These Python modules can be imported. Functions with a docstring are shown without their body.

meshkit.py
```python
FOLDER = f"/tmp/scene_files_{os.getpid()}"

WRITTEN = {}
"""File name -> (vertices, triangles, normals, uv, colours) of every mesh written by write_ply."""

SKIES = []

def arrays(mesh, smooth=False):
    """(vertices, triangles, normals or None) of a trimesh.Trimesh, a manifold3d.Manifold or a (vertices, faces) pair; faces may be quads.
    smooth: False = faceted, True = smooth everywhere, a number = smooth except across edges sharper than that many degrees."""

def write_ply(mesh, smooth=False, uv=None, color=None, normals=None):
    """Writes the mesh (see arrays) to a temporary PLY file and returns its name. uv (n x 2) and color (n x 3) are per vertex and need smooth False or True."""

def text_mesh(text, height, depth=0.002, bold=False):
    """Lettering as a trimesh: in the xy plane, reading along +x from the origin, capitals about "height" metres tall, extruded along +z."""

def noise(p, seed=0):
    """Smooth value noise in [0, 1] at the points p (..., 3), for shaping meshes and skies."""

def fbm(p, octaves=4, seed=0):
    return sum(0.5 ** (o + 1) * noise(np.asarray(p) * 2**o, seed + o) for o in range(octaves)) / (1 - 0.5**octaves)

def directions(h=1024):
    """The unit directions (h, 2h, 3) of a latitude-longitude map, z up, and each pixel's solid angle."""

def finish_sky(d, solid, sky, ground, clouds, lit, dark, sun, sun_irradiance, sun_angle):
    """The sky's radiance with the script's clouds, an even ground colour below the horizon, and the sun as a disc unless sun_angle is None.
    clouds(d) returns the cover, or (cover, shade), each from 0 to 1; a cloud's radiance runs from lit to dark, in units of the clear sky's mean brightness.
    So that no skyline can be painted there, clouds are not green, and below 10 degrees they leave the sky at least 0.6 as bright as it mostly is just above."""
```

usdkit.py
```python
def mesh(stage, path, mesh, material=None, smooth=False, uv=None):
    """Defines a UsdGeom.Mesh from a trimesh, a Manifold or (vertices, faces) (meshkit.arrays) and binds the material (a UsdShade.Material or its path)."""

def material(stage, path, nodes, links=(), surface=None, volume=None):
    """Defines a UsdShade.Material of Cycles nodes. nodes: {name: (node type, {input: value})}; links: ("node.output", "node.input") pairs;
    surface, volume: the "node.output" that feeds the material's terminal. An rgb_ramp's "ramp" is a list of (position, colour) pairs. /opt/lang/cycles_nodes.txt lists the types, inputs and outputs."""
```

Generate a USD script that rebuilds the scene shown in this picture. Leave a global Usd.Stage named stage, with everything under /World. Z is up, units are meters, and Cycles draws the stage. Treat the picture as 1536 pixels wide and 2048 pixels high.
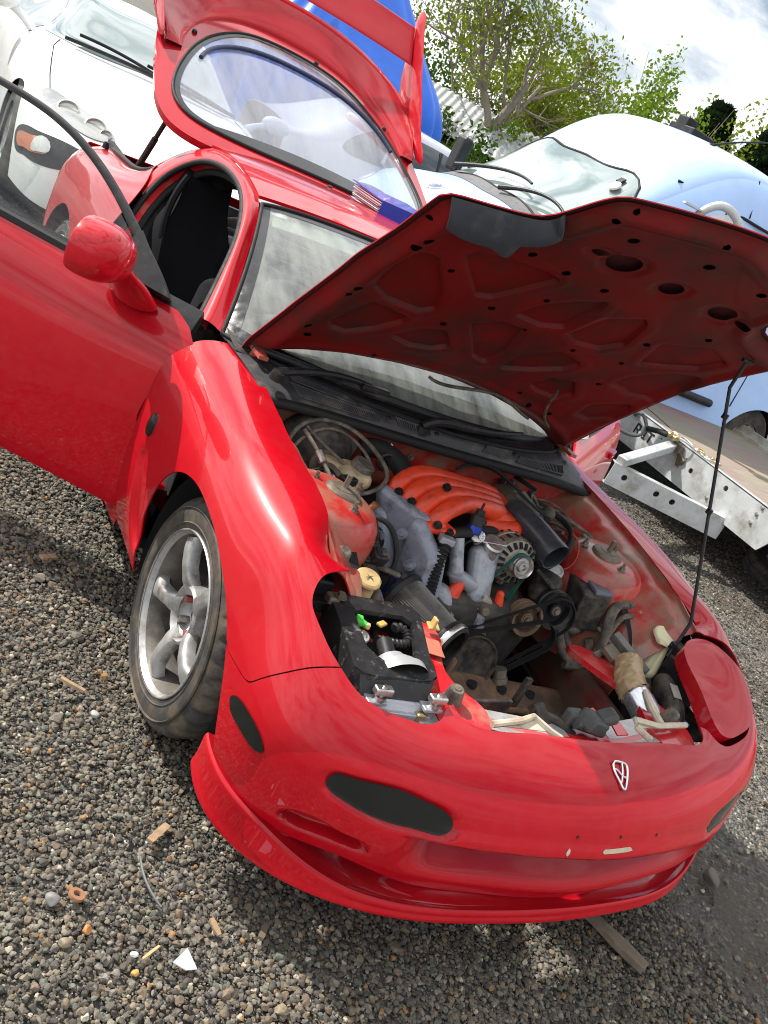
import math, random
import numpy as np, trimesh, shapely
from shapely.geometry import Polygon, LineString, Point
from scipy.interpolate import make_interp_spline, PchipInterpolator
from scipy.spatial import Delaunay
from scipy.spatial.transform import Rotation as Rot
from pxr import Usd, UsdGeom, UsdLux, UsdShade, Gf, Sdf, Vt
import usdkit, meshkit

stage = Usd.Stage.CreateInMemory()
UsdGeom.SetStageUpAxis(stage, UsdGeom.Tokens.z)
UsdGeom.SetStageMetersPerUnit(stage, 1.0)
world = UsdGeom.Xform.Define(stage, '/World')
stage.SetDefaultPrim(world.GetPrim())
UsdGeom.Scope.Define(stage, '/World/Looks')

# ------------------------------------------------------------------ camera
CAM = np.array([-1.7807, -1.8713, 1.6209])
CAM_R = Rot.from_euler('ZXZ', [-0.640270, 1.204178, 0.486346]).as_matrix()
cam = UsdGeom.Camera.Define(stage, '/World/camera')
_m = np.eye(4); _m[:3, :3] = CAM_R.T; _m[3, :3] = CAM
cam.AddTransformOp().Set(Gf.Matrix4d(*[float(x) for x in _m.ravel()]))
cam.CreateHorizontalApertureAttr(24.0)
cam.CreateVerticalApertureAttr(32.0)
cam.CreateFocalLengthAttr(24.0 * 1857.9 / 1536)
cam.CreateClippingRangeAttr(Gf.Vec2f(0.05, 500))
cam.CreateExposureAttr(0.62)

# ------------------------------------------------------------------ light
SUN = np.array([-0.46, 0.58, 0.72]); SUN /= np.linalg.norm(SUN)
SUN_EL, SUN_ROT = math.asin(SUN[2]), math.atan2(SUN[0], SUN[1])
sky = usdkit.material(stage, '/World/Looks/sky_look', {
    'sky': ('sky_texture', {'sky_type': 'single_scattering', 'sun_disc': False, 'sun_elevation': SUN_EL, 'sun_rotation': SUN_ROT, 'aerosol_density': 1.2}),
    'tc': ('texture_coordinate', {}),
    'map': ('mapping', {'scale': (1.0, 1.0, 2.6)}),
    'n': ('noise_texture', {'scale': 2.6, 'detail': 7.0, 'roughness': 0.62, 'distortion': 0.35}),
    'cover': ('rgb_ramp', {'ramp': [(0.0, (0, 0, 0)), (0.36, (0.12, 0.12, 0.12)), (0.50, (0.92, 0.92, 0.92)), (1.0, (1, 1, 1))]}),
    'n2': ('noise_texture', {'scale': 5.2, 'detail': 5.0, 'roughness': 0.6}),
    'shade': ('rgb_ramp', {'ramp': [(0.0, (5.4, 5.7, 6.2)), (0.40, (6.4, 6.7, 7.0)), (0.58, (9.4, 9.5, 9.6)), (1.0, (11.5, 11.5, 11.5))]}),
    'mix': ('mix', {}),
    'dot': ('vector_math', {'math_type': 'dot_product', 'vector2': tuple(SUN)}), 'glow': ('map_range', {'from_min': -1.0, 'from_max': 1.0, 'to_min': 0.16, 'to_max': 2.5}), 'lit': ('mix', {'mix_type': 'multiply', 'fac': 1.0}),
    'bg': ('background_shader', {'strength': 0.068}),
}, [('tc.generated', 'map.vector'), ('map.vector', 'n.vector'), ('map.vector', 'n2.vector'), ('n.fac', 'cover.fac'), ('n2.fac', 'shade.fac'),
    ('cover.color', 'mix.fac'), ('sky.color', 'mix.color1'), ('tc.generated', 'dot.vector1'), ('dot.value', 'glow.value'), ('shade.color', 'lit.color1'), ('glow.result', 'lit.color2'), ('lit.color', 'mix.color2'), ('mix.color', 'bg.color')], surface='bg.background')
dome = UsdLux.DomeLight.Define(stage, '/World/sky')
UsdShade.MaterialBindingAPI.Apply(dome.GetPrim()).Bind(sky)
dome.GetPrim().SetCustomDataByKey('kind', 'structure')
dome.GetPrim().SetCustomDataByKey('label', 'bright spring sky with broken white cloud')
dome.GetPrim().SetCustomDataByKey('category', 'sky')
sun = UsdLux.DistantLight.Define(stage, '/World/sun')
sun.CreateIntensityAttr(1.25); sun.CreateAngleAttr(0.6); sun.CreateNormalizeAttr(True)
sun.CreateColorAttr(Gf.Vec3f(1.0, 0.95, 0.87))
_z = SUN; _x = np.cross([0, 0, 1.0], _z); _x /= np.linalg.norm(_x); _y = np.cross(_z, _x)
_m = np.eye(4); _m[0, :3], _m[1, :3], _m[2, :3] = _x, _y, _z
sun.AddTransformOp().Set(Gf.Matrix4d(*[float(x) for x in _m.ravel()]))

# ------------------------------------------------------------------ helpers
_used = {}
def numbered(parent, name):
    k = (parent, name); n = _used.get(k, -1) + 1; _used[k] = n
    return f'{parent}/{name}' if n == 0 else f'{parent}/{name}_{n:03d}'
def tag(path, label=None, category=None, group=None, kind=None):
    p = stage.GetPrimAtPath(path)
    for k, v in (('label', label), ('category', category), ('group', group), ('kind', kind)):
        if v: p.SetCustomDataByKey(k, v)
    return path
def thing(name, label=None, category=None, group=None, loc=(0, 0, 0), rz=0.0, kind=None):
    path = numbered('/World', name)
    x = UsdGeom.Xform.Define(stage, path)
    if any(loc) or rz:
        x.AddTranslateOp().Set(Gf.Vec3d(*map(float, loc))); x.AddRotateZOp().Set(float(math.degrees(rz)))
    return tag(path, label, category, group, kind)
def part(parent, name, mesh, mat, smooth=35, label=None, kind=None):
    """One Mesh prim under parent; returns its path."""
    if isinstance(mesh, MB): mesh = mesh.mesh()
    path = numbered(parent, name)
    usdkit.mesh(stage, path, mesh, mat, smooth=smooth)
    return tag(path, label, None, None, kind)
def obj(name, mesh, mat, label, category, group=None, kind=None, smooth=35):
    return tag(part('/World', name, mesh, mat, smooth), label, category, group, kind)
def copy_of(path, loc, rz=0.0, label=None, group=None, scale=None):
    src = stage.GetPrimAtPath(path); base = path.rsplit('/', 1)[1]
    new = numbered('/World', base)
    x = UsdGeom.Xform.Define(stage, new)
    x.GetPrim().GetReferences().AddInternalReference(path)
    x.ClearXformOpOrder()
    x.AddTranslateOp(opSuffix='c').Set(Gf.Vec3d(*map(float, loc))); x.AddRotateZOp(opSuffix='c').Set(float(math.degrees(rz)))
    if scale: x.AddScaleOp(opSuffix='c').Set(Gf.Vec3f(*scale))
    x.GetPrim().SetInstanceable(True)
    return tag(new, label or src.GetCustomDataByKey('label'), src.GetCustomDataByKey('category'), group or src.GetCustomDataByKey('group'))
A = lambda *a: np.array(a, float)
def rotm(axis, ang):
    return Rot.from_rotvec(np.array(axis, float) / np.linalg.norm(axis) * ang).as_matrix()
def frame(d, up=(0, 0, 1)):
    d = np.array(d, float); d /= np.linalg.norm(d)
    u = np.array(up, float)
    if abs(d @ u) > 0.98 * np.linalg.norm(u): u = A(1, 0, 0)
    s = np.cross(u, d); s /= np.linalg.norm(s)
    return np.stack([s, np.cross(d, s), d], 1)          # columns x, y, z=d
def spline(pts, n, k=3, closed=False):
    p = np.array(pts, float)
    if closed: p = np.vstack([p, p[:1]])
    t = np.r_[0, np.cumsum(np.linalg.norm(np.diff(p, axis=0), axis=1))]
    keep = np.r_[True, np.diff(t) > 1e-9]; p, t = p[keep], t[keep]
    k = min(k, len(p) - 1)
    return make_interp_spline(t, p, k=k, bc_type='periodic' if closed and k == 3 else None)(np.linspace(0, t[-1], n))
def loft(net, nu, nv):
    """Smooth surface through a control net (rows x cols x 3) -> (nu, nv, 3)."""
    net = np.array(net, float)
    def par(a):
        d = np.linalg.norm(np.diff(a, axis=0), axis=-1).mean(axis=1); return np.r_[0, np.cumsum(d)]
    tu = par(net); s = make_interp_spline(tu, net, k=min(3, len(net) - 1))(np.linspace(0, tu[-1], nu))
    tv = par(net.transpose(1, 0, 2)); s = make_interp_spline(tv, s.transpose(1, 0, 2), k=min(3, net.shape[1] - 1))(np.linspace(0, tv[-1], nv))
    return s.transpose(1, 0, 2)
def grid(P, flip=False, closed_u=False, closed_v=False):
    P = np.asarray(P, float); nu, nv = P.shape[:2]
    i, j = np.meshgrid(np.arange(nu - (not closed_u)), np.arange(nv - (not closed_v)), indexing='ij')
    i2, j2 = (i + 1) % nu, (j + 1) % nv
    a, b, c, d = i * nv + j, i2 * nv + j, i2 * nv + j2, i * nv + j2
    f = np.stack([a, b, c, a, c, d], -1).reshape(-1, 3)
    if flip: f = f[:, ::-1]
    return P.reshape(-1, 3), f
def clip(vf, g):
    """Keeps the part of the mesh where the per-vertex scalar g is above 0, cutting triangles along g = 0."""
    v, f = np.asarray(vf[0], float), np.asarray(vf[1], int); g = np.asarray(g, float)
    s = g[f] > 0; n = s.sum(1)
    out = [f[n == 3]]; nv = [v]; base = len(v); edge = {}
    extra = []
    def cut(a, b):
        k = (a, b) if a < b else (b, a)
        if k not in edge:
            t = g[a] / (g[a] - g[b]); edge[k] = base + len(extra); extra.append(v[a] + t * (v[b] - v[a]))
        return edge[k]
    tri = []
    for t in np.nonzero((n == 1) | (n == 2))[0]:
        q = f[t]; m = s[t]
        for r in range(3):
            a, b, c = q[r], q[(r + 1) % 3], q[(r + 2) % 3]
            ma, mb, mc = m[r], m[(r + 1) % 3], m[(r + 2) % 3]
            if ma and not mb and not mc: tri.append((a, cut(a, b), cut(a, c))); break
            if ma and mb and not mc: x, y = cut(b, c), cut(a, c); tri += [(a, b, x), (a, x, y)]; break
    if extra: nv.append(np.array(extra))
    if tri: out.append(np.array(tri, int))
    v = np.vstack(nv); f = np.vstack(out)
    u, inv = np.unique(f.ravel(), return_inverse=True)
    return v[u], inv.reshape(-1, 3)
def sdist(poly, xy):
    """Signed distance to a shapely polygon, positive inside."""
    p = shapely.points(np.asarray(xy)[:, 0], np.asarray(xy)[:, 1])
    d = shapely.distance(poly.exterior if not poly.interiors else poly.boundary, p)
    return np.where(shapely.contains(poly, p), d, -d)
def smooth_poly(pts, n=160):
    return Polygon(spline(pts, n, closed=True))
def vnormals(v, f):
    n = np.zeros_like(v); c = np.cross(v[f[:, 1]] - v[f[:, 0]], v[f[:, 2]] - v[f[:, 0]])
    for k in range(3): np.add.at(n, f[:, k], c)
    return n / np.maximum(np.linalg.norm(n, axis=1, keepdims=True), 1e-12)
def thicken(vf, t):
    """Gives a sheet a thickness t against its normals, closing its edges."""
    v, f = vf; n = vnormals(v, f); k = len(v)
    e = np.vstack([f[:, [0, 1]], f[:, [1, 2]], f[:, [2, 0]]])
    key = e[:, 0].astype(np.int64) * k + e[:, 1]; rev = e[:, 1].astype(np.int64) * k + e[:, 0]
    b = e[~np.isin(key, rev)]
    walls = np.vstack([np.stack([b[:, 1], b[:, 0], b[:, 0] + k], 1), np.stack([b[:, 1], b[:, 0] + k, b[:, 1] + k], 1)])
    return np.vstack([v, v - n * t]), np.vstack([f, f[:, ::-1] + k, walls])
def edge_loops(vf):
    v, f = vf; k = len(v)
    e = np.vstack([f[:, [0, 1]], f[:, [1, 2]], f[:, [2, 0]]])
    key = e[:, 0].astype(np.int64) * k + e[:, 1]; rev = e[:, 1].astype(np.int64) * k + e[:, 0]
    b = e[~np.isin(key, rev)]; nxt = dict(map(tuple, b)); loops = []
    while nxt:
        a, c = nxt.popitem(); L = [a, c]
        while c in nxt: c = nxt.pop(c); L.append(c)
        loops.append(v[L])
    return loops
def mirror(vf): return np.asarray(vf[0]) * [-1, 1, 1], np.asarray(vf[1])[:, ::-1]
def flat(poly, z=0.0, step=None, extra=None):
    """Triangulated sheet of a polygon in the xy plane, with inner points every step."""
    rings = [np.array(poly.exterior.coords)[:-1]] + [np.array(r.coords)[:-1] for r in poly.interiors]
    if step:
        rings = [np.array([LineString(np.vstack([r, r[:1]])).interpolate(d).coords[0] for d in np.arange(0, Polygon(r).length, step)]) for r in rings]
    pts = np.vstack(rings)
    if step:
        x0, y0, x1, y1 = poly.bounds
        gx, gy = np.meshgrid(np.arange(x0, x1, step), np.arange(y0, y1, step)); q = np.stack([gx.ravel(), gy.ravel()], 1)
        q = q[sdist(poly, q) > step * 0.45]
        if extra is not None:
            from scipy.spatial import cKDTree
            extra = extra[sdist(poly, extra) > step * 0.3]; q = q[cKDTree(extra).query(q)[0] > step * 0.45]; pts = np.vstack([pts, extra])
        pts = np.vstack([pts, q])
    t = Delaunay(pts).simplices
    c = pts[t].mean(1); t = t[shapely.contains(poly, shapely.points(c[:, 0], c[:, 1]))]
    a = pts[t]; ar = (a[:, 1, 0] - a[:, 0, 0]) * (a[:, 2, 1] - a[:, 0, 1]) - (a[:, 2, 0] - a[:, 0, 0]) * (a[:, 1, 1] - a[:, 0, 1])
    t = t[np.abs(ar) > 1e-10]; ar = ar[np.abs(ar) > 1e-10]
    t = np.where(ar[:, None] > 0, t, t[:, ::-1])
    return np.c_[pts, np.full(len(pts), z)], t
class MB:
    """Collects pieces that become one mesh."""
    def __init__(s): s.v, s.f, s.n = [], [], 0
    def add(s, vf, M=None, t=None):
        if isinstance(vf, MB): vf = vf.mesh()
        if hasattr(vf, 'vertices'): vf = (np.array(vf.vertices), np.array(vf.faces))
        v = np.asarray(vf[0], float)
        if M is not None: v = v @ np.asarray(M).T
        if t is not None: v = v + np.asarray(t, float)
        s.v.append(v); s.f.append(np.asarray(vf[1], int) + s.n); s.n += len(v); return s
    def mesh(s): return np.vstack(s.v), np.vstack(s.f)
    def box(s, c, size, M=None, r=0.0):
        if r > 0:
            return s.add(rbox(size, r), M, c)
        b = trimesh.creation.box(extents=size); return s.add(b, M, c)
    def cyl(s, p, q, r, r2=None, n=20, cap=True):
        p, q = np.array(p, float), np.array(q, float); F = frame(q - p); r2 = r if r2 is None else r2
        a = np.linspace(0, 2 * np.pi, n, endpoint=False); c = np.stack([np.cos(a), np.sin(a), 0 * a], 1)
        ring = np.stack([c * r @ F.T + p, c * r2 @ F.T + q])
        s.add(grid(ring, closed_v=True, flip=True))
        if cap:
            for k, (o, fl) in enumerate(((p, True), (q, False))):
                v = np.vstack([ring[k], o]); i = np.arange(n); f = np.stack([i, (i + 1) % n, np.full(n, n)], 1)
                s.add((v, f[:, ::-1] if fl else f))
        return s
    def tube(s, pts, r, n=10, k=None, cap=True):
        p = spline(pts, k, k=3) if k else np.array(pts, float)
        d = np.gradient(p, axis=0); d /= np.linalg.norm(d, axis=1, keepdims=True)
        rr = np.broadcast_to(np.asarray(r, float), (len(p),)) if np.ndim(r) == 0 or len(r) == len(p) else np.interp(np.linspace(0, 1, len(p)), np.linspace(0, 1, len(r)), r)
        x = frame(d[0])[:, 0]; rings = []
        a = np.linspace(0, 2 * np.pi, n, endpoint=False)
        for i in range(len(p)):
            x = x - d[i] * (x @ d[i]); x /= np.linalg.norm(x); y = np.cross(d[i], x)
            rings.append(p[i] + rr[i] * (np.cos(a)[:, None] * x + np.sin(a)[:, None] * y))
        s.add(grid(np.array(rings), closed_v=True, flip=True))
        if cap:
            for k_, fl in ((0, True), (-1, False)):
                v = np.vstack([rings[k_], p[k_]]); i = np.arange(n); f = np.stack([i, (i + 1) % n, np.full(n, n)], 1)
                s.add((v, f[:, ::-1] if fl else f))
        return s
    def lathe(s, prof, o=(0, 0, 0), axis=(0, 0, 1), n=32, M=None):
        """prof: (radius, height) along axis."""
        F = frame(axis) if M is None else M; a = np.linspace(0, 2 * np.pi, n, endpoint=False)
        P = np.array([[[r * math.cos(t), r * math.sin(t), h] for t in a] for r, h in prof])
        v, f = grid(P, closed_v=True, flip=True); return s.add((v, f), F, o)
    def prism(s, poly, h, M=None, t=None, z0=0.0):
        if not isinstance(poly, Polygon): poly = Polygon(poly)
        m = trimesh.creation.extrude_polygon(poly, h, engine='earcut'); m.apply_translation([0, 0, z0]); return s.add(m, M, t)
    def bolt(s, p, d, r=0.008, h=0.008):
        p = np.array(p, float); d = np.array(d, float) / np.linalg.norm(d)
        s.cyl(p, p + d * h * 0.35, r * 1.5, n=14); s.cyl(p + d * h * 0.3, p + d * h * 1.2, r, n=6); return s
def rbox(size, r, n=3):
    """Box with rounded edges."""
    sx, sy, sz = [max(x / 2 - r, 1e-4) for x in size]
    s = trimesh.creation.icosphere(subdivisions=n - 1, radius=r)
    v = np.array(s.vertices); q = v + np.sign(np.round(v, 9)) * [sx, sy, sz]
    import manifold3d as m3
    h = m3.Manifold.hull_points(np.vstack([q, *[v * 1.0 + [a * sx, b * sy, c * sz] for a in (-1, 1) for b in (-1, 1) for c in (-1, 1)]]).astype(np.float64))
    m = h.to_mesh(); return np.array(m.vert_properties[:, :3]), np.array(m.tri_verts)
def fit_frame(o, x, y):
    x = np.array(x, float); x /= np.linalg.norm(x); z = np.cross(x, y); z /= np.linalg.norm(z)
    return np.stack([x, np.cross(z, x), z], 1), np.array(o, float)

# ------------------------------------------------------------------ materials
L = '/World/Looks/'
def mat(name, nodes, links, surface='p.BSDF'): return usdkit.material(stage, L + name, nodes, links, surface=surface)
def plain(name, color, rough=0.5, metal=0.0, var=0.12, scale=30.0, bump=0.0, coat=0.0, spec=0.5, dirt=None, dirt_amt=0.5, dirt_scale=9.0, **kw):
    """Principled surface with a little mottling, optional dirt and fine relief."""
    c = np.array(color, float)
    nodes = {'tc': ('texture_coordinate', {}), 'g': ('geometry', {}), 'n': ('noise_texture', {'scale': scale, 'detail': 4.0, 'roughness': 0.6}),
             'r': ('rgb_ramp', {'ramp': [(0.25, c * (1 - var)), (0.75, np.minimum(c * (1 + var), 1))]}),
             'rr': ('map_range', {'from_min': 0.3, 'from_max': 0.7, 'to_min': max(rough - 0.08, 0.02), 'to_max': min(rough + 0.08, 1)}),
             'p': ('principled_bsdf', {'metallic': metal, 'coat_weight': coat, 'coat_roughness': 0.05, 'specular_ior_level': spec, **kw})}
    links = [('g.position', 'n.vector'), ('n.fac', 'r.fac'), ('n.fac', 'rr.value'), ('rr.result', 'p.roughness')]
    out = 'r.color'
    if dirt is not None:
        nodes['dn'] = ('noise_texture', {'scale': dirt_scale, 'detail': 8.0, 'roughness': 0.7})
        nodes['dr'] = ('map_range', {'from_min': 0.62 - 0.35 * dirt_amt, 'from_max': 0.78 - 0.3 * dirt_amt, 'to_min': 0.0, 'to_max': 0.9, 'clamp': True})
        nodes['dm'] = ('mix', {'color2': tuple(dirt)})
        links += [('g.position', 'dn.vector'), ('dn.fac', 'dr.value'), ('dr.result', 'dm.fac'), ('r.color', 'dm.color1')]
        out = 'dm.color'
    links.append((out, 'p.base_color'))
    if bump:
        nodes['bn'] = ('noise_texture', {'scale': scale * 3, 'detail': 5.0}); nodes['b'] = ('bump', {'strength': 0.5, 'distance': bump})
        links += [('g.position', 'bn.vector'), ('bn.fac', 'b.height'), ('b.normal', 'p.normal')]
    return mat(name, nodes, links)
def glass(name, tint=(0.9, 0.95, 0.93), refl=1.0, rough=0.0, ior=1.5, film=0.0, sheen_color=(0.55, 0.56, 0.55), stretch=(1.5, 1.5, 9.0)):
    """Window pane; film = share of a streaky painted sky-reflection film on it."""
    n = {'t': ('transparent_bsdf', {'color': tint}), 'gl': ('glossy_bsdf', {'color': (refl, refl, refl), 'roughness': rough}), 'f': ('fresnel', {'IOR': ior}), 'm': ('mix_closure', {})}
    l = [('f.fac', 'm.fac'), ('t.BSDF', 'm.closure1'), ('gl.BSDF', 'm.closure2')]
    if not film: return mat(name, n, l, surface='m.closure')
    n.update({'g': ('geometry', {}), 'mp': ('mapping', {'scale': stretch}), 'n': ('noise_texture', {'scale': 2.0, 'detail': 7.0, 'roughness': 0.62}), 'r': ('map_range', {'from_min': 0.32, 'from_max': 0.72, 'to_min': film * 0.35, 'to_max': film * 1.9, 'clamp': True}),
              'd': ('diffuse_bsdf', {'color': sheen_color}), 'tl': ('translucent_bsdf', {'color': sheen_color}), 'dt': ('mix_closure', {'fac': 0.45}), 'm2': ('mix_closure', {})})
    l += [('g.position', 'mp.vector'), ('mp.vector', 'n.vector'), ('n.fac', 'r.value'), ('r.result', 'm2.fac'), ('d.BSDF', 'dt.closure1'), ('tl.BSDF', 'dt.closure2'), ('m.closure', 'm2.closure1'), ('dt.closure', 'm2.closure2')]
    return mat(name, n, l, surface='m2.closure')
def paint(name, color, rough=0.32, coat=1.0, dust=0.1, dust_color=(0.35, 0.27, 0.2), fade=None):
    c = np.array(color, float)
    nodes = {'g': ('geometry', {}), 'n': ('noise_texture', {'scale': 3.0, 'detail': 6.0, 'roughness': 0.65}), 'r': ('rgb_ramp', {'ramp': [(0.3, c * 0.92), (0.7, np.minimum(c * 1.06, 1))]}),
             'dn': ('noise_texture', {'scale': 26.0, 'detail': 9.0, 'roughness': 0.75}), 'dr': ('map_range', {'from_min': 0.42, 'from_max': 0.78, 'to_min': 0.0, 'to_max': dust, 'clamp': True}),
             'dm': ('mix', {'color2': dust_color}), 'rn': ('map_range', {'from_min': 0.3, 'from_max': 0.75, 'to_min': 0.02, 'to_max': 0.09}),
             'p': ('principled_bsdf', {'roughness': rough, 'coat_weight': coat, 'coat_ior': 1.45, 'specular_ior_level': 0.08})}
    links = [('g.position', 'n.vector'), ('g.position', 'dn.vector'), ('n.fac', 'r.fac'), ('dn.fac', 'dr.value'), ('dr.result', 'dm.fac'), ('r.color', 'dm.color1'),
             ('dm.color', 'p.base_color'), ('n.fac', 'rn.value'), ('rn.result', 'p.coat_roughness')]
    return mat(name, nodes, links)
RED = paint('red_paint', (0.38, 0.002, 0.009), dust=0.03, coat=0.85)
RED_BAY = plain('red_bay_paint', (0.40, 0.02, 0.018), 0.38, var=0.2, scale=14, coat=0.4, dirt=(0.20, 0.13, 0.085), dirt_amt=0.62, dirt_scale=7)
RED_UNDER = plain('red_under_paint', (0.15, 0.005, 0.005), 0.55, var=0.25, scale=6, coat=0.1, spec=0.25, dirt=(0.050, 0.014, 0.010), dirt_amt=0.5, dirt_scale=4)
RED_BAYL = plain('red_bay_clean_paint', (0.52, 0.012, 0.018), 0.32, var=0.12, scale=10, coat=0.7, dirt=(0.30, 0.16, 0.11), dirt_amt=0.3, dirt_scale=9)
ORANGE = plain('orange_red_cast_paint', (0.62, 0.045, 0.012), 0.42, var=0.12, scale=60, bump=0.0006, dirt=(0.16, 0.03, 0.02), dirt_amt=0.25, dirt_scale=22)
BLACK = plain('black_plastic', (0.009, 0.009, 0.010), 0.45, var=0.3, spec=0.35, dirt=(0.05, 0.045, 0.04), dirt_amt=0.25, dirt_scale=24)
BLACK_DIRTY = plain('dusty_black_plastic', (0.010, 0.010, 0.011), 0.6, var=0.3, spec=0.35, dirt=(0.075, 0.06, 0.045), dirt_amt=0.6, dirt_scale=18)
RUBBER = plain('black_rubber', (0.010, 0.010, 0.010), 0.7, var=0.2, spec=0.3, bump=0.0008)
COWL = plain('grey_cowl_plastic', (0.032, 0.032, 0.035), 0.55, var=0.2, bump=0.0005, dirt=(0.14, 0.12, 0.10), dirt_amt=0.35)
TYRE = plain('tyre_rubber', (0.028, 0.027, 0.025), 0.75, var=0.25, scale=18, bump=0.001, dirt=(0.10, 0.075, 0.05), dirt_amt=0.5, dirt_scale=11)
BARREL = plain('dusty_shaded_barrel', (0.11, 0.098, 0.085), 0.55, metal=0.3, var=0.25, scale=20, dirt=(0.05, 0.042, 0.035), dirt_amt=0.5, dirt_scale=12)  # brake dust, with the shade inside the wheel put into the colour
ALLOY = plain('silver_alloy', (0.36, 0.355, 0.35), 0.40, metal=0.5, var=0.08, dirt=(0.14, 0.12, 0.10), dirt_amt=0.38, dirt_scale=16)
CAST = plain('grey_cast_aluminium', (0.30, 0.31, 0.34), 0.5, metal=0.45, var=0.12, scale=60, bump=0.0006, dirt=(0.07, 0.07, 0.075), dirt_amt=0.35, dirt_scale=14)
CAST_B = plain('blue_grey_cast_aluminium', (0.24, 0.26, 0.31), 0.55, metal=0.25, var=0.14, scale=60, bump=0.0008, dirt=(0.07, 0.07, 0.08), dirt_amt=0.35, dirt_scale=14)
STEEL = plain('bright_steel', (0.62, 0.61, 0.58), 0.3, metal=0.95, var=0.1, dirt=(0.2, 0.16, 0.12), dirt_amt=0.25)
DULL = plain('dull_brown_metal', (0.17, 0.145, 0.115), 0.55, metal=0.5, var=0.25, scale=50, dirt=(0.12, 0.08, 0.05), dirt_amt=0.5)
RUSTY = plain('rusty_bracket', (0.16, 0.09, 0.05), 0.75, var=0.4, scale=40, bump=0.0008, dirt=(0.05, 0.04, 0.035), dirt_amt=0.45)
CREAM = plain('yellowed_tank_plastic', (0.46, 0.34, 0.16), 0.42, var=0.1, dirt=(0.3, 0.2, 0.1), dirt_amt=0.3, subsurface_weight=0.15)
HOSE = plain('dusty_hose_rubber', (0.06, 0.052, 0.045), 0.75, var=0.3, dirt=(0.17, 0.135, 0.1), dirt_amt=0.55, dirt_scale=30)
SEAT = plain('black_seat_cloth', (0.005, 0.005, 0.006), 0.9, var=0.25, spec=0.15, scale=120, bump=0.0008)
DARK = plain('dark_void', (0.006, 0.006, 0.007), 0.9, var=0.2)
LENS_DARK = mat('smoked_lens', {'p': ('principled_bsdf', {'base_color': (0.008, 0.009, 0.008), 'roughness': 0.12, 'specular_ior_level': 0.35})}, [])
CHROME = mat('chrome', {'p': ('principled_bsdf', {'base_color': (0.82, 0.82, 0.83), 'metallic': 1.0, 'roughness': 0.08})}, [])
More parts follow.
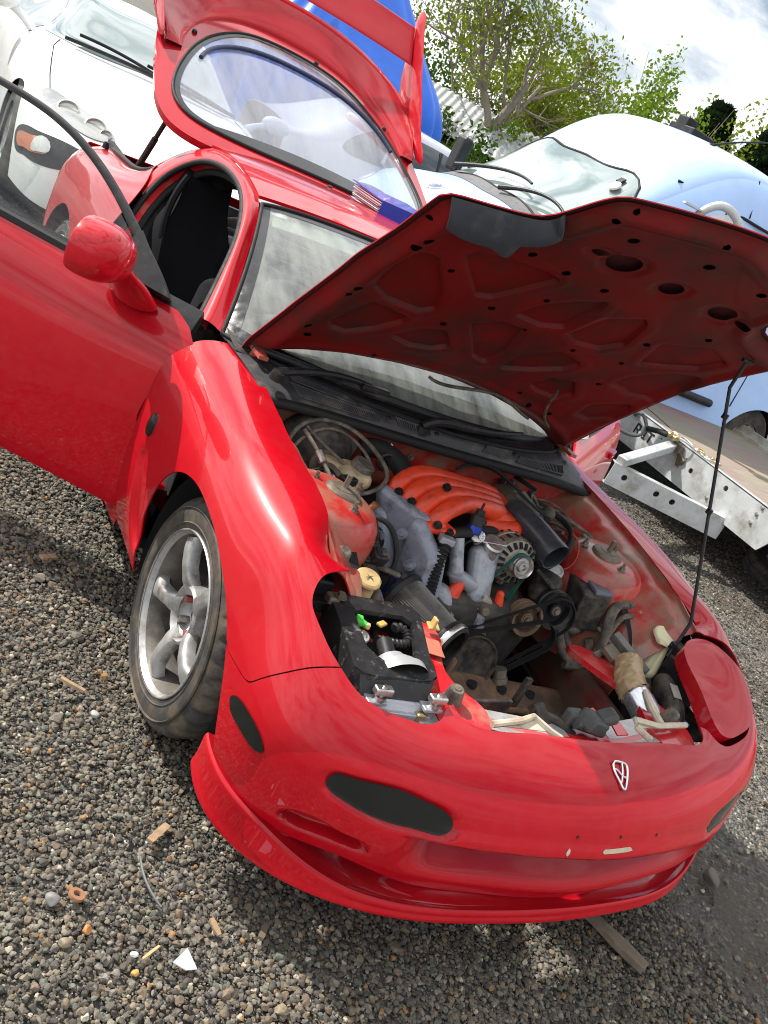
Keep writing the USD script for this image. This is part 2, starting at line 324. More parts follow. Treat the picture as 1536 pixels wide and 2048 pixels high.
# ------------------------------------------------------------------ ground
def ground_z(x, y):
    """The yard rises gently behind the red car."""
    s = np.clip((np.hypot(np.maximum(y - 2.2, 0), np.maximum(x - 1.2, 0) * 0.5)) / 3.0, 0, 1)
    return 0.17 * s * s * (3 - 2 * s)
SOIL = mat('stony_soil', {'g': ('geometry', {}), 'v': ('voronoi_texture', {'scale': 95.0, 'randomness': 1.0}), 'v2': ('voronoi_texture', {'scale': 210.0}),
    'n': ('noise_texture', {'scale': 1.3, 'detail': 6.0, 'roughness': 0.65}), 'nr': ('rgb_ramp', {'ramp': [(0.3, (0.040, 0.031, 0.023)), (0.6, (0.075, 0.061, 0.046)), (0.8, (0.11, 0.086, 0.06))]}),
    'w': ('separate_color', {}), 'cr': ('rgb_ramp', {'ramp': [(0.0, (0.05, 0.048, 0.045)), (0.5, (0.10, 0.098, 0.09)), (0.85, (0.16, 0.15, 0.13)), (0.95, (0.26, 0.2, 0.13)), (1.0, (0.42, 0.40, 0.36))]}),
    'mm': ('map_range', {'from_min': 0.42, 'from_max': 0.62, 'to_min': 0.0, 'to_max': 0.9, 'clamp': True}), 'mix': ('mix', {}),
    'b': ('bump', {'strength': 1.0, 'distance': 0.012, 'invert': True}), 'p': ('principled_bsdf', {'roughness': 0.85})},
    [('g.position', 'v.vector'), ('g.position', 'v2.vector'), ('g.position', 'n.vector'), ('n.fac', 'nr.fac'), ('v.color', 'w.color'), ('w.r', 'cr.fac'), ('n.fac', 'mm.value'),
     ('mm.result', 'mix.fac'), ('cr.color', 'mix.color1'), ('nr.color', 'mix.color2'), ('mix.color', 'p.base_color'), ('v.distance', 'b.height'), ('b.normal', 'p.normal')])
def build_ground():
    xs = np.unique(np.r_[np.linspace(-120, -8, 15), np.linspace(-8, 9, 171), np.linspace(9, 120, 15)])
    ys = np.unique(np.r_[np.linspace(-60, -4, 10), np.linspace(-4, 12, 161), np.linspace(12, 160, 20)])
    X, Y = np.meshgrid(xs, ys, indexing='ij')
    Z = ground_z(X, Y) - 0.012 + 0.016 * (meshkit.fbm(np.stack([X * 1.7, Y * 1.7, 0 * X], -1), 4, 3) - 0.5) * (np.abs(X) < 9)
    obj('ground', grid(np.stack([X, Y, Z], -1)), SOIL, 'grey gravel yard of loose crushed stone', 'ground', kind='structure', smooth=True)
build_ground()
STONE_COLS = [((0.105, 0.10, 0.092), 0.30), ((0.060, 0.057, 0.053), 0.22), ((0.16, 0.155, 0.14), 0.16), ((0.135, 0.110, 0.082), 0.15), ((0.105, 0.122, 0.108), 0.07), ((0.24, 0.21, 0.16), 0.06), ((0.38, 0.36, 0.31), 0.02), ((0.30, 0.17, 0.07), 0.013)]
def stone_mesh(rng, kind):
    s = trimesh.creation.icosphere(subdivisions=1, radius=1.0); v = np.array(s.vertices)
    v *= rng.uniform([0.75, 0.55, 0.35], [1.25, 0.95, 0.7])
    for _ in range(7):                                              # knock flat facets off it
        n = rng.normal(size=3); n /= np.linalg.norm(n); d = rng.uniform(0.34, 0.62); h = v @ n
        v = v - np.maximum(h - d, 0)[:, None] * n
    v += rng.normal(size=v.shape) * 0.03
    return v, np.array(s.faces)
def build_gravel():
    rng = np.random.default_rng(11)
    path = '/World/gravel'
    pi = UsdGeom.PointInstancer.Define(stage, path); protos = []
    weights = []
    for k, (c, w) in enumerate(STONE_COLS):
        nvar = 3 if w > 0.1 else 2
        for q in range(nvar):
            m = plain(f'stone_look_{k}_{q}', np.array(c) * [0.96, 0.89, 0.78] * rng.uniform(0.8, 1.2), 0.8, var=0.35, scale=130, dirt=(0.05, 0.042, 0.034), dirt_amt=0.25, dirt_scale=60)
            p = f'{path}/stone_{len(protos):03d}'
            usdkit.mesh(stage, p, stone_mesh(rng, k), m, smooth=12); protos.append(p); weights.append(w / nvar)
    weights = np.array(weights) / sum(weights)
    pos, scl, = [], []
    def zone(n, x0, x1, y0, y1, smin, smax, pw=2.2):
        q = rng.uniform([x0, y0], [x1, y1], size=(n, 2))
        s = smin + (smax - smin) * rng.random(n) ** pw
        dens = meshkit.fbm(np.c_[q * 1.4, np.zeros(n)], 3, 5); keep = dens + rng.random(n) * 0.5 > 0.56
        far = np.hypot(q[:, 0] - CAM[0], q[:, 1] - CAM[1])
        pos.append(q[keep]); scl.append(s[keep])
    zone(105000, -2.0, 0.75, -1.35, 0.5, 0.0026, 0.0125, 2.4)
    zone(52000, -2.3, -0.55, 0.5, 2.4, 0.0032, 0.0135, 2.2)
    zone(12000, -3.0, -0.5, 2.4, 6.0, 0.006, 0.018)
    zone(52000, 0.5, 4.6, -1.3, 2.6, 0.0036, 0.014, 2.2)
    zone(900, -2.0, 4.0, -1.3, 2.6, 0.014, 0.026, 3.0)
    P = np.vstack(pos); S = np.concatenate(scl)
    z = ground_z(P[:, 0], P[:, 1]) + S * rng.uniform(-0.2, 0.55, len(S)) - 0.006
    n = len(P)
    idx = rng.choice(len(protos), n, p=weights)
    q = Rot.from_euler('zyx', np.c_[rng.uniform(0, 6.28, n), rng.normal(0, 0.35, n), rng.normal(0, 0.35, n)]).as_quat()
    pi.CreatePrototypesRel().SetTargets([Sdf.Path(p) for p in protos])
    pi.CreateProtoIndicesAttr(Vt.IntArray.FromNumpy(idx.astype(np.int32)))
    pi.CreatePositionsAttr(Vt.Vec3fArray.FromNumpy(np.c_[P, z].astype(np.float32)))
    pi.CreateOrientationsAttr(Vt.QuathArray([Gf.Quath(float(a[3]), float(a[0]), float(a[1]), float(a[2])) for a in q]))
    pi.CreateScalesAttr(Vt.Vec3fArray.FromNumpy(np.repeat(S[:, None], 3, 1).astype(np.float32)))
    tag(path, 'loose grey crushed stone strewn over the yard', 'gravel', kind='stuff')
build_gravel()
# ------------------------------------------------------------------ red sports car: front skin
CAR = thing('sports_car', 'red two-door sports car with bonnet, hatch and door open, engine exposed', 'car')
FRONT_NET = [   # half car (left side), stations from the door edge forward and round the nose; each from bottom to the bonnet opening
 [(.838,.66,.20),(.862,.66,.30),(.876,.66,.42),(.881,.66,.54),(.876,.66,.66),(.862,.66,.735),(.833,.66,.795),(.79,.66,.838),(.73,.66,.852),(.655,.66,.838)],
 [(.838,.34,.20),(.862,.34,.30),(.878,.34,.42),(.885,.34,.54),(.882,.34,.635),(.868,.34,.705),(.842,.34,.765),(.795,.34,.812),(.735,.34,.830),(.655,.34,.820)],
 [(.850,.0,.20),(.868,.0,.30),(.880,.0,.42),(.888,.0,.53),(.887,.0,.605),(.876,.0,.672),(.848,.0,.737),(.80,.0,.786),(.738,.0,.803),(.655,.0,.788)],
 [(.848,-.18,.20),(.864,-.18,.30),(.876,-.18,.41),(.882,-.18,.51),(.878,-.18,.578),(.864,-.18,.642),(.838,-.18,.702),(.795,-.18,.750),(.738,-.18,.774),(.655,-.18,.758)],
 [(.842,-.32,.20),(.856,-.32,.29),(.866,-.32,.38),(.868,-.32,.47),(.863,-.32,.54),(.850,-.32,.60),(.826,-.32,.662),(.786,-.32,.712),(.735,-.315,.738),(.655,-.30,.712)],
 [(.832,-.45,.20),(.845,-.46,.29),(.852,-.47,.37),(.850,-.475,.44),(.842,-.475,.51),(.822,-.472,.575),(.786,-.46,.637),(.718,-.44,.685),(.60,-.40,.700),(.445,-.355,.685)],
 [(.796,-.575,.20),(.808,-.588,.28),(.811,-.598,.35),(.806,-.602,.42),(.794,-.60,.48),(.772,-.59,.545),(.735,-.57,.603),(.665,-.53,.645),(.555,-.47,.665),(.432,-.41,.668)],
 [(.70,-.675,.20),(.707,-.69,.28),(.705,-.70,.35),(.697,-.70,.42),(.682,-.693,.48),(.658,-.677,.535),(.625,-.65,.58),(.575,-.605,.612),(.505,-.55,.635),(.430,-.49,.645)],
 [(.50,-.785,.20),(.505,-.798,.27),(.502,-.806,.34),(.495,-.803,.41),(.484,-.790,.47),(.472,-.765,.52),(.460,-.735,.555),(.448,-.705,.577),(.438,-.678,.590),(.43,-.655,.598)],
 [(.26,-.835,.20),(.262,-.852,.27),(.262,-.862,.34),(.26,-.858,.41),(.258,-.842,.465),(.256,-.817,.51),(.254,-.785,.547),(.252,-.75,.572),(.25,-.72,.588),(.25,-.695,.598)],
 [(.09,-.858,.20),(.09,-.874,.27),(.09,-.882,.34),(.09,-.877,.41),(.09,-.860,.468),(.09,-.833,.517),(.09,-.798,.553),(.09,-.76,.577),(.09,-.728,.592),(.09,-.706,.600)],
 [(0,-.862,.20),(0,-.878,.27),(0,-.886,.34),(0,-.881,.41),(0,-.864,.468),(0,-.837,.518),(0,-.802,.554),(0,-.763,.578),(0,-.731,.592),(0,-.708,.600)]]
def front_surface(nu=300, nv=150):
    h = np.array(FRONT_NET, float)
    h[5:, 0, 1] += .030; h[5:, 0, 0] -= .012; h[5:, 1, 1] += .010
    for k, e in ((5, .006), (6, .016), (7, .014)): h[k, 3:7, 0] += e * A(.6, 1, 1, .7); h[k, 3:7, 1] -= e * A(.4, .7, .7, .5)
    for k, e in ((0, .020), (1, .018), (2, .012), (3, .004)): h[k, 6:9, 2] -= e * A(.8, 1, .8)
    for k, e in ((4, .010), (5, .016), (6, .008)): h[k, 6:9, 2] += e * A(.8, 1, .6)
    full = np.concatenate([h * [-1, 1, 1], h[-2::-1]])               # right side, nose, left side
    return loft(full, nu, nv)
def sstep(x, a, b):
    t = np.clip((x - a) / (b - a), 0, 1); return t * t * (3 - 2 * t)
def pocket(P, poly, axis, depth, edge, mask):
    """Pushes the surface inwards (towards +y) inside a polygon given in the (x, z) plane."""
    d = sdist(poly, P[:, [0, 2]])
    w = sstep(d, -edge * 0.3, edge) * mask
    return P + np.outer(w * depth, axis)
LAMP = [(.712,.431),(.710,.452),(.679,.461),(.631,.467),(.574,.471),(.509,.463),(.46,.451),(.442,.435),(.446,.413),(.492,.402),(.555,.397),(.619,.398),(.676,.409),(.704,.420)]
MOUTH_TOP = [(-.56,.372),(-.50,.392),(-.40,.398),(-.2,.398),(0,.398),(.2,.398),(.40,.398),(.50,.392),(.56,.372)]
HEAD = [(.640,-.338),(.694,-.361),(.722,-.372),(.743,-.388),(.758,-.409),(.766,-.435),(.762,-.466),(.753,-.498),(.737,-.539),(.718,-.57),(.697,-.599),(.67,-.624),(.625,-.646),(.566,-.665),(.51,-.672),(.478,-.657),(.465,-.64),(.40,-.62),(.38,-.45),(.40,-.27),(.50,-.285),(.58,-.325)]
SEAM = [(-3,.0),(-.345,.0),(-.345,.50),(-.368,.487),(-.41,.488),(-.455,.489),(-.474,.491),(-.486,.500),(-.507,.534),(-.534,.575),(-.552,.605),(-.566,.625),(-.60,.66),(-3,.75)]
ARCH = spline([(-.515,.02),(-.495,.15),(-.468,.27),(-.425,.39),(-.365,.48),(-.30,.538),(-.208,.59),(-.12,.625),(-.027,.645),(.06,.650),(.118,.642),(.20,.61),(.262,.56),(.305,.49),(.328,.41),(.338,.32),(.338,.22),(.338,.02)], 120)
def build_front():
    S = front_surface(); shape = S.shape
    V, F = grid(S)
    # details pressed into the bumper skin: air intake across the nose, brake ducts, lamp pockets
    front = sstep(-V[:, 1], .50, .56)
    x, z = V[:, 0], V[:, 2]
    # intake: sharp overhang on top, soft ramp below
    top = 0.382 + 0.014 * (1 - (np.abs(x) / .5) ** 2)
    inx = sstep(np.abs(x), .54, .42)
    m = sstep(z, top + .005, top - .005) * sstep(z, .268, .345) * inx * front
    V[:, 1] += 0.075 * m
    V[:, 2] += 0.014 * m
    m = sstep(z, top + .05, top + .012) * sstep(z, top - .004, top + .008) * inx * front   # brow over it
    V[:, 1] -= 0.006 * m
    for sgn in (-1, 1):
        duct = smooth_poly([(.742 * sgn, .292), (.736 * sgn, .318), (.700 * sgn, .334), (.644 * sgn, .326), (.592 * sgn, .318), (.582 * sgn, .300), (.62 * sgn, .292), (.69 * sgn, .280), (.725 * sgn, .278)])
        V = pocket(V, duct, A(-.30 * sgn, .95, 0), .036, .012, front)
        lamp = smooth_poly([(a * sgn, b) for a, b in LAMP])
        V = pocket(V, Polygon(lamp.buffer(.010)), A(-.45 * sgn, .9, 0), .012, .012, front)
        # crease behind the front wheel
        d = sdist(smooth_poly([(.36, .245), (.33, .33), (.40, .46), (.50, .53), (.53, .50), (.505, .40), (.46, .30)]), V[:, 1:3])
        side = (V[:, 0] * sgn > .80)
        V[:, 0] -= sgn * side * 0.020 * sstep(d, -.004, .035) * (1 - .5 * sstep(V[:, 1], .40, .53))
    seam = Polygon(SEAM); arch = Polygon(ARCH); head = smooth_poly(HEAD, 200)
    gs = sdist(seam, V[:, 1:3])
    ga = -sdist(arch, V[:, 1:3]); ga = np.where(np.abs(V[:, 0]) > .60, ga, 1.0)
    hr = -sdist(head, V[:, :2] * [-1, 1]); hl = -sdist(head, V[:, :2])
    hr = np.where(V[:, 2] > .52, hr, 1.0); hl = np.where(V[:, 2] > .52, hl, 1.0)
    def cut(vf, *gs):
        vf = (vf[0], vf[1])
        for g in gs: vf = clip(vf, g(vf[0]))
        return vf
    G = dict(s=lambda v: sdist(seam, v[:, 1:3]) - .0016, ns=lambda v: -sdist(seam, v[:, 1:3]) - .0016,
             a=lambda v: np.where(np.abs(v[:, 0]) > .60, -sdist(arch, v[:, 1:3]), 1.0),
             hr=lambda v: np.where((v[:, 2] > .52) & (v[:, 0] < 0), -sdist(head, v[:, :2] * [-1, 1]), 1.0), hl=lambda v: np.where((v[:, 2] > .52) & (v[:, 0] > 0), -sdist(head, v[:, :2]), 1.0),
             l=lambda v: -v[:, 0], r=lambda v: v[:, 0], door=lambda v: door_edge(v))
    base = (V, F)
    bump = cut(base, G['s'], G['a'], G['hr'], G['hl'])
    bump = clip(bump, bump[0][:, 2] - np.where(bump[0][:, 1] < -.5, .212 + .040 * np.exp(-((np.abs(bump[0][:, 0]) - .60) / .13) ** 2), .19))
    part(CAR, 'front_bumper', thicken(bump, .004), RED, 40)
    fr = cut(base, G['ns'], G['a'], G['hr'], G['l'], G['door'])
    fr = clip(fr, -fr[0][:, 0] - .650)
    part(CAR, 'front_wing', thicken(fr, .004), RED, 40, 'red right front wing with round repeater')
    fl = cut(base, G['ns'], G['a'], G['hl'], G['r'], G['door'])
    fl = clip(fl, fl[0][:, 0] - .650)
    part(CAR, 'front_wing', thicken(fl, .004), RED, 40, 'red left front wing')
    # left headlamp lid
    LID = [(.513,-.394),(.567,-.360),(.637,-.372),(.69,-.42),(.738,-.48),(.738,-.545),(.712,-.59),(.666,-.625),(.60,-.650),(.535,-.664),(.498,-.652),(.487,-.61),(.494,-.55),(.50,-.47)]
    small = Polygon(smooth_poly(LID, 200).buffer(-.006))
    lid = clip(base, np.where((V[:, 2] > .5), sdist(small, V[:, :2]), -1.0))
    lv = lid[0].copy(); lv[:, 2] += .006 + .006 * sstep(-lv[:, 1], .3, .6)
    part(CAR, 'headlamp_lid', thicken((lv, lid[1]), .05), RED, 40)
    # dark lenses following the skin
    for sgn in (-1, 1):
        lamp = Polygon(smooth_poly([(a * sgn, b) for a, b in LAMP]).buffer(.001))
        g = np.where(V[:, 1] < -.5, sdist(lamp, V[:, [0, 2]]), -1.0)
        ln = clip(base, g); v = ln[0] + A(.3 * sgn, -.95, 0) * .0045
        part(CAR, 'turn_lamp', (v, ln[1]), LENS_DARK, True)
        mk = smooth_poly([(-.455, .432), (-.470, .447), (-.513, .455), (-.560, .450), (-.594, .430), (-.600, .414), (-.586, .403), (-.554, .402), (-.501, .406), (-.468, .413)])
        g = np.where(V[:, 0] * sgn > .55, sdist(mk, V[:, 1:3]), -1.0)
        ln = clip(base, g); v = ln[0] + vnormals(*ln) * .0025
        part(CAR, 'side_marker', (v, ln[1]), LENS_DARK, True)
    return base
def door_edge(v):
    """Positive in front of the wing's rear edge."""
    y, z = v[:, 1], v[:, 2]
    e = np.interp(z, [.2, .33, .42, .55, .65, .74, .80, .84, .90], [.60, .665, .70, .725, .715, .69, .655, .70, .86])
    return e - y
FRONT = build_front()
def surf_at(x=None, y=None, z=None):
    """Point and normal of the front skin nearest to the given coordinates."""
    V, F = FRONT; k = [i for i, q in enumerate((x, y, z)) if q is not None]; t = A(*[q for q in (x, y, z) if q is not None])
    i = np.argmin(((V[:, k] - t) ** 2).sum(1)); return V[i], FN[i]
FN = vnormals(*FRONT)

def build_lip():
    # chin spoiler: plan path of its outer edge, heights along it
    plan = [(.838,-.405,.282,.188),(.842,-.46,.278,.174),(.826,-.54,.268,.161),(.776,-.624,.254,.152),(.694,-.704,.226,.149),(.570,-.776,.199,.150),(.412,-.828,.197,.155),(.215,-.857,.204,.163),(0,-.869,.210,.167)]
    full = [(-a, b, c, d) for a, b, c, d in plan] + [p for p in plan[-2::-1]]
    rows = []
    pl = np.array(full)
    tan = np.gradient(pl[:, :2], axis=0); tan /= np.linalg.norm(tan, axis=1, keepdims=True)
    nor = np.stack([tan[:, 1], -tan[:, 0]], 1)                      # outwards
    nor = np.where((nor * (pl[:, :2] - [0, 0])).sum(1)[:, None] > 0, nor, -nor)
    for (x, y, zt, zb), n in zip(full, nor):
        ax = abs(x); inn = .075 + .035 * math.exp(-((ax - .66) / .16) ** 2)
        dip = .012 * math.exp(-((ax - .60) / .13) ** 2)
        q = lambda o, z: (x + n[0] * o, y + n[1] * o, z)
        rows.append([q(-inn - .03, zt + .004 - dip), q(-inn * .6, zt - dip), q(-.030, zt - .006 - dip * .5), q(-.010, zt - .004), q(-.002, zt - .001), q(.003, zt - .006), q(.004, zt - .014), q(.003, (zt + zb) / 2), q(.006, zb + .012), q(.007, zb + .004), q(.003, zb), q(-.03, zb - .002), q(-.10, zb + .008)])
    P = loft(rows, 220, 44)
    part(CAR, 'chin_spoiler', thicken(grid(P, flip=True), .003), RED, 50)
build_lip()
# ------------------------------------------------------------------ red sports car: cabin, doors, hatch, bonnet
WS_BASE = [(-.712,.712,.845),(-.60,.570,.852),(-.42,.472,.856),(-.22,.414,.858),(0,.394,.858)]
WS_TOP = [(-.522,1.285,1.160),(-.42,1.262,1.180),(-.28,1.243,1.193),(-.14,1.234,1.199),(0,1.231,1.201)]
sym = lambda L: [tuple(p) for p in L] + [(-x, y, z) for x, y, z in L[-2::-1]]
WS_MID = [tuple(.5 * (A(*a) + A(*b)) + A(0, -.028, .022)) for a, b in zip(WS_BASE, WS_TOP)]
TINT_GLASS = glass('pale_green_glass', (0.60, 0.68, 0.64), ior=1.9, film=0.27, sheen_color=(0.62, 0.66, 0.60), stretch=(9.0, 2.5, 1.2))  # pale streaks painted into the pane stand for sky reflections
REAR_GLASS = glass('smoked_rear_glass', (0.55, 0.58, 0.66), ior=2.0, film=0.24, sheen_color=(0.6, 0.62, 0.68), stretch=(7.0, 1.5, 1.5))  # hatch pane: cloud reflections painted on as pale streaks
DOOR_GLASS = glass('door_glass', (0.74, 0.80, 0.78))
FRIT = plain('black_glass_border', (0.012, 0.012, 0.013), 0.15, var=0.2)
SUNBAND = glass('blue_sun_band', (0.16, 0.42, 0.52))
def windscreen():
    P = loft([sym(WS_BASE), sym(WS_MID), sym(WS_TOP)], 40, 90)      # (v, u)
    n = vnormals(*grid(P)); 
    if n[:, 1].mean() > 0: n = -n
    N = n.reshape(P.shape)
    u = np.linspace(0, 1, 90); v = np.linspace(0, 1, 40)
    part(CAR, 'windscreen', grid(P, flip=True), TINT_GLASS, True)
    b = MB(); Q = P + N * .0015
    b.add(grid(Q[:4])); b.add(grid(Q[-3:])); b.add(grid(Q[:, :4])); b.add(grid(Q[:, -4:]))
    part(CAR, 'windscreen_border', b, FRIT, True)
    part(CAR, 'sun_band', grid((P - N * .004)[32:37, 4:-4]), SUNBAND, True)
    e = np.vstack([P[0, ::-1], P[1:, 0], P[-1], P[::-1, -1]]) + A(0, -.002, .003)
    part(CAR, 'windscreen_seal', MB().tube(e, .007, 6), RUBBER, True)
    return P
WSP = windscreen()
OPEN_R = [(-.775,.775,.845),(-.735,.86,.90),(-.69,.96,.965),(-.637,1.09,1.045),(-.594,1.25,1.123),(-.572,1.40,1.165),(-.566,1.58,1.182),(-.575,1.76,1.168),(-.605,1.93,1.108),(-.66,2.02,1.0),(-.715,1.985,.905),(-.765,1.90,.82),(-.81,1.83,.70),(-.835,1.79,.5),(-.835,1.76,.30)]
ROOF_R = [(-.716,.715,.848),(-.672,.82,.905),(-.63,.945,.975),(-.582,1.09,1.055),(-.542,1.225,1.130),(-.523,1.33,1.168),(-.518,1.55,1.198),(-.520,1.78,1.206),(-.532,1.97,1.188),(-.585,2.15,1.10),(-.655,2.22,.99)]
def sides():
    n = 70
    o, r = spline(OPEN_R[:11], n), spline(ROOF_R, n)
    mid = .5 * (o + r) + A(-.012, -.002, .014)
    inn = o + A(.02, .0, -.012)
    P = np.stack([inn, o, .72 * o + .28 * r + A(-.010, 0, .010), mid, .3 * o + .7 * r + A(-.006, 0, .010), r], 1)
    P = np.stack([spline(q, 16) for q in P])
    for s in (1, -1):
        S = grid(P) if s == 1 else mirror(grid(P))
        part(CAR, 'door_frame', S, RED, 50)
        path = spline(OPEN_R, 110) * [s, 1, 1]
        part(CAR, 'door_seal', MB().tube(path + A(.004 * s, 0, -.004), .012, 8), RUBBER, True)
        inner = spline([tuple(A(*p) + A(.05, .0, -.028)) for p in OPEN_R], 110) * [s, 1, 1]
        part(CAR, 'door_seal', MB().tube(inner, .016, 8), RUBBER, True)
        a, b = path + A(.010 * s, 0, -.008), inner + A(0, 0, .008)
        part(CAR, 'door_jamb', grid(np.stack([a, .5 * (a + b) + A(0, 0, -.004), b], 1), flip=(s < 0)), RED_BAYL, True)
        trim = inner + A(.05 * s, 0, -.012)
        part(CAR, 'pillar_trim', grid(np.stack([inner, trim, trim + A(.05 * s, 0, -.02)], 1)), BLACK, True)
    # roof skin
    y = np.linspace(0, 1, 9)
    edge = np.array(ROOF_R[5:9]); e = spline(edge, 9)
    rows = []
    for k, t in enumerate(y):
        front = np.array(sym(WS_TOP)); xs = np.linspace(-1, 1, 9)
        ex, ey, ez = e[k]
        cz = np.interp(t, [0, .25, .6, 1], [1.203, 1.228, 1.236, 1.224]); cy = np.interp(t, [0, 1], [1.234, 1.975])
        rows.append([(x * abs(ex), cy + (ey - cy) * abs(x) ** 2.2 if k not in (0, 8) else cy + (ey - cy) * abs(x) ** 2.5, cz + (ez - cz) * abs(x) ** 2.6) for x in xs])
    part(CAR, 'roof', thicken(grid(loft(rows, 40, 60)), .012), RED, 50)
    Q = [[(.838,1.79,.22),(.873,1.79,.45),(.868,1.80,.65),(.838,1.83,.78),(.795,1.88,.855),(.75,1.95,.915),(.705,2.05,.965),(.675,2.14,1.0),(.648,2.20,1.01)],
         [(.84,2.0,.22),(.876,2.0,.45),(.874,2.0,.65),(.850,2.02,.78),(.81,2.05,.855),(.765,2.09,.905),(.72,2.14,.945),(.685,2.20,.968),(.655,2.25,.972)],
         [(.84,2.3,.24),(.884,2.3,.45),(.886,2.3,.65),(.868,2.3,.775),(.832,2.32,.85),(.785,2.34,.888),(.735,2.36,.912),(.695,2.38,.925),(.66,2.40,.925)],
         [(.84,2.6,.26),(.884,2.6,.45),(.888,2.6,.64),(.870,2.6,.765),(.832,2.6,.84),(.785,2.6,.873),(.735,2.6,.89),(.695,2.6,.90),(.66,2.6,.90)],
         [(.83,2.9,.28),(.868,2.9,.45),(.874,2.9,.62),(.858,2.9,.745),(.82,2.9,.82),(.775,2.9,.855),(.73,2.9,.872),(.692,2.9,.88),(.66,2.9,.882)],
         [(.70,3.2,.30),(.735,3.22,.45),(.742,3.23,.6),(.735,3.2,.71),(.715,3.16,.785),(.69,3.13,.825),(.67,3.11,.848),(.655,3.1,.858),(.64,3.1,.86)]]
    S = loft(np.array(Q) * [-1, 1, 1], 90, 70); V, F = grid(S)
    V, F = clip((V, F), np.hypot(V[:, 1] - 2.42, V[:, 2] - .32) - .345)
    for s in (1, -1):
        m = (V, F[:, ::-1]) if s == 1 else mirror((V, F[:, ::-1]))
        part(CAR, 'rear_wing', thicken(m, .004), RED, 50)
        # sill and inner tub
        si = spline([(-.835 * s, .62, .20), (-.845 * s, 1.2, .20), (-.845 * s, 1.85, .20)], 12)
        P = np.stack([si + A(0, 0, -.03), si, si + A(0, 0, .10), si + A(.03 * s, 0, .13), si + A(.12 * s, 0, .13), si + A(.14 * s, 0, .02)], 1)
        part(CAR, 'sill', grid(P, flip=(s < 0)), RED, 40)
        part(CAR, 'hatch_rubber', MB().tube(spline([(-.64 * s, 2.24, .985), (-.655 * s, 2.42, .928), (-.655 * s, 2.65, .905), (-.652 * s, 2.9, .886), (-.63 * s, 3.08, .866)], 30), .013, 8), RUBBER, True)
        part(CAR, 'hatch_stop', MB().lathe([(0.0, .022), (.010, .022), (.014, .016), (.016, 0), (.016, -.01)], (-.70 * s, 2.93, .888), (0, 0, 1), 14), BLACK)
    t = [[(x, 3.22 + .10 * (1 - (x / .75) ** 2), z) for x in np.linspace(-.74, .74, 9)] for z in (.30, .45, .60, .72, .80, .855)]
    t = np.array(t); t[-1, :, 1] -= .12; t[-2, :, 1] -= .04
    part(CAR, 'tail_panel', thicken(grid(loft(t, 20, 30)), .005), RED, 50)
sides()

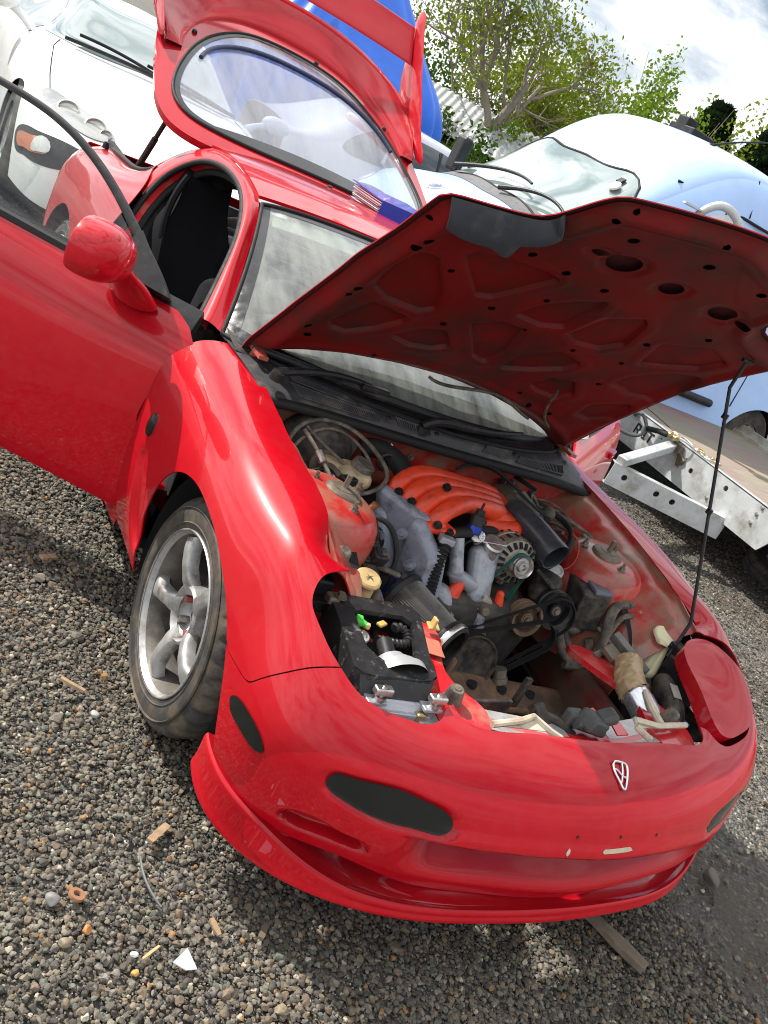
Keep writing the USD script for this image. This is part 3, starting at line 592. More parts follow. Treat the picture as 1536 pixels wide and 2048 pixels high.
def interior():
    m = MB()
    m.box((0, 1.5, .17), (1.56, 1.9, .04)); m.box((0, .66, .5), (1.4, .05, .64))
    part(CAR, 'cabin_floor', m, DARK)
    m = MB()
    m.box((0, 2.62, .44), (1.26, 1.14, .04)); m.box((-.63, 2.62, .66), (.03, 1.1, .46)); m.box((.63, 2.62, .66), (.03, 1.1, .46)); m.box((0, 3.1, .62), (1.24, .04, .40))
    m.box((0, 2.08, .52), (1.3, .06, .62))
    part(CAR, 'boot_tub', m, plain('boot_lining', (0.02, 0.02, 0.022), 0.9, var=0.4, scale=60, dirt=(0.12, 0.12, 0.12), dirt_amt=0.25))
    # facia with binnacle
    rows = []
    for x in np.linspace(-.70, .70, 15):
        hump = .055 * math.exp(-((x + .36) / .16) ** 2)
        yb = .60 - .17 * (1 - (x / .7) ** 2)
        rows.append([(x, yb, .845), (x, yb + .14, .868 + hump * .4), (x, .90, .865 + hump), (x, 1.0, .835 + hump * .8), (x, 1.03, .76), (x, 1.0, .62), (x, .96, .48)])
    part(CAR, 'facia', grid(loft(rows, 60, 40)), BLACK_DIRTY, True)
    m = MB(); c = A(-.34, 1.08, .70); Mw = rotm((1, 0, 0), -1.15)
    a = np.linspace(0, 2 * np.pi, 49); ring = np.stack([.185 * np.cos(a), .185 * np.sin(a), 0 * a], 1) @ Mw.T + c
    m.tube(ring, .014, 8); m.cyl(c + Mw @ A(0, 0, -.03), c + Mw @ A(0, 0, .02), .05)
    for g in (0.2, 2.94, 4.71): m.tube([c, c + Mw @ A(.18 * math.cos(g), .18 * math.sin(g), 0)], .013, 6)
    m.cyl(c, c + Mw @ A(0, 0, -.3), .03)
    part(CAR, 'steering_wheel', m, BLACK)
    for s in (-1, 1):
        st = MB()
        def pad(w, prof, th):
            P = []
            for x in np.linspace(-1, 1, 13):
                bol = .055 * np.abs(x) ** 3
                P.append([(x * w(t) , y - bol * by, z + bol * bz) for t, (y, z, by, bz) in enumerate(prof)])
            return thicken(grid(loft(P, 30, 40)), th)
        back = [(1.50, .40, 1, 0), (1.545, .55, 1.3, 0), (1.60, .70, 1.2, 0), (1.66, .85, .6, 0), (1.70, .96, .1, 0), (1.735, 1.04, 0, 0), (1.76, 1.075, 0, 0)]
        wd = [.235, .25, .25, .22, .15, .135, .11]
        st.add(pad(lambda t: wd[t], back, -.10), t=(.37 * s, 0, 0))
        cush = [(1.02, .36, 0, 1), (1.06, .405, 0, 1), (1.2, .41, 0, 1), (1.38, .39, 0, 1.2), (1.50, .375, 0, 1.2)]
        st.add(pad(lambda t: .245, cush, .11), t=(.37 * s, 0, 0))
        sv = st.mesh(); part(CAR, 'seat', ((sv[0] - A(.37 * s, 0, 0)) * A(.72, 1, 1) + A(-.50 if s < 0 else .37, .30 if s < 0 else .05, 0), sv[1]), SEAT, True)
    import manifold3d as m3
    sp = np.array(trimesh.creation.icosphere(subdivisions=2).vertices)
    kp = m3.Manifold.hull_points(np.vstack([sp * .06 + q for q in ((-.66, .98, .50), (-.62, 1.16, .62), (-.56, 1.28, .80), (-.40, 1.24, .78), (-.40, .98, .50))]).astype(np.float64)).to_mesh()
    part(CAR, 'knee_panel', (np.array(kp.vert_properties[:, :3]), np.array(kp.tri_verts)), SEAT, True)
    # clutter seen behind the seats
    m = MB(); m.tube([(-.60, 2.2, .86), (0, 2.22, .90), (.60, 2.2, .86)], .017, 10, 20); m.tube([(-.6, 2.45, .80), (0, 2.47, .83), (.6, 2.45, .8)], .014, 10, 20)
    part(CAR, 'rear_brace', m, plain('grey_brace', (0.22, 0.22, 0.22), 0.5, var=0.2))
    m = MB(); m.box((-.10, 1.98, .80), (.30, .14, .05), rotm((0, 1, 1), .3), .02)
    part(CAR, 'rear_tray', m, plain('grey_tray_trim', (0.25, 0.25, 0.24), 0.7))
    m = MB(); m.box((.02, 1.42, .36), (.16, .8, .22), None, .02); m.cyl((.02, 1.2, .46), (.01, 1.18, .60), .010); m.add(trimesh.creation.icosphere(2, .024), None, (.01, 1.18, .61))
    part(CAR, 'centre_console', m, BLACK_DIRTY)
    GT = plain('pale_grey_trim', (0.30, 0.30, 0.29), 0.6, var=0.15); KT = plain('worn_grey_metal', (0.16, 0.16, 0.165), 0.45, metal=0.4, var=0.2)
    part(CAR, 'loose_trim', MB().add(trimesh.creation.icosphere(subdivisions=3), np.diag([.14, .10, .05]), (-.10, 1.62, .82)), GT, True)
    m = MB(); m.tube([(-.34, 2.05, .92), (-.20, 2.03, .965), (.0, 2.02, .975), (.3, 2.03, .96)], .020, 8, 20); part(CAR, 'roof_rail_trim', m, GT, True)
    part(CAR, 'parcel_shelf', MB().box((0, 2.30, .80), (1.10, .36, .02), rotm((1, 0, 0), -.1), .006), plain('charcoal_shelf', (0.035, 0.035, 0.037), 0.8))
    m = MB(); m.tube([(-.28, 2.10, .82), (-.10, 2.05, .845), (.02, 2.0, .86)], .007, 6, 12); m.tube([(-.22, 1.95, .74), (-.12, 1.98, .78), (-.08, 1.94, .80), (-.02, 1.96, .78)], .006, 6, 16); part(CAR, 'loose_rod', m, STEEL, True)
    for k in range(2): part(CAR, 'loose_hose', MB().tube([(.02 + .06 * k, 2.02, .76), (.03 + .06 * k, 1.98, .86), (.09 + .06 * k, 1.97, .875), (.12 + .06 * k, 2.0, .80)], .016, 8, 20), KT, True)
    part(CAR, 'tool_tray', MB().box((-.10, 1.95, .66), (.42, .26, .05), rotm((0, 0, 1), .1), .01), KT, 30)
    part(CAR, 'floor_panel', MB().box((-.18, 1.62, .47), (.30, .26, .10), rotm((0, 0, 1), .2), .01), RED_UNDER, 30)
    m = MB(); m.tube([(-.62, 1.80, .74), (-.64, 1.86, .95), (-.60, 1.9, 1.06)], .014, 6, 10)
    part(CAR, 'seat_belt', m, SEAT)
interior()

def door(s, ang, label):
    """s = -1 right door, +1 left door; opened by ang degrees."""
    hx, hy = -.80, .685
    Mr = rotm((0, 0, 1), math.radians(ang))
    def put(v):
        v = np.asarray(v, float); v = (v - [hx, hy, 0]) @ Mr.T + [hx, hy, 0]
        return v if s < 0 else v * [-1, 1, 1]
    def pm(name, vf, m, smooth=40, lab=None, parent=CAR):
        if isinstance(vf, MB): vf = vf.mesh()
        v, f = put(vf[0]), np.asarray(vf[1])
        return part(parent, name, (v, f if s < 0 else f[:, ::-1]), m, smooth, lab)
    prof = {.64: [(.838,.215),(.858,.28),(.872,.40),(.880,.53),(.876,.645),(.862,.735),(.838,.795),(.805,.838),(.782,.858)],
            1.0: [(.842,.215),(.862,.28),(.876,.40),(.882,.53),(.874,.645),(.856,.735),(.832,.798),(.802,.845),(.784,.866)],
            1.4: [(.842,.215),(.862,.28),(.874,.40),(.878,.53),(.868,.645),(.850,.735),(.828,.80),(.800,.85),(.782,.872)],
            1.82: [(.838,.22),(.860,.28),(.872,.40),(.874,.53),(.862,.645),(.842,.735),(.818,.80),(.788,.85),(.768,.874)]}
    S = loft([[(-x, y, z) for x, z in p] for y, p in prof.items()], 60, 44)
    V, F = grid(S)
    V, F = clip((V, F), -(door_edge(V) - 0) - .006)
    g = np.interp(V[:, 2], [.2, .5, .7, .9], [1.74, 1.775, 1.80, 1.85]) - V[:, 1]
    V, F = clip((V, F), g)
    skin = pm('door', thicken((V, F[:, ::-1]), .012), RED, 45, label)
    inner = S.copy(); inner[:, :, 0] += .085; inner = inner[3:-3, 1:-1]
    box = thicken(grid(inner, flip=True), -.05)
    pm('door_trim', box, BLACK, 45)
    # window frame, glass, sail panel
    fr = np.array([(-.770,.80,.872),(-.735,.86,.915),(-.69,.96,.975),(-.640,1.09,1.053),(-.598,1.25,1.130),(-.576,1.40,1.172),(-.570,1.58,1.189),(-.579,1.74,1.176),(-.612,1.85,1.10),(-.68,1.89,.99),(-.745,1.85,.88)])
    f = spline(fr, 70)
    inn = f + (A(-.72, 1.35, .95) - f) * .075
    P = np.stack([f, f + A(-.012, 0, .004), .5 * (f + inn) + A(-.016, 0, .004), inn + A(-.010, 0, 0), inn + A(.008, 0, 0), f + A(.014, 0, 0), f], 1)
    pm('window_frame', grid(P), BLACK, 50)
    base = spline([(-.772,.86,.866),(-.776,1.2,.872),(-.772,1.55,.878),(-.757,1.85,.882)], 70)
    gl = spline(inn[3:-1], 70)
    e0 = np.stack([np.linspace(0, 1, 70)] * 3, 1)
    bs = spline([(-.768,.93,.868),(-.776,1.2,.872),(-.772,1.5,.878),(-.757,1.83,.882)], 70)
    pm('door_window', grid(np.stack([gl + (bs - gl) * t + A(-.012 * math.sin(math.pi * t), 0, 0) for t in np.linspace(0, 1, 12)], 1)), DOOR_GLASS, True)
    m = MB(); b2 = base + A(-.010, 0, 0)
    m.add(grid(np.stack([b2 + A(.0, 0, -.014), b2 + A(-.006, 0, -.008), b2 + A(-.004, 0, .008), b2 + A(.012, 0, .012), b2 + A(.05, 0, .004), b2 + A(.07, 0, -.03)], 1)))
    pm('belt_strip', m, RUBBER, 50)
    m = MB(); tri = [(-.776,.79,.862),(-.776,1.02,.870),(-.690,.965,.985)]
    v = np.array(tri); n = np.cross(v[1] - v[0], v[2] - v[0]); n /= np.linalg.norm(n); n *= -np.sign(n[0])
    tp = thicken((np.vstack([v + n * .018]), np.array([[0, 1, 2]])), .03); tp2 = thicken((v + n * .018, np.array([[0, 2, 1]])), -.03)
    m.add(tp); pm('sail_panel', m, BLACK, 30)
    # mirror (the left one has been taken off)
    c = A(-1.005, .955, .972); mv = MB()
    sh = trimesh.creation.icosphere(subdivisions=4, radius=1.0); v = np.array(sh.vertices)
    v = np.sign(v) * np.abs(v) ** .80
    yy = v[:, 1]
    v = v * [.138, .095, .082]
    v[:, 1] = np.minimum(v[:, 1], -(-.040))                              # flat mirror side
    v[:, 2] -= .10 * np.clip(v[:, 0] / .138, -1, 1) * .20 + .018 * (v[:, 0] / .138) ** 2
    v = v @ rotm((0, 0, 1), .12).T
    mv.add((v, np.array(sh.faces)), None, c)
    arm = [(-.945,.945,.945),(-.90,.925,.915),(-.862,.90,.885),(-.835,.885,.858),(-.815,.88,.84)]
    import manifold3d as m3
    rad = [.058, .052, .048, .054, .062]; pts = []
    P = spline(arm, 24); R_ = np.interp(np.linspace(0, 1, 24), np.linspace(0, 1, 5), rad)
    t = np.gradient(P, axis=0); t /= np.linalg.norm(t, axis=1, keepdims=True); a = np.linspace(0, 2 * np.pi, 24, endpoint=False)
    rings = []
    for i in range(24):
        Fm = frame(t[i], (0, 1, 0))
        rings.append(P[i] + R_[i] * (np.cos(a)[:, None] * Fm[:, 0] * .45 + np.sin(a)[:, None] * Fm[:, 1] * 1.15))
    mv.add(grid(np.array(rings), closed_v=True))
    if s > 0:
        m = MB(); m.box((-.845, 1.62, .72), (.05, .12, .035), None, .01); pm('door_handle', m, RED, 40); return
    hs = pm('door_mirror', mv, RED, 60)
    mg = MB(); an = np.linspace(0, 2 * np.pi, 40, endpoint=False)
    mv2 = np.stack([.118 * np.sign(np.cos(an)) * np.abs(np.cos(an)) ** .8, 0 * an + .042, .066 * np.sign(np.sin(an)) * np.abs(np.sin(an)) ** .8], 1)
    mv2[:, 2] -= .10 * np.clip(mv2[:, 0] / .138, -1, 1) * .20 + .018 * (mv2[:, 0] / .138) ** 2
    mv2 = mv2 @ rotm((0, 0, 1), .12).T + c
    v = np.vstack([mv2, mv2.mean(0)]); i = np.arange(40); pm('mirror_glass', (v, np.stack([i, np.full(40, 40), (i + 1) % 40], 1)), CHROME, True, None, hs)
    m = MB(); m.box((-.845, 1.62, .72), (.05, .12, .035), None, .01); pm('door_handle', m, RED, 40)
door(-1, 53, 'red right door swung wide open with its mirror')
door(1, 52, 'red left door standing open beyond the bay')

# ------------------------------------------------------------------ hatch
HA = math.radians(24)
def hatch_pt(x, r, n):
    x, r, n = np.broadcast_arrays(*map(lambda q: np.asarray(q, float), (x, r, n)))
    n = n - .15 * x ** 2
    return np.stack([x, 1.97 + r * math.cos(HA) - n * math.sin(HA), 1.215 + r * math.sin(HA) + n * math.cos(HA)], -1)
def hatch():
    half = [(0, .015), (.30, .012), (.50, .02), (.60, .055), (.685, .13), (.725, .25), (.728, .45), (.71, .70), (.675, .95), (.62, 1.14), (.50, 1.25), (.30, 1.30), (0, 1.315)]
    outer = smooth_poly([(x, r) for x, r in half] + [(-x, r) for x, r in half[-2:0:-1]], 300)
    gh = [(0, .075), (.26, .085), (.50, .14), (.61, .21), (.655, .32), (.645, .46), (.59, .64), (.505, .81), (.405, .93), (.28, 1.02), (.13, 1.055), (0, 1.06)]
    gp = smooth_poly([(x, r) for x, r in gh] + [(-x, r) for x, r in gh[-2:0:-1]], 260)
    def sheet(poly, n=0.0, step=.02):
        v, f = flat(poly, 0, step); return hatch_pt(v[:, 0], v[:, 1], n), f
    frame_ = Polygon(outer.exterior.coords, [gp.exterior.coords])
    part(CAR, 'hatch_frame', thicken(sheet(frame_), .03), RED, 40)
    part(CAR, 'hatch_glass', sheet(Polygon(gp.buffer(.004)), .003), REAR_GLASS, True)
    band = Polygon(gp.exterior.coords, [Polygon(gp.buffer(-.028)).difference(shapely.box(-1, 0, 1, .17)).exterior.coords])
    part(CAR, 'hatch_glass_border', sheet(band, .0055, .012), FRIT, True)
    ring = np.array(gp.exterior.coords); part(CAR, 'hatch_seal', MB().tube(hatch_pt(ring[:, 0], ring[:, 1], .004), .008, 6), RUBBER, True)
    # inner rib that shows through the glass, wiper and bits of trim
    rb = spline([(-.52, .66), (-.42, .80), (-.26, .88), (0, .905), (.26, .88), (.42, .80), (.52, .66)], 50)
    part(CAR, 'high_brake_lamp', MB().tube(hatch_pt(rb[:, 0], rb[:, 1], .010), .011, 6), plain('dark_blue_trim', (0.012, 0.02, 0.05), 0.2), True)
    for x, r in ((.13, 1.085), (.53, .87), (-.53, .87), (.02, .035)):
        p = hatch_pt(x, r, .0); part(CAR, 'rubber_stop', MB().lathe([(0, .014), (.008, .014), (.012, .008), (.013, 0)], p, (0, -math.sin(HA), math.cos(HA)), 12), BLACK)
    # spoiler: base that sweeps round the glass, end fins, raised blade
    inner = spline([(-.60, .70), (-.56, .86), (-.46, 1.02), (-.30, 1.12), (0, 1.155), (.30, 1.12), (.46, 1.02), (.56, .86), (.60, .70)], 90)
    outer_ = spline([(-.68, .70), (-.715, .93), (-.70, 1.16), (-.52, 1.30), (0, 1.36), (.52, 1.30), (.70, 1.16), (.715, .93), (.68, .70)], 90)
    t = np.linspace(0, 1, 90); lift = .012 + .085 * np.sin(np.pi * t) ** .5
    rows = []
    for w, h in ((0, -.004), (.02, .03), (.25, .30), (.5, .60), (.75, .85), (.93, 1.0), (1.0, .92), (1.0, .5), (.9, .0)):
        q = inner + (outer_ - inner) * w
        rows.append(hatch_pt(q[:, 0], q[:, 1], (lift * h if h > 0 else h) + .012 * (h > 0)))
    part(CAR, 'spoiler_base', grid(np.stack(rows, 1)), RED, 60)
    m = MB()
    xs = np.linspace(-.69, .69, 40)
    sec = [(1.335, .150), (1.345, .165), (1.42, .205), (1.52, .262), (1.535, .262), (1.53, .250), (1.43, .188), (1.35, .146), (1.335, .150)]
    m.add(grid(np.stack([hatch_pt(xs, r + .012 - .02 * (xs / .69) ** 2, n + .15 * xs ** 2 * .75) for r, n in sec], 1)))
    part(CAR, 'spoiler_blade', m, RED, 40)
    for s in (-1, 1):
        fin = smooth_poly([(.66, -.010), (.80, .035), (1.0, .10), (1.2, .17), (1.36, .245), (1.50, .315), (1.58, .335), (1.60, .300), (1.55, .225), (1.47, .135), (1.38, .04), (1.28, -.015), (1.1, -.03), (.85, -.04), (.70, -.03)], 120)
        v, f = flat(fin, 0, .04)
        x = (.705 + .012 * np.sin((v[:, 0] - .66) * 3)) * s
        bulge = .020 * np.clip(sdist(fin, v[:, :2]) / .05, 0, 1) ** .6
        P0 = hatch_pt(x + s * bulge, v[:, 0], v[:, 1] + .15 * x ** 2 * .9); P1 = hatch_pt(x - s * bulge, v[:, 0], v[:, 1] + .15 * x ** 2 * .9)
        k = len(v); ff = f if s > 0 else f[:, ::-1]
        mm = MB(); mm.add((P0, ff)); mm.add((P1, ff[:, ::-1])); part(CAR, 'spoiler_fin', mm, RED, 70)
    p0 = hatch_pt(-.655, .24, -.02); m = MB(); m.cyl((-.645, 2.50, .90), p0, .010); m.cyl((-.645, 2.50, .90), A(-.645, 2.50, .90) + (p0 - A(-.645, 2.50, .90)) * .55, .014)
    part(CAR, 'gas_strut', m, BLACK)
    part(CAR, 'gas_strut', mirror(m.mesh()), BLACK)
hatch()

# ------------------------------------------------------------------ bonnet
BA, BY, BZ = 0.92006, .66, .86
def bon(P):
    P = np.asarray(P, float); y, z = P[..., 1] - BY, P[..., 2] - BZ
    return np.stack([P[..., 0], BY + y * math.cos(BA) + z * math.sin(BA), BZ - y * math.sin(BA) + z * math.cos(BA)], -1)
def bon_z(x, y):
    e = np.interp(y, [-.72, -.56, -.36, -.28, .06, .36, .68], [.600, .609, .680, .711, .788, .817, .832])
    c = make_interp_spline([-.72, -.60, -.40, -.20, 0, .2, .4, .62, .72], [.600, .657, .724, .774, .810, .836, .852, .860, .860], k=3)(y)
    return e + (c - e) * (1 - np.minimum(np.abs(x) / .665, 1) ** 2)
def bonnet():
    half = [(0, .490), (.20, .505), (.38, .535), (.52, .58), (.62, .635), (.672, .665), (.680, .60), (.668, .40), (.660, .145), (.664, -.10), (.680, -.27), (.686, -.305), (.665, -.315), (.58, -.322), (.48, -.335), (.428, -.352), (.414, -.40), (.405, -.47), (.392, -.535), (.36, -.548), (.20, -.592), (.10, -.622), (0, -.645)]
    pts = np.array([(x, y) for x, y in half] + [(-x, y) for x, y in half[-2:0:-1]])
    pts = pts[::-1]
    fine = []
    for a, b in zip(pts, np.roll(pts, -1, 0)):
        n = max(int(np.linalg.norm(b - a) / .02), 1); fine += [a + (b - a) * t for t in np.arange(n) / n]
    fine = np.array(fine)
    for _ in range(1): fine = .25 * np.roll(fine, 1, 0) + .5 * fine + .25 * np.roll(fine, -1, 0)
    outline = Polygon(fine)
    v, f = flat(outline, 0, .03); z = bon_z(v[:, 0], v[:, 1])
    skin = part(CAR, 'bonnet', thicken((bon(np.c_[v[:, :2], z]), f), .003), RED, 40, 'red bonnet propped open, bare inner frame showing')
    part(CAR, 'bonnet_shade_sheet', (bon(np.c_[v[:, :2], z - .0045]), f[:, ::-1]), plain('cavity_shade_red', (0.05, 0.004, 0.004), 0.7, var=0.2), True)  # added dark sheet, painting the cavity shade seen through the frame holes
    pk = [[(-.547,.139),(-.572,.008),(-.558,-.074),(-.511,-.072),(-.369,.084),(-.334,.157),(-.361,.187),(-.479,.177)], [(-.541,.366),(-.504,.215),(-.377,.233),(-.365,.263),(-.41,.34),(-.47,.395),(-.519,.39)],
          [(-.388,-.053),(-.291,.028),(-.253,.013),(-.215,-.07),(-.179,-.164),(-.251,-.175),(-.37,-.172),(-.452,-.15),(-.46,-.121)], [(-.34,.348),(-.296,.27),(-.227,.239),(-.155,.309),(-.193,.348),(-.261,.365)],
          [(-.192,.162),(-.129,.102),(-.043,.105),(.01,.236),(.0,.322),(-.053,.308)], [(-.127,.047),(-.111,-.034),(-.053,-.111),(.009,-.165),(.029,-.113),(.029,.019),(-.026,.05)],
          [(.077,.036),(.084,-.091),(.159,-.165),(.195,-.137),(.242,-.022),(.207,.043),(.134,.061)], [(.064,.325),(.07,.22),(.136,.135),(.247,.15),(.228,.207),(.153,.273)],
          [(.221,.343),(.248,.273),(.319,.247),(.378,.31),(.356,.363),(.275,.364)], [(.376,.029),(.317,-.103),(.425,-.185),(.531,-.161),(.511,-.082),(.451,-.025)],
          [(.421,.172),(.424,.103),(.498,-.015),(.57,-.046),(.604,.065),(.591,.154),(.518,.182)], [(.496,.397),(.483,.32),(.567,.234),(.595,.25),(.600,.325),(.552,.4)]]
    pk = [Polygon(p).buffer(-.012).buffer(.012).buffer(.004) for p in pk]
    holes = [Point(-.131, -.333).buffer(1), Point(.061, -.327).buffer(1), Point(.262, -.338).buffer(1)]
    H = [(-.131,-.333,.050,.040),(.061,-.327,.036,.030),(.262,-.338,.044,.034),(-.216,-.334,.032,.014),(.352,-.338,.030,.014)]
    H += [(x, y, r, r * .85) for x, y, r in [(-.648,-.207,.010),(-.594,-.139,.015),(-.599,-.098,.016),(-.594,.195,.010),(-.589,.159,.013),(-.339,-.226,.013),(-.202,-.209,.013),(-.054,-.205,.013),(-.126,-.068,.010),(-.211,.058,.012),(-.442,-.042,.011),(.01,-.471,.016),(-.223,-.433,.016),(-.343,-.48,.011),(-.326,-.524,.010),(-.072,-.569,.011),(.216,-.477,.014),(.371,-.218,.012),(.283,-.073,.012),(.329,.059,.010),(.384,.2,.010),(-.05,.097,.010),(-.261,.206,.011),(-.594,.4,.012),(-.563,.454,.013),(.155,.097,.010),(.415,.45,.010),(.63,.18,.010),(.64,.391,.010),(.232,.404,.010),(.31,.444,.012),(-.327,.457,.010),(-.532,.528,.010)]]
    inner = Polygon(outline.buffer(-.012))
    extra = []
    for p in pk:
        for q, st in ((.004, .004), (-.001, .004), (-.0045, .004), (-.010, .006)):
            g = p.buffer(q)
            for h in getattr(g, 'geoms', [g]):
                if h.is_empty: continue
                L_ = h.exterior; extra += [L_.interpolate(t).coords[0] for t in np.arange(0, L_.length, st)]
    v, f = flat(inner, 0, .009, np.array(extra))
    x, y = v[:, 0], v[:, 1]
    de = sdist(inner, v[:, :2])
    off = .030 * sstep(de, 0, .055) - .010 * sstep(de, .05, .085) + .004      # hem, raised rim, field
    for p in pk:
        d = sdist(p, v[:, :2]); off = off - .013 * np.clip((d + .0025) / .006, 0, 1) * (off > .012)
        off = off + .002 * sstep(d, -.040, -.024) * sstep(d, -.006, -.016)
    for c in H[:5]:
        d = np.hypot((x - c[0]) / (c[2] + .018), (y - c[1]) / (c[3] + .018)) - 1; off = off - .005 * sstep(-d, -.12, .05)
    zz = bon_z(x, y) - .005 - off
    V = np.c_[x, y, zz]
    for cx, cy, a, b in H:
        g = (np.hypot((V[:, 0] - cx) / a, (V[:, 1] - cy) / b) - 1) * min(a, b)
        V, f = clip((V, f), g)
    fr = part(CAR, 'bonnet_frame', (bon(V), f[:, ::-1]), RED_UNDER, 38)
    # weather strip over the headlamp cut-out
    top = spline([(-.668, -.308), (-.58, -.318), (-.48, -.331), (-.428, -.348), (-.412, -.40)], 40)
    w = np.interp(np.linspace(0, 1, 40), [0, .15, .3, .45, .60, .64, .66, .8, 1], [.050, .062, .066, .066, .080, .080, .045, .040, .036])
    zt = bon_z(top[:, 0], top[:, 1])
    a = np.c_[top, zt - .010]; b = np.c_[top + np.stack([.010 + 0 * w, .5 * w], 1), zt - .030 - .25 * w]; c = np.c_[top + np.stack([.02 + 0 * w, 1.0 * w], 1), zt - .034 - .35 * w]
    part(CAR, 'headlamp_gap_seal', thicken((bon(grid(np.stack([a, b, c], 1))[0]), grid(np.stack([a, b, c], 1))[1]), .004), plain('blue_black_rubber', (0.012, 0.014, 0.020), 0.5, var=0.3, dirt=(0.05, 0.048, 0.045), dirt_amt=0.25), 40)
    # hinges, prop rod, cable along the frame
    for s in (-1, 1):
        m = MB(); q = bon(A(.645 * s, .60, bon_z(.645, .60) - .03)); m.tube([q, q + A(0, .04, -.05), A(.655 * s, .70, .80)], .012, 8); m.box(q, (.03, .12, .012)); m.bolt(q + A(0, 0, -.008), (0, 0, -1), .008)
        part(CAR, 'bonnet_hinge', m, RED_BAY)
    tp = bon(A(.519, -.235, bon_z(.519, -.235) - .045)); bs = A(.60, -.315, .665)
    tk = tp + A(-.010, -.008, -.085); bk = bs + A(.004, .006, .075)
    rod = [tp, tp + A(-.001, -.001, -.035), tp + A(-.004, -.003, -.06), tk]
    rod += [tk + (bk - tk) * t for t in np.linspace(.03, 1, 24)] + [bs + A(-.004, .0, .03), bs + A(-.02, -.012, .0), bs + A(-.035, -.02, -.04)]
    m = MB(); m.tube(rod, .0055, 8)
    for k in (.12, .52): q = tk + (bk - tk) * k; m.cyl(q - A(0, 0, .008), q + A(0, 0, .008), .010, n=10)
    m.tube([tp + A(-.02, 0, .002), tp + A(.03, 0, .002)], .006, 8)
    part(CAR, 'prop_rod', m, BLACK)
    cb = spline([(-.10, .47), (.05, .465), (.15, .44), (.27, .47), (.36, .50)], 30)
    part(CAR, 'washer_hose', MB().tube(bon(np.c_[cb, bon_z(cb[:, 0], cb[:, 1]) - .045]), .006, 6), HOSE, True)
    cb = spline([(.30, .30), (.34, .38), (.40, .46), (.46, .50)], 20)
    part(CAR, 'washer_hose', MB().tube(bon(np.c_[cb, bon_z(cb[:, 0], cb[:, 1]) - .045]), .005, 6), HOSE, True)
bonnet()
# ------------------------------------------------------------------ red sports car: wheels
def wheel_mesh(detail=True):
    """Wheel with its axis along +z, outer face towards +z, centred at the hub plane; returns meshes."""
    tyre = MB()
    prof = [(.205, .085), (.212, .098), (.232, .106), (.262, .110), (.288, .102), (.302, .090), (.310, .076), (.3135, .060), (.3135, .048)]
    seg = 220
    full = prof + [(.3135, h) for h in (.03, .028, .012, .010, -.010, -.012, -.028, -.03)] + [(r, -h) for r, h in prof[::-1]]
    P = []
    a = np.linspace(0, 2 * np.pi, seg, endpoint=False)
    for k, (r, h) in enumerate(full):
        rr = np.full(seg, r); hh = np.full(seg, h)
        if r > .313 and abs(abs(h) - .029) < .002: pass
        if .3 < r < .3136: rr = rr - .006 * ((np.arange(seg) // 2) % 3 == 0) * (abs(h) > .035)
        P.append(np.stack([rr * np.cos(a), rr * np.sin(a), hh], 1))
    P = np.array(P)
    tyre.add(grid(P, closed_v=True, flip=False))
    for h in (.030, -.0, -.030):
        pass
    for r in (.236, .276): tyre.lathe([(r - .003, .1052 if r < .25 else .1062), (r, .1115 if r > .25 else .1095), (r + .003, .1075)], n=90)
    rim = MB()
    rim.lathe([(.2075, .091), (.213, .102), (.2165, .106), (.219, .1055), (.219, .098), (.212, .085)], n=96)
    rim.lathe([(.2155, .1085), (.2185, .1090), (.2205, .106)], n=96)
    barrel = MB(); barrel.lathe([(.150, -.085), (.190, -.09), (.196, -.04), (.190, .0), (.186, .030), (.192, .060), (.200, .080), (.2085, .0925)], n=96)
    # five spokes
    sp = MB()
    for k in range(5):
        ang = k * 2 * math.pi / 5
        rows = []
        for t in np.linspace(0, 1, 9):
            r = .050 + t * .150
            w = np.interp(t, [0, .15, .4, .75, 1], [.036, .027, .0205, .022, .034])
            zt = np.interp(t, [0, .2, .5, .8, 1], [.066, .084, .095, .097, .088]); th = .032
            rows.append([(r, -w, zt - th), (r, -w * 1.0, zt - .012), (r, -w * .75, zt), (r, -w * .35, zt + .003), (r, w * .35, zt + .003), (r, w * .75, zt), (r, w, zt - .012), (r, w, zt - th)])
        S = loft(rows, 26, 24); sp.add(grid(S), rotm((0, 0, 1), ang))
    n = 180; hub = []
    for r, h in [(0, .040), (.026, .040), (.030, .036), (.031, .030), (.040, .034), (.056, .044), (.063, .066), (.072, .080), (.080, .074), (.084, .03)]:
        hub.append((r, h))
    sp.lathe(hub, n=72)
    cap = MB(); cap.lathe([(0, .047), (.018, .0465), (.024, .044), (.026, .038)], n=36)
    nuts = []
    for k in range(5):
        ang = (k + .5) * 2 * math.pi / 5; p = A(.050 * math.cos(ang), .050 * math.sin(ang), .030)
        m = MB(); m.cyl(p - A(0, 0, .01), p + A(0, 0, .034), .0115, .010, n=6); nuts.append(m.mesh())
    disc = MB(); disc.lathe([(.06, -.02), (.145, -.02), (.147, -.024), (.147, -.042), (.145, -.046), (.06, -.046)], n=60)
    disc.lathe([(0, .022), (.068, .022), (.07, -.02)], n=40)
    cal = MB(); 
    for g in np.linspace(-.45, .45, 9): cal.box((.135 * math.cos(g), .135 * math.sin(g), -.03), (.055, .034, .075), rotm((0, 0, 1), g))
    return tyre, rim, sp, cap, nuts, disc, cal, barrel
NUT_RED = plain('faded_red_nut', (0.30, 0.07, 0.06), 0.5, var=0.2, dirt=(0.2, 0.16, 0.13), dirt_amt=0.4)
DISC = plain('brake_disc', (0.20, 0.17, 0.14), 0.4, metal=0.8, dirt=(0.16, 0.08, 0.04), dirt_amt=0.5)
BLACK_MARK = plain('cap_mark', (0.03, 0.03, 0.03), 0.5)
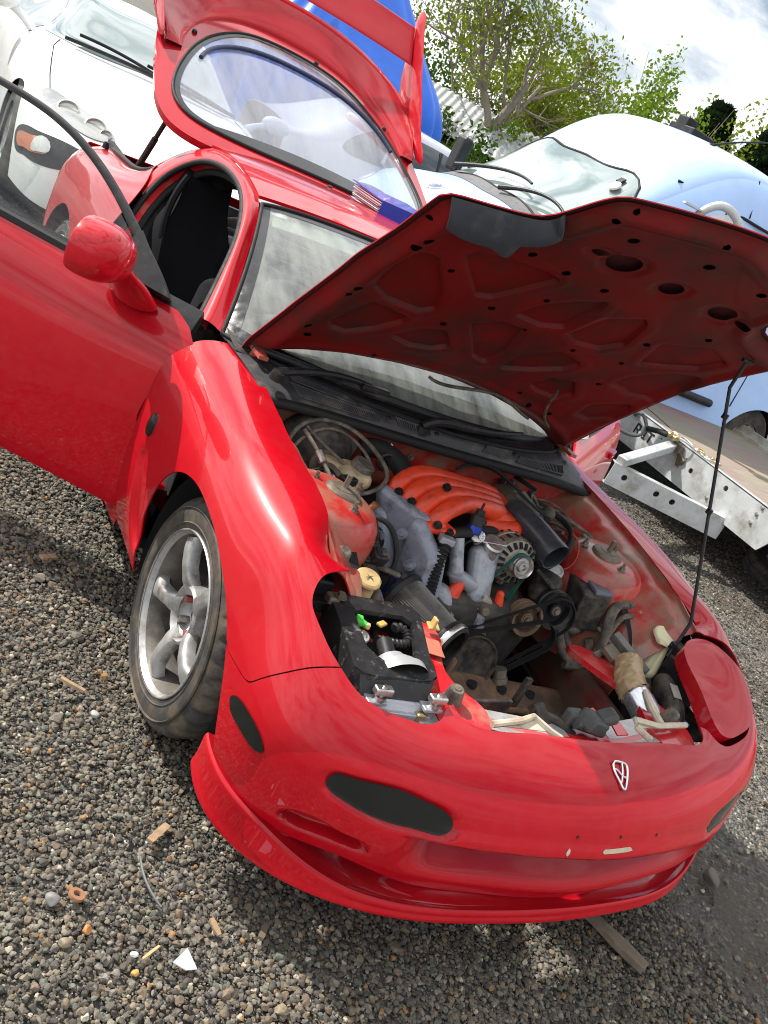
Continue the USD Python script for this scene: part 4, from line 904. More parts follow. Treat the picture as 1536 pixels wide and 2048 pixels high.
def put_wheel(x, y, z, s, spin, cap_detail=False):
    """s = -1 for the right side; outer face looks along s * x."""
    F = np.stack([A(0, -s, 0), A(0, 0, 1), A(-1 * -s, 0, 0)], 1)
    F = np.stack([A(0, s, 0), A(0, 0, 1), A(s, 0, 0)], 1)
    if np.linalg.det(F) < 0: F[:, 0] *= -1
    Ms = F @ rotm((0, 0, 1), spin); o = A(x, y, z)
    tyre, rim, sp, cap, nuts, disc, cal, barrel = wheel_mesh()
    tr = lambda m, M=Ms: (np.asarray((m.mesh() if isinstance(m, MB) else m)[0]) @ M.T + o, (m.mesh() if isinstance(m, MB) else m)[1])
    w = part(CAR, 'wheel', tr(rim), ALLOY, 40)
    part(w, 'tyre', tr(tyre), TYRE, 32); part(w, 'barrel', tr(barrel), BARREL, 40)
    part(w, 'spokes', tr(sp), ALLOY, 45)
    part(w, 'centre_cap', tr(cap), plain(f'cap_{_used.get((CAR, "wheel"))}', (0.33, 0.33, 0.34), 0.4, metal=0.5), 40)
    if cap_detail:
        mk = MB(); 
        a = np.linspace(0, 2 * np.pi, 33); mk.tube(np.stack([.013 * np.cos(a), .009 * np.sin(a), 0 * a + .0475], 1), .0014, 5); mk.tube([(-.012, .004, .0475), (-.004, .001, .0475), (0, -.006, .0475), (.004, .001, .0475), (.012, .004, .0475)], .0014, 5)
        part(w, 'cap_emblem', tr(mk), BLACK_MARK)
    for k, nt in enumerate(nuts): part(w, 'wheel_nut', tr(nt), NUT_RED if k in (0, 2, 3) else STEEL, 20)
    part(w, 'brake_disc', tr(disc), DISC, 40)
    part(w, 'brake_caliper', tr(cal, F @ rotm((0, 0, 1), math.radians(60))), RED_BAY, 30)
put_wheel(-.735, -.005, .313, -1, math.radians(-90 - 3), True)
put_wheel(.735, -.005, .313, 1, .3)
put_wheel(-.75, 2.42, .313, -1, .6)
put_wheel(.75, 2.42, .313, 1, 1.0)
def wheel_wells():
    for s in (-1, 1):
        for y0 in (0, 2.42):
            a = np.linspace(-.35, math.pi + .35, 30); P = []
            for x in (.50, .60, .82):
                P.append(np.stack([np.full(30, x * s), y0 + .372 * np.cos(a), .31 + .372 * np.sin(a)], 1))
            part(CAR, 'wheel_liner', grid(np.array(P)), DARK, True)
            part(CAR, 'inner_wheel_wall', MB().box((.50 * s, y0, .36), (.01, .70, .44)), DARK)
wheel_wells()
# ------------------------------------------------------------------ red sports car: engine bay
def hull(pts_r):
    """Convex hull of spheres [(x, y, z, r)] as (v, f)."""
    import manifold3d as m3
    s = np.array(trimesh.creation.icosphere(subdivisions=2, radius=1.0).vertices)
    P = np.vstack([s * r + [x, y, z] for x, y, z, r in pts_r])
    m = m3.Manifold.hull_points(P.astype(np.float64)).to_mesh(); return np.array(m.vert_properties[:, :3]), np.array(m.tri_verts)
def lumpy(vf, amp=.004, sc=30, seed=0):
    v = np.asarray(vf[0], float); n = vnormals(v, np.asarray(vf[1])); return v + n * ((meshkit.fbm(v * sc, 3, seed) - .5) * 2 * amp)[:, None], vf[1]
RED_GRIME = plain('grimy_red_brown', (0.16, 0.02, 0.015), 0.6, var=0.3, scale=14, dirt=(0.10, 0.07, 0.045), dirt_amt=0.75, dirt_scale=8)
def bay_shell():
    for s in (-1, 1):
        ys = np.linspace(-.30, .60, 40); rows = []
        for y in ys:
            h = np.interp(y, [-.32, -.18, 0, .34, .66], [.712, .757, .787, .818, .836]); rib = .006 * max(0, math.sin(y * 42)) ** 2
            d = np.interp(y, [-.3, -.15, .1, .4, .6], [.05, .035, .03, .045, .06])
            rows.append([(.662, y, h), (.660, y, h - .022), (.640, y, h - .030), (.615, y, h - .034 - d * .3 + rib), (.575, y, h - .045 - d + rib), (.530, y, h - .085 - d + rib), (.50, y, h - .20), (.485, y, .42), (.48, y, .25)])
        P = loft(rows, 80, 60) * [s, 1, 1]
        part(CAR, 'inner_wing', thicken(grid(P, flip=(s > 0)), .004), RED_BAY, 50)
        # strut tower
        t = MB(); prof = [(0, .742), (.045, .742), (.085, .738), (.115, .724), (.132, .70), (.14, .66), (.146, .55), (.15, .42)]
        a = np.linspace(0, 2 * np.pi, 48, endpoint=False); Pp = []
        for r, h in prof:
            Pp.append(np.stack([(s * .525) + r * np.cos(a) * 1.0, .03 + r * np.sin(a) * 1.15, h + .012 * np.cos(a) * s * (r / .14) + 0 * a], 1))
        t.add(grid(np.array(Pp), closed_v=True)); tw = part(CAR, 'strut_tower', t, RED_BAY, 50)
        m = MB(); c = A(s * .515, .03, .741)
        m.lathe([(.030, .012), (.038, .012), (.050, .006), (.052, .0), (.052, -.004)], c, (0, 0, 1), 28); m.lathe([(0, .016), (.03, .014), (.031, .0)], c, (0, 0, 1), 20)
        m.cyl(c, c + A(0, 0, .052), .008, n=10)
        part(tw, 'damper_top', m, DULL, 30)
        for k in range(3):
            g = k * 2.094 + .5; p = c + A(.078 * math.cos(g), .085 * math.sin(g), -.006)
            b = MB(); b.bolt(p, (0, 0, 1), .010, .012); b.cyl(p, p + A(0, 0, .028), .005, n=8); part(tw, 'tower_nut', b, DULL, 20)
    # inner channel that carries the wing, seen along the left edge
    m = MB(); P = spline([(.668, -.26, .70), (.668, 0, .752), (.668, .34, .783), (.668, .6, .80)], 30)
    m.add(grid(np.stack([P + A(-.03, 0, -.01), P + A(-.012, 0, -.024), P + A(.0, 0, -.02)], 1)))
    part(CAR, 'wing_channel', thicken(m.mesh(), .003), RED_BAYL, 40)
    # firewall
    xs = np.linspace(-.64, .64, 34); rows = []
    for x in xs:
        b = .018 * (abs(math.sin(x * 15)) > .93)
        y0 = .385 + .02 * (x / .64) ** 2
        rows.append([(x, y0, .800), (x, y0 + .012, .785), (x, y0 + .02, .765), (x, y0 + .03 + b, .70), (x, y0 + .05 + b, .62), (x, y0 + .11, .55), (x, y0 + .13, .40), (x, y0 + .13, .22)])
    part(CAR, 'firewall', thicken(grid(loft(rows, 90, 40)), .004), RED_BAY, 40)
    v = [A(-.405, .412, .745), A(-.29, .408, .745), A(-.29, .428, .655), A(-.405, .432, .655)]
    st = part(CAR, 'data_label', (np.array(v) + A(0, -.006, .0), np.array([[0, 2, 1], [0, 3, 2]])), plain('worn_grey_label', (0.30, 0.29, 0.26), 0.5, var=0.25, scale=90, dirt=(0.12, 0.1, 0.08), dirt_amt=0.4), False)
    m = MB()
    for k in range(4): m.box(A(-.35 + .006 * (k % 2), .404 + .0045 * k, .725 - .016 * k), (.07 - .012 * (k % 3), .002, .003))
    part(st, 'label_print', m, BLACK_MARK)
    # seal, cowl with grilles
    seal = spline([(-.672, .372, .800), (-.54, .380, .806), (-.37, .374, .808), (-.187, .366, .808), (.01, .362, .808), (.187, .366, .808), (.37, .374, .806), (.54, .378, .802), (.66, .372, .795)], 60)
    part(CAR, 'cowl_seal', MB().tube(seal, .0155, 10), RUBBER, True)
    base = spline(sym(WS_BASE), 60)
    a = seal + A(0, .008, .012)
    P = np.stack([a, a + (base - a) * .12 + A(0, 0, .012), a + (base - a) * .5 + A(0, 0, .010), a + (base - a) * .85 + A(0, 0, .004), base + A(0, .012, -.004)], 1)
    part(CAR, 'cowl_panel', thicken(grid(P), .003), COWL, 50)
    def on_cowl(u, v, h=0.0):
        i = u * 59; k = int(min(max(i, 0), 58)); q = P[k] + (P[k + 1] - P[k]) * (i - k); j = v * 4; l = int(min(j, 3)); return q[l] + (q[l + 1] - q[l]) * (j - l) + A(0, -.25 * h, h)
    for u0, u1, v0, v1, n in ((.10, .30, .16, .42, 34), (.12, .26, .50, .72, 24), (.355, .44, .22, .60, 16), (.60, .68, .22, .60, 16), (.72, .90, .18, .42, 30)):
        m = MB(); q = [on_cowl(u, v, .002) for u, v in ((u0, v0), (u1, v0), (u1, v1), (u0, v1))]
        us = np.linspace(u0, u1, 10); bk = np.array([[on_cowl(u, v0, .0022), on_cowl(u, v1, .0022)] for u in us]); m.add(grid(bk))
        g = part(CAR, 'cowl_grille', m, DARK)
        m = MB()
        for u in np.linspace(u0, u1, n): m.tube([on_cowl(u, v0, .004), on_cowl(u + .004, v1, .004)], .0022, 4)
        for v in (v0, v1): m.tube([on_cowl(u, v, .004) for u in np.linspace(u0, u1, 9)], .003, 5)
        part(g, 'grille_bars', m, COWL)
    for u, v in ((.06, .5), (.335, .45), (.46, .45), (.70, .5), (.93, .5)):
        p = on_cowl(u, v, .003); part(CAR, 'cowl_clip', MB().lathe([(0, .004), (.007, .003), (.009, 0)], p, (0, -.3, 1), 12), BLACK)
    # wipers
    m = MB(); bl = spline([(-.66, .585, .874), (-.50, .515, .884), (-.34, .452, .890), (-.12, .418, .890), (.045, .424, .884)], 40)
    m.tube(bl, [.007, .010, .011, .010, .007], 6); m.add(grid(np.stack([bl + A(0, .004, .012), bl + A(0, .0, -.006)], 1)))
    wb = part(CAR, 'wiper', m, BLACK, 40)
    m = MB(); m.lathe([(0, .026), (.018, .024), (.022, .0)], (-.635, .415, .858), (0, -.2, 1), 18); m.tube([(-.635, .415, .878), (-.56, .438, .892), (-.47, .455, .905), (-.30, .448, .908)], [.013, .012, .009, .007], 8, 24)
    m.box((-.30, .447, .905), (.10, .03, .02), None, .006); part(wb, 'wiper_arm', m, BLACK, 40)
    m = MB(); bl = spline([(.0, .408, .888), (.16, .428, .890), (.34, .480, .888), (.52, .575, .882), (.62, .66, .874)], 40)
    m.tube(bl, [.005, .008, .010, .008, .006], 6); wb = part(CAR, 'wiper', m, BLACK, 40)
    m = MB(); m.lathe([(0, .026), (.018, .024), (.022, .0)], (-.12, .385, .838), (0, -.2, 1), 18); m.tube([(-.12, .385, .860), (-.10, .380, .880), (-.03, .385, .893), (.10, .392, .898), (.20, .41, .905), (.33, .47, .906)], [.014, .015, .013, .010, .009, .007], 8, 30)
    part(wb, 'wiper_arm', m, BLACK, 40)
    # floor of the bay: dark under-tray, subframe, diagonal legs
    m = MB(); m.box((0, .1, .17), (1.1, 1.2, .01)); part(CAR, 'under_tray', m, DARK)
    for s in (-1, 1):
        part(CAR, 'chassis_leg', lumpy(hull([(s * .50, .12, .40, .035), (s * .50, .12, .30, .035), (s * .36, -.56, .44, .035), (s * .36, -.56, .34, .035)]), .002), RED_GRIME, 40)
    m = MB(); m.add(hull([(-.20, -.20, .365, .02), (.46, -.20, .325, .02), (-.20, -.27, .345, .02), (.46, -.27, .305, .02), (-.2, -.2, .30, .02), (.46, -.2, .28, .02)]))
    part(CAR, 'subframe', m, RUSTY, 30)
    for x in (-.12, 0, .12, .24):
        part(CAR, 'subframe_hole', MB().cyl((x, -.238, .385 - .062 * (x + .2)), (x + .003, -.239, .374 - .062 * (x + .2)), .016, n=14), DARK)
    # radiator support: plates each side of the nose with rubber stops, low cross bar
    for s in (-1, 1):
        o = [(.270, -.235), (.335, -.235), (.385, -.33), (.415, -.40), (.43, -.50), (.452, -.61), (.43, -.665), (.37, -.672), (.315, -.655), (.29, -.60), (.315, -.54), (.335, -.47), (.32, -.41), (.285, -.35)]
        poly = smooth_poly([(x * s, y) for x, y in o], 90)
        v, f = flat(poly, 0, .03); z = np.interp(v[:, 1], [-.68, -.58, -.45, -.30, -.22], [.548, .566, .560, .556, .545]) 
        part(CAR, 'radiator_support', thicken((np.c_[v[:, :2], z], f), .018), RED_BAYL, 40)
        m = MB(); m.lathe([(0, .040), (.016, .040), (.019, .036), (.024, .004), (.025, 0)], (s * .385, -.565, .565), (s * .15, -.1, 1), 20); m.lathe([(0, .043), (.008, .043), (.009, .040)], (s * .385, -.565, .565), (s * .15, -.1, 1), 14)
        part(CAR, 'rubber_stop', m, HOSE, 30)
    m = MB()
    xs = np.linspace(-.34, .34, 20); yy = -.655 + .07 * (xs / .34) ** 2; P = np.stack([xs, yy, 0 * xs + .545], 1)
    m.add(grid(np.stack([P + A(0, .05, -.03), P + A(0, .045, .0), P + A(0, .0, .006), P + A(0, -.035, .004), P + A(0, -.04, -.05)], 1)))
    part(CAR, 'slam_panel', thicken(m.mesh(), .003), RED_BAYL, 40)
    m = MB(); m.add(thicken(flat(Polygon([(-.36, -.56), (-.05, -.60), (-.05, -.655), (-.20, -.66), (-.34, -.63)]), .553), .003))
    part(CAR, 'alloy_duct_panel', m, plain('pale_alloy_sheet', (0.50, 0.50, 0.50), 0.35, metal=0.5, dirt=(0.25, 0.22, 0.18), dirt_amt=0.4))
    m = MB(); m.add(thicken(flat(Polygon([(.10, -.59), (.42, -.52), (.42, -.60), (.30, -.64), (.10, -.655)]), .553), .003))
    part(CAR, 'alloy_duct_panel', m, stage_mat('pale_alloy_sheet'))
    BONE = plain('bone_painted_bracket', (0.50, 0.43, 0.33), 0.5, var=0.15, dirt=(0.25, 0.15, 0.08), dirt_amt=0.35)
    for pts in ([(-.335, -.662, .588), (-.25, -.655, .598), (-.20, -.64, .602), (-.165, -.675, .592), (-.135, -.69, .585)], [(.42, -.60, .585), (.27, -.625, .594), (.185, -.615, .600), (.172, -.64, .596), (.20, -.675, .588)]):
        m = MB(); p = np.array(pts); m.tube(p, .0085, 8); m.add(thicken((np.vstack([p[:4] - A(0, 0, .004), [p[0]]]), np.array([[0, 1, 2], [0, 2, 3]])), .003))
        part(CAR, 'slam_bracket', m, BONE, 40)
    m = MB(); m.box((.02, -.628, .590), (.075, .06, .045), rotm((0, 1, .3), .3), .012); m.box((.055, -.63, .612), (.05, .045, .03), rotm((0, 1, .2), -.5), .010); m.cyl((-.03, -.625, .58), (.06, -.64, .57), .014, n=12); m.box((-.02, -.60, .575), (.05, .03, .05), None, .008)
    part(CAR, 'bonnet_catch', m, plain('grey_rubber_catch', (0.05, 0.052, 0.05), 0.6, var=0.3, dirt=(0.12, 0.11, 0.1), dirt_amt=0.4), 40)
    for q in ([(-.005, -.60, .592), (.04, -.59, .606), (.05, -.63, .606), (.0, -.645, .592)], [(.10, -.62, .585), (.14, -.61, .585), (.145, -.65, .578), (.10, -.655, .578)]):
        part(CAR, 'catch_plate', thicken((np.array(q), np.array([[0, 2, 1], [0, 3, 2]])), .004), RED_BAYL)
    m = MB(); m.box((-.225, -.535, .530), (.13, .012, .05), rotm((0, 0, 1), .10), .003); m.box((-.10, -.575, .555), (.04, .06, .03), rotm((1, 0, .4), .5), .008); m.tube([(-.12, -.56, .56), (-.06, -.60, .56), (-.02, -.63, .545)], .012, 8); m.box((-.115, -.50, .56), (.018, .012, .09))
    part(CAR, 'black_duct', m, BLACK_DIRTY, 40)
def stage_mat(name): return UsdShade.Material.Get(stage, L + name)
bay_shell()

def engine():
    blk = MB(); blk.add(hull([(-.16, .42, .55, .06), (.22, .42, .55, .06), (-.16, -.06, .50, .06), (.20, -.06, .50, .06), (-.14, -.06, .30, .05), (.18, -.06, .30, .05), (.0, .42, .3, .06)]))
    E = part(CAR, 'engine_block', lumpy(blk.mesh(), .004), plain('dark_engine_iron', (0.03, 0.028, 0.027), 0.6, metal=0.3, var=0.4, dirt=(0.10, 0.075, 0.05), dirt_amt=0.4), 40)
    # lower intake: leaning cast plate with ribs and bosses
    m = MB()
    m.add(hull([(-.285, .185, .700, .022), (-.215, .030, .705, .022), (-.205, .17, .56, .03), (-.19, .0, .56, .03)]))
    m.add(hull([(-.235, .02, .69, .03), (-.20, -.05, .64, .03), (-.195, .02, .45, .04), (-.165, -.07, .42, .035)]))
    m.add(hull([(-.275, .15, .64, .03), (-.25, .10, .50, .045), (-.20, .03, .40, .05), (-.24, .16, .44, .04)]))
    m.add(hull([(-.19, -.06, .66, .018), (-.15, -.08, .52, .02), (-.165, -.05, .52, .03)]))
    m.add(hull([(-.30, .05, .50, .03), (-.235, -.02, .47, .04), (-.26, .06, .42, .04)]))
    for p, d in (((-.262, .035, .655), (-1, -.6, .2)), ((-.24, -.03, .60), (-1, -.8, .1)), ((-.285, .10, .60), (-1, -.5, .2)), ((-.215, -.085, .53), (-.6, -1, .1))):
        p = np.array(p); d = np.array(d) / np.linalg.norm(d); m.cyl(p, p + d * .02, .016, n=14); m.cyl(p, p + d * .026, .008, n=6)
    lo = part(E, 'lower_intake', lumpy(m.mesh(), .003, 40, 2), CAST_B, 40)
    # upper intake manifold: flange, four curved runners, plenum
    m = MB()
    f0, f1 = A(-.250, .185, .704), A(-.192, .022, .704)
    g0, g1 = A(.190, .295, .722), A(.130, .150, .722)
    fl = hull([(*(f0 + A(-.02, .02, 0)), .012), (*(f1 + A(-.02, -.02, 0)), .012), (*(f0 + A(.045, .01, .01)), .012), (*(f1 + A(.045, -.03, .01)), .012)])
    m.add(fl)
    for k in range(4):
        t = k / 3; F0 = f0 + (f1 - f0) * t; G0 = g0 + (g1 - g0) * (t * .86 + .07)
        pts = [F0 + A(-.002, .002, -.01), F0 + A(.010, .010, .026), F0 + A(.055, .030, .056), .5 * (F0 + G0) + A(-.02, .005, .052), G0 * .75 + F0 * .25 + A(.0, 0, .034), G0 + A(-.01, 0, .010)]
        m.tube(pts, [.028, .027, .026, .027, .029, .031], 18, 36)
        m.add(hull([(*(F0 + A(-.028, -.006, .0)), .017), (*(F0 + A(.01, -.012, .012)), .017)]))
    m.add(hull([(*(g0 + A(-.04, .01, .0)), .036), (*(g1 + A(-.04, -.005, .0)), .036), (*(g0 + A(.05, 0, -.01)), .030), (*(g1 + A(.05, -.02, -.01)), .030)]))
    m.add(hull([(*(g1 + A(-.09, -.03, -.02)), .022), (*(g1 + A(.01, -.04, -.05)), .03), (*(g1 + A(.035, -.045, -.01)), .03)]))
    up = part(E, 'upper_intake_manifold', lumpy(m.mesh(), .0018, 45, 5), ORANGE, 50)
    for p in (f0 + A(-.012, -.035, .022), f0 + (f1 - f0) * .38 + A(-.012, -.02, .022), f0 + (f1 - f0) * .5 + A(.07, -.0, .092), f1 + A(-.012, -.028, .020), f1 + A(.03, -.038, .010)):
        part(up, 'manifold_bolt', MB().bolt(p, (-.3, -.4, .9), .009, .010), BLACK, 20)
    part(E, 'lifting_eye', MB().tube([(-.245 + .026 * math.cos(a), .30, .745 + .026 * math.sin(a)) for a in np.linspace(0, 6.28, 20)], .006, 6), BLACK)
    m = MB(); m.box((-.182, -.045, .705), (.045, .03, .02), rotm((0, 0, 1), -.3), .004); part(E, 'alloy_spacer', m, CAST, 30)
    # throttle body and big elbow pipe with open end
    m = MB(); m.add(hull([(.27, .34, .72, .04), (.25, .20, .72, .04), (.31, .25, .70, .035)])); m.cyl((.29, .30, .73), (.33, .22, .70), .05, n=20); m.box((.30, .33, .75), (.05, .05, .03), None, .006)
    part(E, 'throttle_body', lumpy(m.mesh(), .003), DULL, 40)
    m = MB(); q = [(.205, .19, .742), (.215, .11, .745), (.232, .035, .735), (.243, -.035, .722)]
    m.tube(q, [.040, .042, .044, .046], 26, 24, cap=False)
    e = A(.243, -.035, .722); d = A(.011, -.07, -.013); d /= np.linalg.norm(d)
    m.lathe([(.044, -.06), (.044, .0), (.0475, .002), (.0485, -.004), (.0485, -.02)], e, d, 30)
    part(E, 'intake_elbow', m, plain('grey_black_pipe', (0.035, 0.037, 0.042), 0.32, var=0.2), 60)
    part(E, 'elbow_mouth', MB().cyl(e - d * .05, e - d * .052, .044, n=26), DARK)
    # regulator with gauge
    m = MB(); m.cyl((-.055, .03, .765), (-.062, .01, .715), .022, n=18); m.cyl((-.055, .03, .765), (-.053, .034, .785), .014, n=12); m.cyl((-.052, .036, .785), (-.050, .04, .805), .004, n=8); m.cyl((-.06, .02, .745), (-.02, .03, .75), .008, n=8)
    for k in range(4): m.bolt(A(-.055, .03, .766) + A(.016 * math.cos(k * 1.57), .016 * math.sin(k * 1.57), 0), (0, .1, 1), .003, .006)
    rg = part(E, 'fuel_pressure_regulator', m, BLACK, 30)
    part(rg, 'blue_collar', MB().lathe([(.0235, -.010), (.0245, 0), (.0235, .010)], (-.0605, .014, .728), (-.1, -.35, -1), 18), plain('blue_anodised', (0.02, 0.04, 0.30), 0.25, metal=0.6))
    gc = A(-.046, .0, .716); gd = A(-.5, -.62, .60); gd /= np.linalg.norm(gd)
    part(rg, 'pressure_gauge', MB().lathe([(0, -.024), (.018, -.024), (.0215, -.018), (.0215, .004), (.019, .006), (.018, .002)], gc, gd, 26), CHROME, 30)
    part(rg, 'gauge_face', MB().cyl(gc + gd * .001, gc + gd * .003, .0182, n=24), plain('gauge_white', (0.7, 0.7, 0.68), 0.3))
    Fg = frame(gd); m = MB()
    m.box(gc + gd * .0045, (.002, .020, .001), Fg @ rotm((0, 0, 1), .8))
    for k in range(9): g = -2.2 + k * .55; m.box(gc + gd * .004 + Fg @ A(.0145 * math.sin(g), .0145 * math.cos(g), 0), (.0012, .004, .001), Fg @ rotm((0, 0, 1), -g))
    part(rg, 'gauge_needle', m, BLACK_MARK)
    m = MB(); m.tube([(-.16, .0, .70), (-.11, .0, .715), (-.07, .01, .72)], .016, 10, 14); m.tube([(-.15, .05, .66), (-.06, .06, .69), (.05, .08, .70), (.12, .11, .69)], .018, 10, 20); m.tube([(-.05, .0, .70), (-.09, -.02, .67), (-.07, -.04, .62), (-.05, -.03, .60)], .004, 6, 20)
    part(E, 'vacuum_hose', m, RUBBER, True)
    # ribbed convoluted tube down the front of the casting
    P = spline([(-.175, -.045, .70), (-.190, -.07, .65), (-.185, -.085, .58), (-.17, -.095, .50), (-.16, -.10, .42)], 120); rr = .0155 + .0022 * np.sign(np.sin(np.arange(120) * 1.4))
    part(E, 'corrugated_tube', MB().tube(P, rr, 12), RUBBER, 30)
    # alternator with slotted end frame and pulley
    c = A(.140, .045, .652); d = A(-.12, -1, .22); d /= np.linalg.norm(d); F = frame(d)
    m = MB(); m.lathe([(0, -.080), (.050, -.080), (.070, -.064), (.075, -.03), (.076, -.004), (.072, -.002), (.072, .004), (.076, .006), (.075, .035), (.068, .052), (.050, .062), (.022, .066), (0, .068)], c, d, 48)
    al = part(E, 'alternator', m, plain('brown_grey_alternator', (0.30, 0.27, 0.22), 0.5, metal=0.5, var=0.18, scale=60, dirt=(0.12, 0.09, 0.06), dirt_amt=0.4, dirt_scale=16), 30)
    m = MB()
    for k in range(18):
        g = k * 2 * math.pi / 18
        for h, r, ln in ((.026, .0745, .024), (-.028, .0745, .026)):
            m.box(c + F @ A(r * math.cos(g), r * math.sin(g), h), (.008, .008, ln), F @ rotm((0, 0, 1), g))
        m.box(c + F @ A(.055 * math.cos(g), .055 * math.sin(g), .0600), (.020, .009, .008), F @ rotm((0, 0, 1), g) @ rotm((0, 1, 0), .55))
    part(al, 'alternator_slots', m, DARK)
    m = MB()
    for g in (.6, 2.6, 4.6): m.box(c + F @ A(.074 * math.cos(g), .074 * math.sin(g), .01), (.022, .024, .05), F @ rotm((0, 0, 1), g), .004); m.bolt(c + F @ A(.076 * math.cos(g), .076 * math.sin(g), .036), d, .006, .006)
    part(al, 'alternator_lug', m, DULL, 30)
    pc = c + d * .095
    part(al, 'alternator_pulley', MB().lathe([(0, -.002), (.008, -.002), (.010, .008), (.015, .008), (.018, -.004), (.026, -.004), (.031, .006), (.034, .010), (.034, .0), (.030, -.004), (.034, -.01), (.030, -.014), (.034, -.018), (.034, -.026)], pc, d, 32), STEEL, 30)
    GREEN = plain('green_drive_belt', (0.008, 0.10, 0.085), 0.55, var=0.25, dirt=(0.05, 0.06, 0.05), dirt_amt=0.3)
    def belt(a, ra, b, rb, o, w, mt, name, side=None):
        """Flat belt round two pulleys with axis d."""
        Fb = frame(d); A2 = lambda p: (np.linalg.inv(Fb) @ (np.array(p) - o))[:2]
        pa, pb = A2(a), A2(b); th = math.atan2(*(pb - pa)[::-1]); al_ = math.acos((ra - rb) / np.linalg.norm(pb - pa))
        aa = np.linspace(th + al_, th + 2 * math.pi - al_, 30); bb = np.linspace(th - al_, th + al_, 30)
        p2 = np.vstack([np.stack([pa[0] + ra * np.cos(aa), pa[1] + ra * np.sin(aa)], 1), np.stack([pb[0] + rb * np.cos(bb), pb[1] + rb * np.sin(bb)], 1)])
        ring = np.vstack([p2, p2[:1]]); tt = 0.003
        cen = ring.mean(0); out = ring + (ring - cen) / np.linalg.norm(ring - cen, axis=1, keepdims=True) * tt
        T = lambda q, z: np.c_[q, np.full(len(q), z)] @ Fb.T + o
        part(E, name, grid(np.stack([T(ring, -w / 2), T(out, -w / 2), T(out, w / 2), T(ring, w / 2)], 1)), mt, 40)
    crank = A(.005, -.185, .405)
    belt(pc - d * .01, .035, A(.0, -.08, .40), .075, pc - d * .012, .016, GREEN, 'drive_belt')
    # water pump housing with filler neck and round cover
    m = MB()
    m.add(hull([(-.01, .0, .66, .030), (.045, .02, .665, .030), (.02, -.03, .60, .038), (.0, -.06, .55, .030)]))
    m.add(hull([(.02, -.03, .60, .035), (.045, -.055, .52, .030), (.01, -.075, .50, .026)]))
    m.add(hull([(-.115, -.02, .675, .018), (-.10, -.05, .62, .022), (-.06, -.04, .57, .022)])); m.add(hull([(-.10, -.05, .61, .02), (-.02, -.05, .58, .025)]))
    m.cyl((-.115, -.005, .70), (-.10, -.045, .63), .020, n=16); m.add(hull([(-.13, -.07, .55, .03), (-.09, -.09, .50, .03), (-.12, -.07, .44, .03)]))
    m.cyl((.012, -.09, .535), (.028, -.125, .470), .020, n=16); m.cyl((.026, -.12, .48), (.030, -.128, .462), .026, n=18)
    wp = part(E, 'water_pump_housing', lumpy(m.mesh(), .002, 50, 4), CAST, 40)
    m = MB(); m.lathe([(.0, .012), (.030, .012), (.034, .006), (.034, -.004), (.026, -.008)], (.022, .0, .700), (-.1, -.35, 1), 24); m.box((.022, .0, .709), (.085, .022, .008), frame((-.1, -.35, 1)) @ rotm((0, 0, 1), .2), .003); m.cyl((.022, .0, .66), (.022, .0, .70), .028, n=20)
    part(wp, 'filler_flange', m, STEEL, 30)
    c2 = A(.012, -.085, .520); d2 = A(-.18, -.95, .28); d2 /= np.linalg.norm(d2)
    part(E, 'pump_pulley', MB().lathe([(0, .0), (.030, .0), (.034, .006), (.055, .006), (.060, .0), (.062, -.012), (.060, -.030), (.058, -.05), (.0, -.05)], c2, d2, 40), STEEL, 30)
    F2 = frame(d2); m = MB()
    for k in range(5): g = k * 1.2566 + .3; m.bolt(c2 + d2 * .006 + F2 @ A(.045 * math.cos(g), .045 * math.sin(g), 0), d2, .006, .006)
    m.lathe([(0, .034), (.010, .034), (.014, .030), (.015, .01)], c2 + A(.0, -.02, .02), d2, 16); part(E, 'pump_bolts', m, DULL, 30)
    m = MB(); m.add(hull([(-.105, -.075, .545, .016), (-.07, -.06, .585, .016), (-.085, -.085, .53, .014)])); m.add(hull([(.085, -.07, .58, .012), (.10, -.09, .52, .012), (.09, -.1, .44, .012)])); m.add(hull([(-.10, -.09, .46, .02), (-.02, -.10, .40, .02), (-.06, -.08, .42, .03)])); m.add(hull([(-.06, -.10, .41, .015), (.10, -.10, .43, .015), (.02, -.08, .38, .02)]))
    part(E, 'front_cover', lumpy(m.mesh(), .002), ORANGE, 40)
    # pulleys and belt drive at the front
    for name, c3, r, mt in (('idler_pulley', A(.182, -.12, .541), .054, RUSTY), ('power_steering_pulley', A(.272, -.12, .588), .062, BLACK)):
        p = part(E, name, MB().lathe([(0, -.004), (.014, -.004), (.016, .006), (.020, .006), (.022, -.012), (r * .72, -.014), (r * .80, .006), (r, .010), (r, -.004), (r * .94, -.008), (r, -.012), (r, -.03), (r * .7, -.034)], c3, d, 44), mt, 30)
        part(p, 'pulley_bolt', MB().bolt(c3 + d * .004, d, .010, .010), DULL, 20)
    m = MB(); m.add(hull([(.30, -.03, .63, .03), (.26, -.04, .60, .04), (.31, .04, .60, .04)])); m.box((.245, -.06, .645), (.10, .05, .012), rotm((0, 1, 0), .5), .003)
    part(E, 'steering_pump', m, BLACK_DIRTY, 40)
    part(E, 'crank_pulley', MB().lathe([(0, -.01), (.03, -.01), (.05, .0), (.075, .0), (.082, .008), (.086, .008), (.086, -.05), (0, -.05)], crank, d, 48), BLACK_DIRTY, 30)
    belt(crank, .0885, A(.215, -.165, .515), .050, crank - d * .012, .026, RUBBER, 'drive_belt')
    belt(crank - d * .03, .0885, A(.272, -.13, .575), .060, crank - d * .036, .016, RUBBER, 'drive_belt')
    m = MB(); m.cyl((.12, -.19, .40), (.14, -.215, .33), .022, n=16); m.cyl((.125, -.20, .375), (.13, -.207, .36), .027, n=16); part(E, 'steering_joint', m, DULL)
